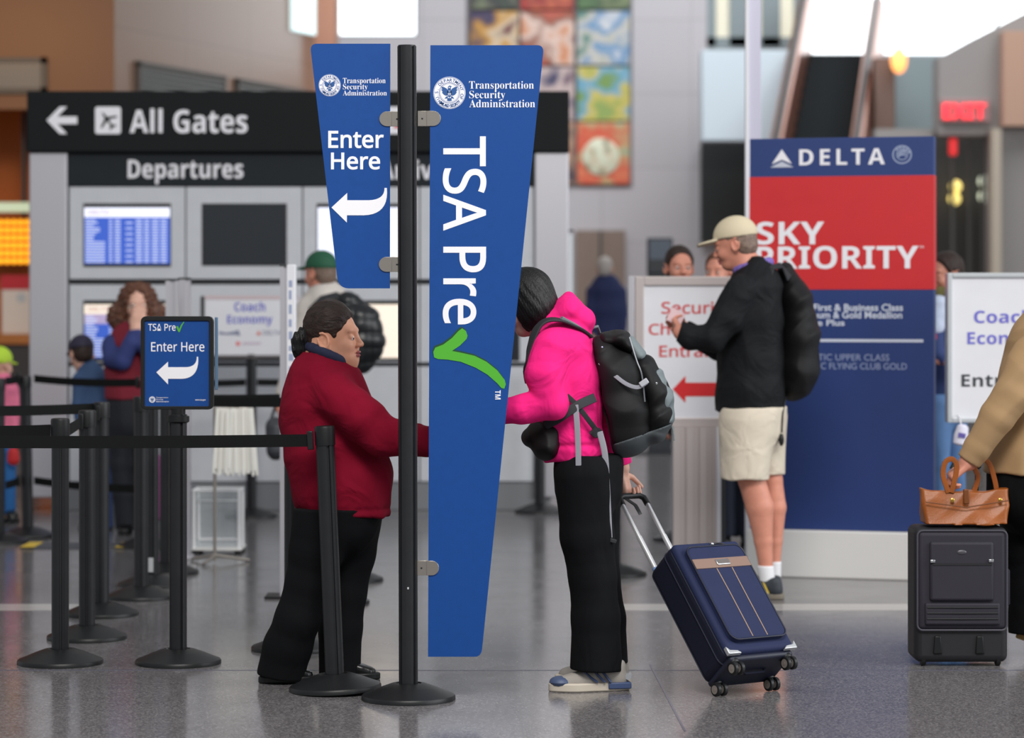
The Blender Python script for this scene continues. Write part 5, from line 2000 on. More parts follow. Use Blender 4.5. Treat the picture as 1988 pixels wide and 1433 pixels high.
bodyC = build_field('person', [CH(torsoC[:-2], -.036), (CH(CORE(torsoC)), .03), (CH(armCL, -.014), .02), (CH(armCR, -.014), .02), (CH(legCL), .02), (CH(legCR), .02), (CH(neckC), .03), (hc.skin(0), .02),
                               (hand_fn(C_.p(1320, 645, -.14), (-.25, .85, .45), (.8, .3, .3), 1, .7), .012), (hand_fn(C_.p(1330, 640, .05), (-.8, -.2, .5), (.3, -.8, .3), -1, .7), .012)],
                    torsoC + armCL + armCR + legCL + legCR + [C_.s(1410, 430, 20), C_.s(1280, 610, 10)], 0.0055, [M['skin_red'], M['lips']], None, loc=C_.o)
hc.lips(bodyC.data)
tag(bodyC, 'man in a beige cap, black jacket and pale shorts looking down', 'person', GP)
hc.eyes(bodyC, -20)
zhC = C_.z(795)


def jacket_fn(torso, arms, cuffs, zhem, hn=(0, 0, -1), amp=.005, seed=0.0, holes=None, f=.8):
    def g(q):
        d = chain(q, torso, 0, .02)
        d = cut(q, d, (0, 0, zhem), hn, .012)
        for a, c in zip(arms, cuffs):
            e = chain(q, a, 0, .012)
            if c is not None:
                e = cut(q, e, c[0], c[1], .006)
            d = smin(d, e, .03)
        if holes is not None:
            d = smax(d, -chain(q, holes), .008)
        return d + folds(q, amp, f, seed)
    return g


build_field('jacket', [jacket_fn(torsoC, [armCL, armCR], [(C_.p(1318, 643, -.16), (-1, 0, .4)), (C_.p(1328, 640, .05), (-1, 0, .4))], zhC, (.05, 0, -1), .005, 3.3, neckC)], torsoC + armCL + armCR, 0.007, M['jacket_black'], bodyC)
ring_c = [C_.s(1462 + 31 * math.cos(t), 517 - 8 * math.cos(t), 9, .09 * math.sin(t)) for t in [k * math.pi / 8 for k in range(17)]]
build_field('shirt_collar', [CH(ring_c)], ring_c, 0.006, mat('purple_shirt', (120, 100, 176), 0.8), bodyC, pad=.03)
hipsC = [C_.s(1462, 795, 64, 0, 1.1), C_.s(1462, 830, 62, 0, 1.1)]
sL = [C_.s(1450, 815, 54, -.085), C_.s(1444, 935, 47, -.085)]
sR = [C_.s(1476, 815, 52, .085), C_.s(1490, 925, 34, .085)]
build_field('shorts', [trousers_fn([sL, sR], hipsC, [(C_.p(1445, 930, -.085), (0, 0, -1)), (C_.p(1490, 921, .085), (0, 0, -1))], C_.z(790), .004, 5.0)], hipsC + sL + sR, 0.007, M['khaki'], bodyC)
for pts in ([C_.s(1486, 1098, 16, -.085), C_.s(1490, 1130, 15, -.085), C_.s(1491, 1148, 16, -.085)], [C_.s(1502, 1090, 15, .085), C_.s(1502, 1122, 14, .085), C_.s(1502, 1138, 15, .085)]):
    build_field('sock', [lambda q, pts=pts: smax(chain(q, pts), q[:, 2] - pts[0][2], .004)], pts, 0.006, mat('white_sock', (232, 232, 236), 0.85, bump=.2, bscale=300), bodyC, pad=.02)
shoe_dk = mat('dark_trainer', (44, 50, 58), 0.6, var=.1)
shoe_ye = mat('yellow_stripe', (206, 176, 60), 0.5)
ac = C_.p(1494, 0, 0)
shoe(bodyC, (ac[0] + .062, -.125), (ac[0] - .18, -.02), .10, .11, shoe_dk, mat('trainer_sole', (120, 112, 100), 0.7), stripe=shoe_ye)
ac = C_.p(1502, 0, 0)
shoe(bodyC, (ac[0] + .055, .06), (ac[0] - .20, .15), .10, .11, shoe_dk, MATS['trainer_sole'], stripe=shoe_ye)


def cap_of(head, par, m, drop=0.0, bill=.085, vox=.006, pts=None):
    def f(q):
        p = head.loc(q)
        d = ell(p, (-.012, 0, .040), (.109, .088, .096))
        d = smax(d, -(p[:, 2] - (.030 - drop) - .10 * p[:, 0]), .008)
        d = smax(d, -ell(p, (-.012, 0, .036), (.100, .079, .087)), .002)
        b = ell(p, (.100, 0, .036 - drop - .03 * 0), (bill, .070, .012))
        b = smax(b, -(p[:, 0] - .070), .004)
        return smin(d, b + .9 * 0, .008) * head.sc
    return build_field('cap', [f], [tuple(head.c) + (.15,)], vox, m, par, pad=.04)


def short_hair(head, par, m, zlow=-.07, front=.028, slope=.55, vox=.006, grow=0.0):
    def f(q):
        p = head.loc(q)
        d = ell(p, (-.012, 0, .034), (.103 + grow, .081 + grow, .094 + grow))
        d = smin(d, ell(p, (-.045, 0, -.025), (.058, .064, .060)), .03)
        d = smax(d, p[:, 0] - (front + slope * p[:, 2]), .015)
        d = smax(d, -(p[:, 2] - zlow), .01)
        a = p.copy()
        a[:, 1] = np.abs(a[:, 1])
        d = smax(d, -ell(a, (.0, .085, -.012), (.026, .03, .036)), .008)
        return (d + .0015 * np.sin(p[:, 0] * 140) * np.sin(p[:, 1] * 150 + p[:, 2] * 90)) * head.sc
    return build_field('hair', [f], [tuple(head.c) + (.15,)], vox, m, par, pad=.04)


short_hair(hc, bodyC, M['hair_grey'], -.065, .012)
cap_of(hc, bodyC, mat('beige_cap', (206, 192, 164), 0.75, bump=.1, bscale=400, var=.05), 0.0, .10)
card = thing('boarding_pass', Vector(C_.p(1312, 622, -.06)) + C_.o, 'small pale paper held by the man in the beige cap', 'paper')
MB().box((-.045, -.004, -.02), (.03, -.002, .05), Matrix.Rotation(.5, 4, 'Y')).build('paper', mat('pale_pink_paper', (232, 200, 206), .6), card, smooth=0)


# ---- simpler passengers further back ------------------------------------------------------------------------
def passenger(W, head, torso, arms, legs, neck_, zhem, zwaist, hands, topm, legm, skin, label, hem=None, vox=.009, sleeve=True, top='jacket', legname='trousers', shoes=None, hairf=None, amp=.004):
    pts = torso + sum(arms, []) + sum(legs, []) + [tuple(head.c) + (.16,)]
    fns = [CH(torso[:-2], -.034), (CH(CORE(torso)), .03)] + [(CH(a, -.012), .02) for a in arms] + [(CH(THIN(l)), .02) for l in legs] + [(CH(neck_), .03), (head.skin(0), .02)] + [(hand_fn(*h), .012) for h in hands]
    b = build_field('person', fns, pts, min(vox, .0065), [skin, M['lips']], None, pad=.12, loc=W.o)
    head.lips(b.data)
    tag(b, label, 'person', GP)
    cuffs = []
    for a in arms:
        d = np.array(a[-1][:3]) - np.array(a[-2][:3])
        cuffs.append((a[-1][:3], tuple(d / np.linalg.norm(d))))
    build_field(top, [jacket_fn(torso, arms, cuffs, zhem, (0, 0, -1), amp, 1.1, neck_)], torso + sum(arms, []), vox, topm, b)
    hp = [torso[-1][:2] + (zhem + .02,) + (torso[-1][3] * .92, torso[-1][4])]
    hp = hp + [hp[0][:2] + (zhem - .08,) + hp[0][3:]]
    hm = [((l[-1][0], l[-1][1], l[-1][2]), (0, 0, -1)) for l in legs]
    build_field(legname, [trousers_fn(legs, hp, hm, zwaist, .003, 1.7)], hp + sum(legs, []), vox, legm, b)
    for h, t in (shoes or []):
        shoe(b, h, t, .095, .09, M['leather_black'], M['black_plastic'])
    return b


# curly haired woman with her hands over her mouth
D = Who(258, 17.9)
hD = Head(D.p(267, 592, 0), -84, 2, 0, 1.0)
tD = [D.s(262, 646, 24, 0, .9), D.s(258, 668, 44, 0, .72), D.s(257, 715, 48, 0, .68), D.s(256, 760, 46, 0, .75), D.s(256, 790, 47, 0, .78)]
aD1 = [D.s(217, 668, 19, 0), D.s(218, 696, 19, -.08), D.s(238, 700, 18, -.16), D.s(256, 664, 15, -.17), D.s(264, 638, 13, -.16)]
aD2 = [D.s(300, 668, 19, 0), D.s(304, 700, 18, -.08), D.s(296, 706, 17, -.16), D.s(282, 668, 15, -.17), D.s(275, 642, 13, -.16)]
lD1 = [D.s(236, 790, 25, 0), D.s(235, 900, 22, 0), D.s(241, 960, 21, 0), D.s(246, 1026, 22, 0)]
lD2 = [D.s(277, 790, 25, 0), D.s(280, 900, 22, 0), D.s(284, 960, 21, 0), D.s(286, 1026, 22, 0)]
nD = [D.s(266, 618, 18), D.s(263, 650, 20)]
pts = tD + aD1 + aD2 + lD1 + lD2 + [tuple(hD.c) + (.16,)]
bD = build_field('person', [CH(tD[:-2], -.03), (CH(CORE(tD)), .03), (CH(aD1, -.01), .015), (CH(aD2, -.01), .015), (CH(THIN(lD1)), .02), (CH(THIN(lD2)), .02), (CH(nD), .02), (hD.skin(0), .015),
                            (hand_fn(D.p(264, 638, -.16), (.12, .06, 1), (.1, 1, 0), -1, .12), .01), (hand_fn(D.p(275, 642, -.16), (-.12, .06, 1), (-.1, 1, 0), 1, .12), .01)],
                 pts, .006, [M['skin_pale'], M['lips']], None, pad=.1, loc=D.o)
hD.lips(bD.data)
tag(bD, 'curly haired woman in glasses holding both hands over her mouth', 'person', GP)
hD.eyes(bD, 0)
build_field('shirt', [jacket_fn(tD[:2] + [D.s(257, 700, 44, 0, .66)], [aD1, aD2], [(D.p(264, 640, -.16), (0, 0, 1)), (D.p(275, 644, -.16), (0, 0, 1))], D.z(700), (0, 0, -1), .004, 2.2, nD)], tD + aD1 + aD2, .009, mat('navy_shirt', (46, 58, 116), .8), bD)
build_field('vest', [lambda q: smax(smax(cut(q, chain(q, tD, .012, .02), (0, 0, D.z(775)), (0, 0, -1), .01), -smin(chain(q, aD1, .012), chain(q, aD2, .012), .01), .008), -smin(chain(q, nD, .012), ell(q, D.p(264, 652, -.13), (.05, .10, .10)), .02), .008) + folds(q, .003, .8)], tD, .008, mat('maroon_vest', (124, 26, 46), .85), bD)
hp = [D.s(256, 785, 46, 0, .78), D.s(257, 815, 46, 0, .78)]
build_field('trousers', [trousers_fn([lD1, lD2], hp, [(D.p(246, 1028), (0, 0, -1)), (D.p(286, 1028), (0, 0, -1))], D.z(770), .003, 3)], hp + lD1 + lD2, .009, mat('dark_trousers', (28, 30, 38), .8), bD)
for x in (246, 286):
    cx = D.p(x, 0)[0]
    shoe(bD, (cx, .08), (cx, -.17), .095, .085, M['leather_black'], M['black_plastic'])


def curls(q):
    p = hD.loc(q)
    d = ell(p, (-.03, 0, .035), (.115, .125, .115))
    d = smin(d, ell(p, (-.045, 0, -.080), (.095, .200, .135)), .04)
    f_ = np.maximum(ell(p, (.10, 0, -.045), (.12, .066, .125)), -1)
    d = smax(d, -f_, .02)
    n = np.sin(p[:, 0] * 90 + 2 * np.sin(p[:, 2] * 60)) * np.sin(p[:, 1] * 85 + 2 * np.sin(p[:, 0] * 55)) * np.sin(p[:, 2] * 80)
    return (d + .011 * n) * hD.sc


build_field('hair', [curls], [tuple(hD.c) + (.22,)], .006, M['hair_auburn'], bD, pad=.06)
gl = MB()
for sy in (-1, 1):
    c = hD.w(.104, sy * .032, -.006)
    gl.tube([(c[0] + .021 * math.cos(t), c[1], c[2] + .016 * math.sin(t)) for t in [k * math.pi / 8 for k in range(17)]], .0022, 6)
gl.tube([hD.w(.106, -.011, -.004), hD.w(.108, 0, -.001), hD.w(.106, .011, -.004)], .002, 6)
for sy in (-1, 1):
    gl.tube([hD.w(.103, sy * .053, -.004), hD.w(.05, sy * .074, -.002), hD.w(-.01, sy * .082, .0)], .002, 6)
g_o = gl.build('glasses', M['steel'], bD)

# man in the green cap with his back turned
G = Who(630, 17.5)
hG = Head(G.p(622, 530, 0), 140, 4, 0, 1.05)
tG = [G.s(632, 572, 32, 0, 1.0), G.s(632, 594, 46, 0, 1.0), G.s(632, 650, 50, 0, .9), G.s(634, 720, 48, 0, .9), G.s(636, 775, 48, 0, .9)]
aG1 = [G.s(597, 596, 22, -.05), G.s(584, 660, 19, -.08), G.s(566, 715, 16, -.1), G.s(546, 768, 13, -.1)]
aG2 = [G.s(668, 596, 22, .1), G.s(680, 660, 19, .12), G.s(676, 720, 16, .05), G.s(660, 760, 13, -.02)]
lG1 = [G.s(616, 790, 27, -.05), G.s(622, 900, 22, -.05), G.s(628, 1032, 22, -.05)]
lG2 = [G.s(654, 790, 27, .05), G.s(660, 900, 22, .05), G.s(664, 1028, 22, .05)]
bG = passenger(G, hG, tG, [aG1, aG2], [lG1, lG2], [G.s(626, 550, 21), G.s(631, 580, 26)], G.z(770), G.z(765),
               [(G.p(545, 770, -.1), (-.25, 0, -1), (.9, .2, 0), 1, .9), (G.p(660, 762, -.02), (-.4, -.2, -1), (-.9, 0, 0), -1, .5)],
               mat('pale_shirt', (204, 196, 190), .8, var=.06), mat('charcoal_trousers', (48, 50, 56), .8), M['skin_red'], 'man in a green cap and pale shirt with his back turned', top='shirt',
               shoes=[((G.p(632, 0)[0] + .06, -.06), (G.p(632, 0)[0] - .18, .02)), ((G.p(668, 0)[0] + .06, .05), (G.p(668, 0)[0] - .18, .13))])
short_hair(hG, bG, M['hair_grey'], -.08, .02, .4)
cap_of(hG, bG, mat('green_cap', (24, 84, 58), .7), 0.0, .07)

# child in a dark cap and blue jacket
K = Who(182, 18.15)
hK = Head(K.p(158, 687, 0), 120, 18, 0, .92)
tK = [K.s(172, 716, 20, 0, 1.1), K.s(178, 736, 31, 0, 1.0), K.s(182, 785, 33, 0, .9), K.s(184, 838, 31, 0, .9)]
aK1 = [K.s(155, 738, 14, -.06), K.s(150, 785, 12, -.08), K.s(156, 824, 10, -.1)]
aK2 = [K.s(202, 738, 14, .06), K.s(210, 785, 12, .04), K.s(206, 824, 10, -.02)]
lK1 = [K.s(174, 845, 17, -.03), K.s(176, 930, 14, -.03), K.s(176, 1026, 13, -.03)]
lK2 = [K.s(199, 845, 17, .03), K.s(205, 930, 14, .03), K.s(207, 1026, 13, .03)]
bK = passenger(K, hK, tK, [aK1, aK2], [lK1, lK2], [K.s(163, 700, 14), K.s(172, 722, 18)], K.z(835), K.z(830),
               [(K.p(156, 826, -.1), (0, 0, -1), (.9, .1, 0), 1, .4, .75), (K.p(206, 826, -.02), (0, 0, -1), (-.9, .1, 0), -1, .4, .75)],
               mat('denim_jacket', (56, 82, 122), .8, var=.12), mat('denim', (54, 74, 118), .8, var=.1), M['skin_pale'], 'child in a dark cap and blue jacket beside the curly haired woman',
               shoes=[((K.p(178, 0)[0] + .03, -.06), (K.p(178, 0)[0] - .08, .10)), ((K.p(207, 0)[0] + .03, 0), (K.p(207, 0)[0] - .08, .16))])
short_hair(hK, bK, M['hair_dark'], -.075, .02)
cap_of(hK, bK, mat('dark_cap', (44, 40, 62), .7), 0.0, .07)

# child in a bright yellow-green cap at the picture edge
Q_ = Who(2, 18.8)
hQ = Head(Q_.p(0, 708, 0), 60, 5, 0, .92)
tQ = [Q_.s(2, 738, 20, 0, 1.0), Q_.s(2, 756, 28, 0, .9), Q_.s(3, 800, 29, 0, .9), Q_.s(4, 848, 28, 0, .9)]
aQ1 = [Q_.s(-24, 758, 12, 0), Q_.s(-28, 800, 11, -.02), Q_.s(-24, 836, 9, -.06)]
aQ2 = [Q_.s(24, 758, 12, 0), Q_.s(29, 798, 11, -.02), Q_.s(27, 834, 9, -.06)]
lQ1 = [Q_.s(-8, 855, 15, 0), Q_.s(-9, 1000, 12, 0)]
lQ2 = [Q_.s(16, 855, 15, 0), Q_.s(18, 1000, 12, 0)]
bQ = passenger(Q_, hQ, tQ, [aQ1, aQ2], [lQ1, lQ2], [Q_.s(1, 722, 13), Q_.s(2, 742, 17)], Q_.z(845), Q_.z(842),
               [(Q_.p(-24, 838, -.06), (0, 0, -1), (.9, .1, 0), 1, .4, .75), (Q_.p(27, 836, -.06), (0, 0, -1), (-.9, .1, 0), -1, .9, .75)],
               mat('pink_tee', (226, 116, 150), .8, var=.2, vscale=12), mat('blue_shorts', (42, 108, 176), .8), M['skin_pale'], 'child in a bright yellow-green cap and pink top at the picture edge', top='tee_shirt',
               shoes=[((Q_.p(-9, 0)[0], .05), (Q_.p(-9, 0)[0] + .05, -.12)), ((Q_.p(18, 0)[0], .05), (Q_.p(18, 0)[0] + .05, -.12))])
cap_of(hQ, bQ, mat('neon_cap', (186, 220, 60), .7), 0.02, .06)

# man far off in a navy coat
N = Who(1176, 28.0)
hN = Head(N.p(1174, 522, 0), 80, 0, 0, 1.0)
tN = [N.s(1176, 548, 18, 0, 1.0), N.s(1177, 562, 31, 0, .75), N.s(1178, 600, 33, 0, .7), N.s(1178, 650, 32, 0, .7), N.s(1178, 700, 32, 0, .7)]
aN1 = [N.s(1149, 566, 11, 0), N.s(1145, 610, 10, -.04), N.s(1150, 650, 8, -.08)]
aN2 = [N.s(1206, 566, 11, 0), N.s(1210, 610, 10, -.04), N.s(1206, 650, 8, -.08)]
lN1 = [N.s(1165, 700, 16, 0), N.s(1165, 856, 12, 0)]
lN2 = [N.s(1191, 700, 16, 0), N.s(1191, 856, 12, 0)]
bN = passenger(N, hN, tN, [aN1, aN2], [lN1, lN2], [N.s(1175, 532, 10), N.s(1176, 552, 13)], N.z(695), N.z(690),
               [(N.p(1150, 652, -.08), (0, 0, -1), (.9, .1, 0), 1, .4), (N.p(1206, 652, -.08), (0, 0, -1), (-.9, .1, 0), -1, .4)],
               mat('navy_coat', (30, 40, 84), .8), M['black_cloth'], M['skin_pale'], 'grey haired man far off in a navy coat by the brown door', vox=.012, top='coat',
               shoes=[((N.p(1165, 0)[0], -.05), (N.p(1165, 0)[0], .2)), ((N.p(1191, 0)[0], -.05), (N.p(1191, 0)[0], .2))])
short_hair(hN, bN, mat('hair_silver', (170, 162, 158), .5), -.07, .03, vox=.009)

# two people behind the checkpoint sign
for (px, Y, hx, hy, yaw, topc, legc, lab, hm, dark) in ((1322, 16.5, 1319, 515, -80, (40, 42, 50), (36, 38, 46), 'rosy faced person looking over the checkpoint sign top', 'hair_dark', 1),
                                                       (1422, 17.0, 1396, 524, -120, (46, 58, 84), (32, 38, 56), 'brown haired person between the checkpoint sign and the man in the cap', 'hair_auburn', 0)):
    W = Who(px, Y)
    s_ = F / Y
    cx = 1342 if dark else px - 10
    h = Head(W.p(hx, hy + 4, 0), yaw, 0, 0, 1.0)
    yy = lambda z: HY + (H - z) * s_
    t_ = [W.s(cx, yy(1.47), .10 * s_, 0, 1), W.s(cx + 2, yy(1.38), .16 * s_, 0, .75), W.s(cx + 3, yy(1.1), .165 * s_, 0, .7), W.s(cx + 4, yy(.9), .16 * s_, 0, .75), W.s(cx + 4, yy(.8), .16 * s_, 0, .75)]
    a1 = [W.s(cx - .19 * s_, yy(1.38), .058 * s_, 0), W.s(cx - .21 * s_, yy(1.08), .05 * s_, 0), W.s(cx - .19 * s_, yy(.82), .04 * s_, -.06)]
    a2 = [W.s(cx + .19 * s_, yy(1.38), .058 * s_, 0), W.s(cx + .20 * s_, yy(1.10), .05 * s_, 0), W.s(cx + .10 * s_, yy(.95), .04 * s_, -.16)]
    lx = 1348 if dark else px + 6
    lw = .6 if dark else 1.0
    l1 = [W.s(lx - .08 * s_ * lw, yy(.85), .09 * s_ * (.5 + lw / 2), 0), W.s(lx - .07 * s_ * lw, yy(.5), .07 * s_, 0), W.s(lx - .06 * s_ * lw, yy(.06), .06 * s_, 0)]
    l2 = [W.s(lx + .08 * s_ * lw, yy(.85), .09 * s_ * (.5 + lw / 2), 0), W.s(lx + .07 * s_ * lw, yy(.5), .07 * s_, 0), W.s(lx + .06 * s_ * lw, yy(.06), .06 * s_, 0)]
    b = passenger(W, h, t_, [a1, a2], [l1, l2], [W.s(hx, yy(1.60), .055 * s_), W.s(cx, yy(1.47), .065 * s_)], W.z(yy(.82)), W.z(yy(.84)),
                  [(a1[-1][:3], (.05, -.1, -1), (.9, .1, 0), 1, .5), (a2[-1][:3], (-.8, -.5, 0), (0, .8, -.5), -1, .5)],
                  mat('coat_%d' % px, topc, .8), mat('slacks_%d' % px, legc, .8), M['skin_red'], lab, vox=.010, top='coat',
                  shoes=[((l1[-1][0], .08), (l1[-1][0] - .02, -.16)), ((l2[-1][0], .08), (l2[-1][0] + .02, -.16))])
    short_hair(h, b, M[hm], -.09, .03, .5, vox=.009, grow=.006)
    h.eyes(b, 0)

# person half hidden between the banner and the economy sign
V = Who(1834, 16.1)
hV = Head(V.p(1836, 533, 0), -150, 4, 0, 1.0)
tV = [V.s(1838, 575, 30, 0, 1.0), V.s(1838, 596, 42, 0, .95), V.s(1838, 650, 46, 0, .9), V.s(1838, 730, 46, 0, .9), V.s(1838, 775, 46, 0, .9)]
aV1 = [V.s(1824, 600, 20, -.16), V.s(1815, 650, 17, -.2), V.s(1822, 690, 14, -.26), V.s(1836, 700, 12, -.28)]
aV2 = [V.s(1864, 600, 20, .14), V.s(1874, 660, 17, .14), V.s(1868, 720, 13, .06)]
lV1 = [V.s(1822, 785, 27, -.06), V.s(1823, 900, 21, -.06), V.s(1824, 1070, 18, -.06)]
lV2 = [V.s(1852, 785, 27, .06), V.s(1854, 900, 21, .06), V.s(1854, 1066, 18, .06)]
bV = passenger(V, hV, tV, [aV1, aV2], [lV1, lV2], [V.s(1837, 553, 19), V.s(1838, 580, 23)], V.z(768), V.z(765),
               [(V.p(1838, 700, -.28), (.9, -.2, 0), (0, .6, -.7), 1, .4), (V.p(1868, 722, .06), (-.1, 0, -1), (-.9, 0, 0), -1, .4)],
               mat('navy_top', (44, 62, 112), .8), mat('light_jeans', (92, 128, 176), .8, var=.12), M['skin_red'], 'dark haired person in navy half hidden between banner and economy sign', vox=.010, top='jacket',
               shoes=[((V.p(1826, 0)[0] + .05, -.06), (V.p(1826, 0)[0] - .16, -.12)), ((V.p(1856, 0)[0] + .05, .06), (V.p(1856, 0)[0] - .16, .02))])
short_hair(hV, bV, M['hair_dark'], -.09, .03, .5, vox=.009, grow=.008)
rv = [V.s(1838 + 27 * math.cos(t), 572, 15, .10 * math.sin(t)) for t in [k * math.pi / 6 for k in range(13)]]
build_field('scarf', [CH(rv)], rv, .009, mat('olive_scarf', (112, 106, 60), .85), bV, pad=.03)
sv = [V.s(1822, 596, 23, -.16), V.s(1814, 636, 20, -.2)]
build_field('sleeve', [CH(sv)], sv, .009, mat('pale_blue_sleeve', (196, 206, 228), .8, var=.15, vscale=20), bV, pad=.03)
pch = V.p(1813, 662, -.26)
MB().box((pch[0] - .014, pch[1] - .004, pch[2] - .04), (pch[0] + .016, pch[1] + .05, pch[2] + .04)).build('red_patch', mat('red_patch', (206, 48, 70), .7), bV, bevel=.004)

# walking person in the tan jacket, cut off by the picture edge
T_ = Who(2010, 11.72)
hT = Head(T_.p(2046, 560, 0), 0, 4, 0, 1.03)
tT = [T_.s(2026, 628, 42, 0, 1.3), T_.s(2024, 664, 66, 0, 1.35), T_.s(2020, 740, 80, 0, 1.18), T_.s(2012, 820, 84, 0, 1.08), T_.s(2006, 880, 92, 0, 1.05), T_.s(2004, 925, 96, 0, 1.05)]
aT1 = [T_.s(2004, 690, 42, -.19), T_.s(1968, 765, 38, -.22), T_.s(1938, 810, 34, -.22), T_.s(1898, 868, 27, -.20), T_.s(1880, 896, 24, -.19)]
aT2 = [T_.s(2040, 690, 42, .19), T_.s(2050, 780, 36, .22), T_.s(2090, 840, 30, .18), T_.s(2120, 850, 24, .12)]
lT1 = [T_.s(1998, 930, 60, .085), T_.s(1994, 1060, 50, .085), T_.s(2000, 1140, 42, .085), T_.s(1998, 1230, 40, .085)]
lT2 = [T_.s(2026, 930, 62, -.085), T_.s(2066, 1060, 50, -.085), T_.s(2084, 1140, 44, -.085), T_.s(2096, 1262, 40, -.085)]
bT = passenger(T_, hT, tT, [aT1, aT2], [lT1, lT2], [T_.s(2036, 592, 30), T_.s(2028, 640, 36)], T_.z(917), T_.z(915),
               [(T_.p(1877, 900, -.19), (-.55, 0, -.45), (.4, .2, -.9), -1, 1.0), (T_.p(2124, 850, .12), (1, 0, 0), (0, .7, -.7), 1, .5)],
               mat('tan_jacket', (166, 134, 96), .75, bump=.06, bscale=300, var=.06), M['black_cloth'], M['skin_red'], 'person in a tan jacket walking out of the picture pulling a dark suitcase', vox=.007, amp=.005)
short_hair(hT, bT, M['hair_grey'], -.09, .03, .5, vox=.008)
hT.eyes(bT, 0)
rsh = mat('red_shoe', (176, 44, 36), .5)
shoe(bT, (T_.p(1978, 0)[0], .085), (T_.p(1978, 0)[0] + .25, .085), .09, .085, rsh, mat('tan_sole', (190, 150, 90), .6), lift=-.30, zoff=.075)
shoe(bT, (T_.p(2078, 0)[0], -.085), (T_.p(2078, 0)[0] + .25, -.085), .09, .085, rsh, MATS['tan_sole'])

# ------------------------------------------------------------------ luggage
# navy spinner case leaning on its back wheels
LEAN = math.radians(42)
nh = Vector((0.57, -0.8216, 0))
ax_u = Vector((0.8216, 0.57, 0))
ax_a = Vector((-nh.x * math.sin(LEAN), -nh.y * math.sin(LEAN), math.cos(LEAN)))
ax_n = Vector((nh.x * math.cos(LEAN), nh.y * math.cos(LEAN), math.sin(LEAN)))
CW, CD, CL = 0.335, 0.195, 0.54
GY = YG(1347)
sc_ = thing('spinner_suitcase', ((1448 - CX) / F * GY, GY, 0), 'navy blue soft spinner suitcase leaning on its back wheels', 'suitcase')
Rm = Matrix((ax_u, -ax_n, ax_a)).transposed().to_4x4()
MX = Matrix.Translation((0, 0, 0.027)) @ Rm @ Matrix.Translation((0, -(CD / 2 - 0.03), 0))
nv_front = mat('suitcase_navy', (33, 41, 75), 0.75, spec=0.3, bump=0.12, bscale=900, var=0.04, vscale=12)
nv_side = mat('suitcase_dark_navy', (20, 23, 40), 0.8, spec=0.25, bump=0.12, bscale=900)
pip = mat('suitcase_piping', (22, 26, 46), 0.5)
tanb = mat('suitcase_band', (134, 108, 96), 0.55, bump=0.06, bscale=300)
chrome = mat('chrome', (214, 214, 218), 0.14, metal=1.0)


def cbox(name, lo, hi, m, par, bevel=0.0, seg=3):
    return MB().box(lo, hi, MX).build(name, m, par, bevel=bevel, seg=seg)


shell = cbox('shell', (-CW / 2, -CD / 2, 0.035), (CW / 2, CD / 2, 0.035 + CL), nv_side, sc_, 0.035, 5)
cbox('front_panel', (-CW / 2 + .004, -CD / 2 - .012, 0.045), (CW / 2 - .004, -CD / 2 + .03, CL + .028), nv_front, sc_, 0.020, 4)
ppts = [(x, z) for x, z in rrect(-.138, .088, .138, .528, .035)]
pk = MB().prism(ppts, -CD / 2 - .036, -CD / 2 + .01, MX).build('front_pocket', nv_front, sc_, bevel=.010, seg=3)
loop = [MX @ Vector((x, -CD / 2 - .0335, z)) for x, z in ppts + ppts[:1]]
MB().tube(loop, .0032, 8).build('piping', pip, pk)
for yy, ins in ((-CD / 2 + .020, .0045), (-CD / 2 + .06, .0), (CD / 2 - .02, .0045)):
    rp_ = rrect(-CW / 2 + ins, .035 + ins, CW / 2 - ins, .035 + CL - ins, .035)
    MB().tube([MX @ Vector((x, yy, z)) for x, z in rp_ + rp_[:1]], .0034, 8).build('piping', pip, sc_)
bd_ = MB().box((-.136, -CD / 2 - .040, .420), (.136, -CD / 2 - .034, .466), MX).build('leather_band', tanb, pk, bevel=.002)
MB().box((-.030, -CD / 2 - .045, .430), (.036, -CD / 2 - .039, .456), MX).build('metal_plate', chrome, bd_, bevel=.003)
MB().box((-.024, -CD / 2 - .0462, .435), (.030, -CD / 2 - .0448, .451), MX).build('plate_inset', mat('plate_inset', (150, 140, 138), .35, metal=.8), bd_, smooth=0)
for x in (-.036, .036):
    MB().tube([MX @ Vector((x * 1.05, -CD / 2 - .0365, .418)), MX @ Vector((x, -CD / 2 - .0372, .30)), MX @ Vector((x * 1.0, -CD / 2 - .0365, .095))], .0020, 8).build('trim_line', mat('tan_trim', (170, 142, 120), .5), pk)
zp_ = MB()
zp_.tube([MX @ Vector((.02, -CD / 2 - .012, .548)), MX @ Vector((.05, -CD / 2 - .014, .553)), MX @ Vector((.085, -CD / 2 - .012, .548))], .0035, 8)
zo = zp_.build('zip_pull', mat('zip_dark', (60, 58, 62), .4, metal=.6), sc_)
MB().ball(tuple(MX @ Vector((.022, -CD / 2 - .014, .549))), .009, 14).build('zip_slider', chrome, zo)
for sx in (-1, 1):
    k = MB()
    x0, x1 = (sx * CW / 2, sx * (CW / 2 - .062))
    k.prism([(x0 + sx * .001, .040), (x1, .040), (x1 + sx * .015, .054), (x0 - sx * .012, .058), (x0 + sx * .001, .075)], -CD / 2 - .0155, -CD / 2 + .004, MX)
    k.build('corner_guard', mat('corner_silver', (206, 208, 212), .3, metal=.6), sc_, bevel=.003)
cbox('bottom_tray', (-CW / 2 + .012, -CD / 2 + .006, .022), (CW / 2 - .012, CD / 2 - .008, .05), pip, sc_, .012, 3)
MB().tube([MX @ Vector((-.06, -.01, .024)), MX @ Vector((-.045, -.01, .010)), MX @ Vector((.045, -.01, .010)), MX @ Vector((.06, -.01, .024))], .006, 8).build('bottom_handle', nv_side, sc_)
hubm = mat('wheel_hub', (150, 140, 134), .4, metal=.4)
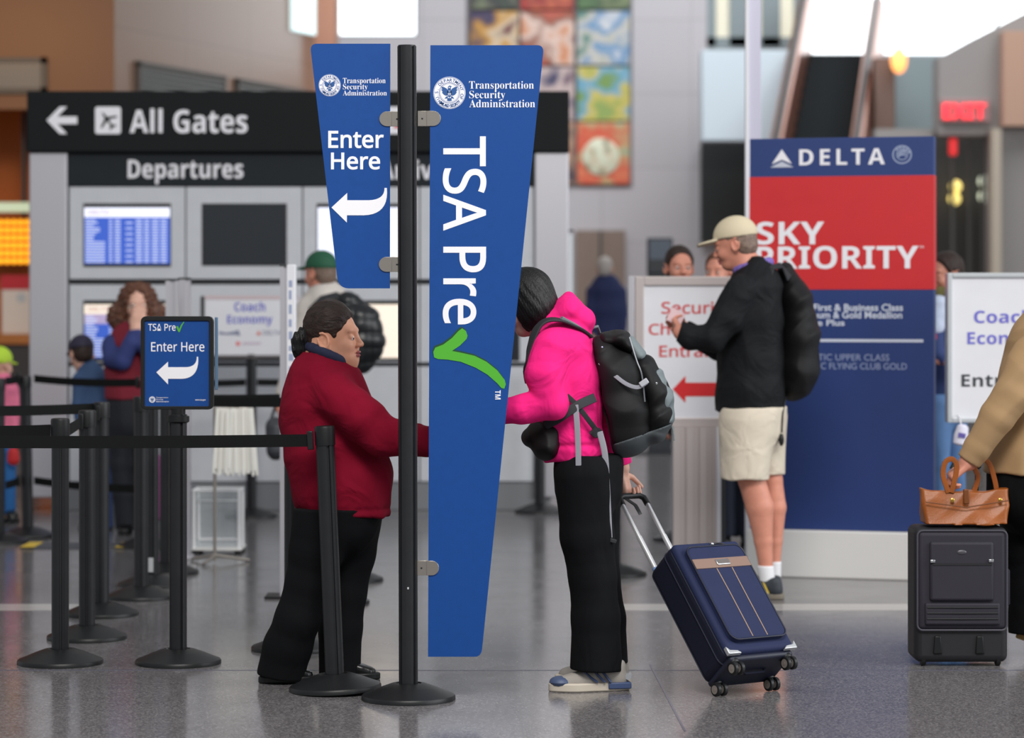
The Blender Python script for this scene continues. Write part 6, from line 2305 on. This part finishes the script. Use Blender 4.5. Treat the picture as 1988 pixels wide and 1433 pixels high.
for sx in (-1, 1):
    for yy in (CD / 2 - .03, -CD / 2 + .028):
        cx_w = sx * .13
        fk = MB()
        fk.lathe([(.020, .016), (.024, .024), (.021, .040), (.012, .046)], 18, MX @ Matrix.Translation((cx_w, yy, 0)))
        fk.box((cx_w - .006, yy - .016, .0), (cx_w + .006, yy + .016, .026), MX)
        fo = fk.build('caster', M['black_plastic'], sc_, bevel=.002)
        for dx_ in (-.0155, .0155):
            wm_ = MX @ Matrix.Translation((cx_w + dx_, yy, 0)) @ Matrix.Rotation(math.pi / 2, 4, 'Y')
            w_ = MB().lathe([(.022, -.0085), (.026, -.006), (.026, .006), (.022, .0085)], 22, wm_).build('wheel', M['black_plastic'], fo)
            MB().lathe([(.017, -.0095), (.017, .0095)], 18, wm_).lathe([(.006, -.0105), (.006, .0105)], 10, wm_).build('hub', hubm, w_)
HZ = 0.945
tube_r = .0110
tube_m = mat('handle_aluminium', (226, 226, 230), .3, metal=.6)
HX = (-.132, -.008)
HYL = CD / 2 - .022
for x in HX:
    t_ = MB().tube([MX @ Vector((x, HYL, .55)), MX @ Vector((x, HYL, .74))], tube_r, 12).build('handle_tube', tube_m, sc_)
    MB().tube([MX @ Vector((x, HYL, .735)), MX @ Vector((x, HYL, HZ - .03))], .0088, 12).build('inner_tube', tube_m, t_)
    MB().lathe([(.013, -.003), (.013, .012), (.009, .016)], 14, MX @ Matrix.Translation((x, HYL, .572))).build('tube_collar', mat('collar_blue', (110, 140, 190), .4), t_)
grip = [MX @ Vector(p) for p in ((HX[0], HYL, HZ - .045), (HX[0] + .002, HYL, HZ - .012), (HX[0] + .02, HYL, HZ), (HX[1] - .02, HYL, HZ), (HX[1] - .002, HYL, HZ - .012), (HX[1], HYL, HZ - .045))]
MB().tube(grip, .0125, 12).build('grip', M['black_plastic'], sc_)
MB().tube([MX @ Vector((HX[0] + .03, HYL, HZ - .01)), MX @ Vector((HX[0] + .034, HYL - .03, HZ - .07)), MX @ Vector((HX[0] + .045, HYL - .02, HZ - .11))], .005, 8, flat=(.010, .002, tuple(ax_n))).build('luggage_tag', M['leather_black'], sc_)

# backpack on the woman in pink
U = Who(1225, 10.88)
bp_black = mat('pack_black', (14, 14, 16), 0.6, spec=0.3, bump=0.15, bscale=700, var=0.15, vscale=8)
bp_grey = mat('pack_grey', (112, 122, 126), 0.7, bump=0.15, bscale=700)
bp_strap = mat('pack_strap', (142, 142, 152), 0.7, bump=0.2, bscale=800)
bpk = thing('backpack', U.o, 'black and grey hiking backpack on the woman in pink', 'backpack')
main = [U.s(1168, 684, 34, 0, 1.9), U.s(1196, 732, 54, 0, 1.45), U.s(1210, 800, 62, 0, 1.35), U.s(1212, 828, 58, 0, 1.38)]
bl_pt, bl_n = U.p(1163, 740), (-.979, 0, -.205)


def pack(q, g=0.0):
    d = chain(q, main, g, .03)
    return cut(q, d, bl_pt, bl_n, .012)


pock = [U.s(1250, 712, 24, 0, 2.6), U.s(1268, 760, 30, 0, 2.3), U.s(1277, 808, 28, 0, 2.4), U.s(1270, 836, 24, 0, 2.4)]
pb = build_field('main_compartment', [lambda q: pack(q) + folds(q, .004, 1.1, 2.0)], main, .005, bp_black, bpk)
build_field('bottom_panel', [lambda q: smax(smin(pack(q, .006), chain(q, pock, .004, .02), .02), (q[:, 2] - U.z(850)) - .34 * (q[:, 0] - U.p(1215, 0)[0]), .004)], main + pock, .005, mat('pack_dark_grey', (72, 78, 82), .7, bump=.15, bscale=700), bpk)
fp = build_field('front_pocket', [lambda q: chain(q, pock, 0, .02) + folds(q, .003, 1.3, 3.0)], pock, .005, bp_black, bpk)
gp = [U.s(1272, 728, 16, 0, 3.0), U.s(1288, 770, 18, 0, 3.0), U.s(1294, 812, 16, 0, 3.0)]
build_field('grey_facing', [lambda q: chain(q, gp, 0, .02) + folds(q, .002, 2, 1)], gp, .005, bp_grey, fp)
tp = [U.s(1222, 664, 13, 0, 3.2), U.s(1240, 690, 15, 0, 3.2)]
build_field('top_facing', [CH(tp)], tp, .005, bp_grey, bpk)
lid = [U.s(1175, 660, 16, 0, 3.4), U.s(1205, 658, 16, 0, 3.4), U.s(1222, 676, 14, 0, 3.2)]
build_field('lid', [lambda q: chain(q, lid, 0, .02) + folds(q, .003, 1.3, 6)], lid, .005, bp_black, bpk)


def strap(name, pts, w, th, nrm, m, par, W=U, n=5):
    path = [Vector(p) for p in spline([W.p(*p) for p in pts], n)]
    return MB().tube(path, 1, 10, flat=(w / 2, th / 2, nrm)).build(name, m, par)


st_ = strap('shoulder_strap', [(1142, 655, -.10), (1118, 636, -.15), (1090, 622, -.175), (1062, 622, -.185), (1044, 636, -.19), (1032, 664, -.195), (1024, 700, -.185), (1030, 740, -.15)], .052, .012, (-.3, -.25, 1), mat('strap_black', (36, 37, 42), .7, bump=.15, bscale=600), bpk)
strap('strap_edge', [(1140, 650, -.105), (1117, 632, -.16), (1090, 617, -.19)], .018, .014, (-.3, -.3, 1), bp_grey, st_)
strap('shoulder_strap', [(1142, 655, .10), (1110, 632, .13), (1082, 624, .14), (1050, 645, .15), (1030, 690, .15)], .052, .012, (-.3, .25, 1), MATS['strap_black'], bpk)
MB().tube([U.p(1140, 650, -.03), U.p(1150, 636, -.02), U.p(1160, 634, .0), U.p(1165, 648, .03)], .006, 8).build('haul_loop', bp_grey, bpk)
sd_ = -.205
strap('compression_strap', [(1164, 704, -.13), (1190, 726, -.165), (1215, 745, -.178), (1238, 752, -.175), (1256, 742, -.165)], .016, .004, (0, -1, .1), bp_strap, bpk)
bk_c = U.p(1250, 743, -.175)
bx_ = MB()
Mb = Matrix.Translation(bk_c) @ Matrix.Rotation(-.6, 4, 'Y')
bx_.box((-.018, -.008, -.011), (.018, .006, .011), Mb)
bo_ = bx_.build('buckle', mat('buckle_grey', (176, 178, 186), .4), bpk, bevel=.003)
strap('zip_line', [(1222, 655, -.12), (1236, 700, -.15), (1246, 728, -.165), (1252, 780, -.16)], .006, .005, (0, -1, 0), mat('zip_grey', (120, 124, 130), .4, metal=.5), bpk)
for (x, y) in ((1273, 748), (1282, 768)):
    c_ = U.p(x, y, -.135)
    MB().box((-.004, -.004, -.016), (.004, .002, .012), Matrix.Translation(c_) @ Matrix.Rotation(.35, 4, 'Y')).build('zip_pull', chrome, bpk, bevel=.0015)
strap('load_strap', [(1100, 768, -.225), (1121, 788, -.215), (1142, 815, -.20), (1163, 842, -.16)], .020, .004, (0, -1, .1), MATS['strap_black'], bpk)
strap('loose_strap', [(1117, 786, -.222), (1120, 820, -.225), (1122, 860, -.22), (1123, 904, -.215)], .022, .003, (0, -1, 0), bp_strap, bpk)
strap('loose_strap', [(1164, 838, -.17), (1174, 880, -.175), (1178, 940, -.17), (1183, 1044, -.165)], .024, .003, (0, -1, 0), bp_strap, bpk)
strap('loose_strap', [(1176, 1046, -.168), (1170, 1066, -.168), (1164, 1087, -.168)], .026, .003, (0, -1, 0), bp_strap, bpk)
c_ = U.p(1186, 1049, -.166)
MB().box((-.020, -.005, -.008), (.022, .005, .008), Matrix.Translation(c_) @ Matrix.Rotation(.3, 4, 'Y')).build('buckle', MATS['strap_black'], bpk, bevel=.003)
strap('hip_wing', [(1166, 838, -.13), (1158, 842, -.165), (1150, 836, -.185)], .034, .014, (0, -1, .1), MATS['strap_black'], bpk)
MB().ball(U.p(1169, 674, -.158), .0035, 10).build('stitched_mark', mat('logo_pale_blue', (190, 200, 236), .5), bpk)
strap('cord_loop', [(1298, 822, -.05), (1306, 832, -.06), (1309, 856, -.06)], .006, .006, (0, -1, 0), bp_grey, bpk)

# waist pack
wpk = thing('waist_pack', U.o, 'black waist pack worn at the front of the pink hoodie', 'bag')
wp_pts = [U.s(1032, 850, 20, -.02, 2.4), U.s(1056, 838, 28, -.02, 2.6), U.s(1064, 862, 31, -.02, 2.8), U.s(1086, 822, 20, -.04, 3.2)]
build_field('pouch', [lambda q: chain(q, wp_pts, 0, .02) + folds(q, .002, 1.2, 8)], wp_pts, .005, bp_black, wpk)
strap('belt', [(1058, 826, -.17), (1085, 812, -.215), (1105, 798, -.225), (1128, 784, -.212), (1155, 772, -.17)], .036, .007, (.1, -1, .1), MATS['strap_black'], wpk)

# backpack of the man in the beige cap
X_ = Who(1545, 14.16)
mb_ = thing('backpack', X_.o, 'plain black daypack hanging on the back of the man in the beige cap', 'backpack')
pts = [X_.s(1524, 526, 16, 0, 1.8), X_.s(1545, 580, 30, 0, 1.9), X_.s(1553, 650, 37, 0, 1.8), X_.s(1550, 720, 38, 0, 1.75), X_.s(1542, 744, 34, 0, 1.7)]
build_field('main_compartment', [lambda q: chain(q, pts, 0, .03) + folds(q, .005, .9, 4)], pts, .008, bp_black, mb_)
fpk = [X_.s(1574, 660, 14, 0, 2.6), X_.s(1574, 720, 18, 0, 2.4)]
build_field('front_pocket', [CH(fpk)], fpk, .008, M['jacket_black'], mb_)
MB().tube([Vector(X_.p(*p)) for p in ((1532, 540, -.1), (1516, 515, -.13), (1496, 520, -.17), (1482, 560, -.20), (1476, 620, -.19))], 1, 10, flat=(.024, .006, (-.2, -.6, .8))).build('shoulder_strap', MATS['strap_black'], mb_)
c_ = X_.p(1586, 650, -.06)
MB().box((c_[0] - .014, c_[1] - .01, c_[2] - .035), (c_[0] + .008, c_[1] + .03, c_[2] + .03)).build('pale_tag', mat('pale_tag', (206, 212, 204), .5), mb_, bevel=.003)
MB().tube([Vector(X_.p(*p)) for p in ((1526, 770, -.10), (1520, 800, -.165), (1518, 840, -.165))], .004, 8).build('cord', M['black_plastic'], mb_)
c_ = X_.p(1517, 854, -.165)
MB().ball(c_, (.014, .014, .032), 14).build('cord_toggle', M['black_plastic'], mb_)

# quilted backpack and hand bag of the man in the green cap
G2 = Who(694, 17.36)
gb = thing('backpack', G2.o, 'glossy black quilted backpack on the man in the green cap', 'backpack')
pts = [G2.s(676, 592, 26, 0, .9), G2.s(697, 628, 40, 0, .85), G2.s(702, 664, 44, 0, .8), G2.s(698, 692, 34, 0, .8)]


def quilt(q):
    d = chain(q, pts, 0, .03)
    return d + .010 * np.abs(np.sin((q[:, 2] - .0) * 34)) ** .5 * -1 + .006 * np.abs(np.sin(q[:, 0] * 30 + .5)) ** .5 * -1 + .012


build_field('quilted_body', [quilt], pts, .007, mat('quilted_black', (22, 25, 29), .32, var=.1), gb)
MB().tube([Vector(G2.p(*p)) for p in ((676, 585, -.02), (655, 572, -.02), (628, 578, -.10), (606, 600, -.16), (598, 650, -.15))], 1, 10, flat=(.03, .006, (-.2, -.6, .8))).build('shoulder_strap', MATS['strap_black'], gb)
G3 = Who(534, 17.3)
du = thing('duffel_bag', G3.o, 'rounded dark bag carried low by the man in the green cap', 'bag')
pts = [G3.s(536, 830, 20, 0, 1.6), G3.s(537, 872, 21, 0, 1.6)]
build_field('bag_body', [lambda q: chain(q, pts, 0, .02) + folds(q, .004, .9, 1)], pts, .008, mat('dark_bag', (58, 60, 66), .5, var=.1), du)
MB().tube([Vector(G3.p(*p)) for p in ((526, 815, .05), (536, 786, .1), (546, 782, .1), (552, 815, .05))], .010, 8).build('bag_handle', M['leather_black'], du)

# dark upright case and tan handbag at the picture edge
YL = 11.56
Lc = thing('upright_suitcase', ((1857 - CX) / F * YL, YL, 0), 'dark upright suitcase pulled by the person in the tan jacket', 'suitcase')
o3 = Lc.location
ks = YL / F
zz = lambda y: H - (y - HY) * ks
xx = lambda x: (x - CX) * ks - o3.x
lc_m = mat('case_charcoal', (38, 35, 46), .7, bump=.12, bscale=800, var=.06)
lc_d = mat('case_dark', (24, 23, 28), .6, bump=.1, bscale=500)
FY = -.115
bodyL = MB().box((xx(1768), FY, zz(1280)), (xx(1948), .115, zz(1020))).build('shell', lc_d, Lc, bevel=.03, seg=4)
MB().box((xx(1773), FY - .016, zz(1216)), (xx(1944), FY + .03, zz(1026))).build('front_panel', lc_m, Lc, bevel=.02, seg=4)
pkt = MB().box((xx(1795), FY - .032, zz(1160)), (xx(1918), FY, zz(1046))).build('front_pocket', lc_m, Lc, bevel=.012, seg=3)
MB().box((xx(1800), FY - .0345, zz(1091)), (xx(1914), FY - .031, zz(1087))).build('zip_line', lc_d, pkt, smooth=0)
for px, py in ((1800, 1083), (1912, 1082)):
    MB().box((xx(px) - .010, FY - .040, zz(py) - .006), (xx(px) + .010, FY - .033, zz(py) + .006)).build('zip_pull', chrome, pkt, bevel=.002)
MB().ball((xx(1856), FY - .032, zz(1066)), (.020, .004, .010), 16).build('oval_badge', mat('badge_grey', (92, 90, 96), .4, metal=.5), pkt)
low = MB().box((xx(1786), FY - .028, zz(1206)), (xx(1930), FY, zz(1164))).build('lower_pocket', lc_m, Lc, bevel=.008, seg=3)
for y in (1172, 1183, 1194):
    MB().tube([(xx(1790), FY - .0285, zz(y)), (xx(1858), FY - .030, zz(y)), (xx(1926), FY - .0285, zz(y))], .0035, 8).build('ribbing', lc_d, low)
for y0, y1 in ((1020.5, 1216),):
    rp_ = rrect(xx(1772.5), zz(1216.5), xx(1944.5), zz(1025.5), .022)
    MB().tube([(x, FY - .012, z) for x, z in rp_ + rp_[:1]], .004, 8).build('piping', mat('case_piping', (70, 68, 78), .5), Lc)
for px in (1812, 1893):
    MB().prism([(xx(px - 9), zz(1262)), (xx(px + 9), zz(1262)), (xx(px + 6), zz(1228)), (xx(px - 6), zz(1228))], FY - .010, FY + .01).build('skid_guard', M['black_plastic'], Lc, bevel=.004)
for px in (1786, 1930):
    hs_ = MB().box((xx(px) - .020, FY + .01, .02), (xx(px) + .020, FY + .10, .075)).build('wheel_housing', M['black_plastic'], Lc, bevel=.008)
    wm_ = Matrix.Translation((xx(px), FY + .035, .030)) @ Matrix.Rotation(math.pi / 2, 4, 'Y')
    w_ = MB().lathe([(.024, -.011), (.030, -.008), (.030, .008), (.024, .011)], 22, wm_).build('wheel', M['black_plastic'], hs_)
    MB().lathe([(.014, -.012), (.014, .012)], 14, wm_).build('hub', hubm, w_)
MB().tube([(xx(1949), .0, zz(1180)), (xx(1957), .0, zz(1172)), (xx(1957), .0, zz(1108)), (xx(1949), .0, zz(1100))], .008, 10).build('side_handle', lc_m, Lc)
for px in (1858, 1904):
    MB().tube([(xx(px), .102, zz(1030)), (xx(px), .102, zz(908))], .008, 10).build('handle_tube', M['black_metal'], Lc)
MB().tube([(xx(1856), .102, zz(914)), (xx(1860), .102, zz(905)), (xx(1902), .102, zz(903)), (xx(1908), .102, zz(913))], .013, 12).build('grip', M['black_plastic'], Lc)

tanl = mat('tan_leather', (146, 76, 16), .42, bump=.1, bscale=120, var=.12, vscale=10)
hb_ = thing('handbag', Lc.location + Vector((0, -.028, zz(1019) + .008)), 'tan leather handbag resting on the dark upright suitcase', 'bag')
z0 = zz(1019)


def bagf(q):
    x, y, z = q[:, 0], q[:, 1], q[:, 2]
    xm, hw = xx(1869), .183
    zt_ = zz(950) - z0
    t = np.clip(z / zt_, 0, 1)
    wid = hw * (.93 + .08 * t)
    dep = .085 - .052 * t
    top_ = zt_ * (.90 + .12 * np.clip(np.abs(x - xm) / hw, 0, 1) ** 3)
    dx_ = np.abs(x - xm) - wid + .02
    dy_ = np.abs(y) - dep + .02
    dz_ = np.abs(z - top_ / 2) - top_ / 2 + .012
    d = np.maximum(np.sqrt(np.maximum(dx_, 0) ** 2 + np.maximum(dy_, 0) ** 2) - .02 + np.minimum(np.maximum(dx_, dy_), 0), dz_ - .012)
    return d + folds(q, .004, 1.0, 3)


bg = build_field('bag_body', [bagf], [(xx(1780), -.1, 0, .0), (xx(1960), .1, .18, .0)], .005, tanl, hb_, pad=.02)
for yy in (-.042, .042):
    for pts in ([(1836, 958), (1826, 925), (1830, 900), (1843, 893), (1852, 905), (1849, 930), (1842, 958)] if yy < 0 else [(1892, 958), (1900, 930), (1890, 905), (1905, 893), (1922, 905), (1932, 935), (1936, 956)],):
        path = [(p[0], yy + (p[1] - .0) * 0, p[1]) for p in spline([(xx(x), zz(y) - z0) for x, y in pts], 5)]
        MB().tube(path, 1, 10, flat=(.011, .004, (0, -1, 0))).build('bag_handle', tanl, hb_)
c_ = (xx(1868), -.052, zz(965) - z0)
bt = MB().box((c_[0] - .012, c_[1] - .030, c_[2] - .03), (c_[0] + .012, c_[1] - .012, c_[2] + .032)).build('closing_strap', mat('tan_leather_dark', (112, 60, 18), .45), hb_, bevel=.004)
MB().tube([(xx(1790), -.075, zz(975) - z0), (xx(1868), -.082, zz(985) - z0), (xx(1950), -.075, zz(972) - z0)], .0025, 6).build('seam', MATS['tan_leather_dark'], hb_)
for px in (1842, 1934):
    MB().lathe([(.009, 0), (.009, .004), (.005, .006)], 14, Matrix.Translation((xx(px), -.066, zz(972) - z0)) @ Matrix.Rotation(math.pi / 2, 4, 'X')).build('rivet', M['gold'], hb_)

# pink case beside the curly haired woman
YP_ = 18.4
pc_ = thing('pink_suitcase', ((320 - CX) / F * YP_, YP_, 0), 'narrow pink suitcase standing beside the curly haired woman', 'suitcase')
ks2 = YP_ / F
MB().box((-16 * ks2, -.18, .05), (16 * ks2, .18, .05 + 126 * ks2)).build('shell', mat('pink_shell', (186, 84, 164), .45, var=.08), pc_, bevel=.03, seg=4)
for sx in (-1, 1):
    for sy in (-1, 1):
        MB().lathe([(.022, -.01), (.025, -.006), (.025, .006), (.022, .01)], 16, Matrix.Translation((sx * .035, sy * .14, .025)) @ Matrix.Rotation(math.pi / 2, 4, 'Y')).build('wheel', M['black_plastic'], pc_)
for sy in (-.06, .06):
    MB().tube([(0, sy, .47), (0, sy, .72)], .008, 8).build('handle_tube', M['steel'], pc_)
MB().tube([(0, -.075, .72), (0, .075, .72)], .014, 8).build('grip', M['black_plastic'], pc_)

# small red bag in the hand of the child at the edge
rb = Who(27, 18.7)
rt = thing('red_bag', rb.o, 'small red bag hanging from the hand of the child in the yellow-green cap', 'bag')
pts = [rb.s(26, 880, 11, 0, .7), rb.s(26, 892, 12, 0, .7)]
build_field('pouch', [CH(pts)], pts, .008, mat('red_bag', (206, 40, 44), .6), rt)
MB().tube([Vector(rb.p(*p)) for p in ((20, 872, 0), (26, 846, 0), (32, 872, 0))], .006, 8).build('bag_strap', mat('red_strap', (170, 30, 40), .6), rt)

# check-in kiosk far behind the checkpoint sign
YI = 27.0
kt = thing('check_in_kiosk', ((1281 - CX) / F * YI, YI, 0), 'dark self service kiosk standing far behind the checkpoint sign', 'kiosk')
o3 = kt.location
a, b = P(1256, 532, YI) - o3, P(1306, 462, YI) - o3
MB().box((a.x, -.06, a.z), (b.x, .06, b.z)).build('display_head', mat('kiosk_dark', (44, 48, 54), .4), kt, bevel=.015)
MB().box((a.x + .02, -.064, a.z + .14), (b.x - .02, -.058, b.z - .02)).build('screen', mat('kiosk_screen', (84, 92, 104), .3, emit=.1), kt, smooth=0)
MB().box((-.12, -.04, .02), (.12, .06, a.z + .01)).build('stem', MATS['kiosk_dark'], kt, bevel=.01)
MB().box((-.25, -.2, 0), (.25, .2, .022)).build('foot', MATS['kiosk_dark'], kt, bevel=.005)
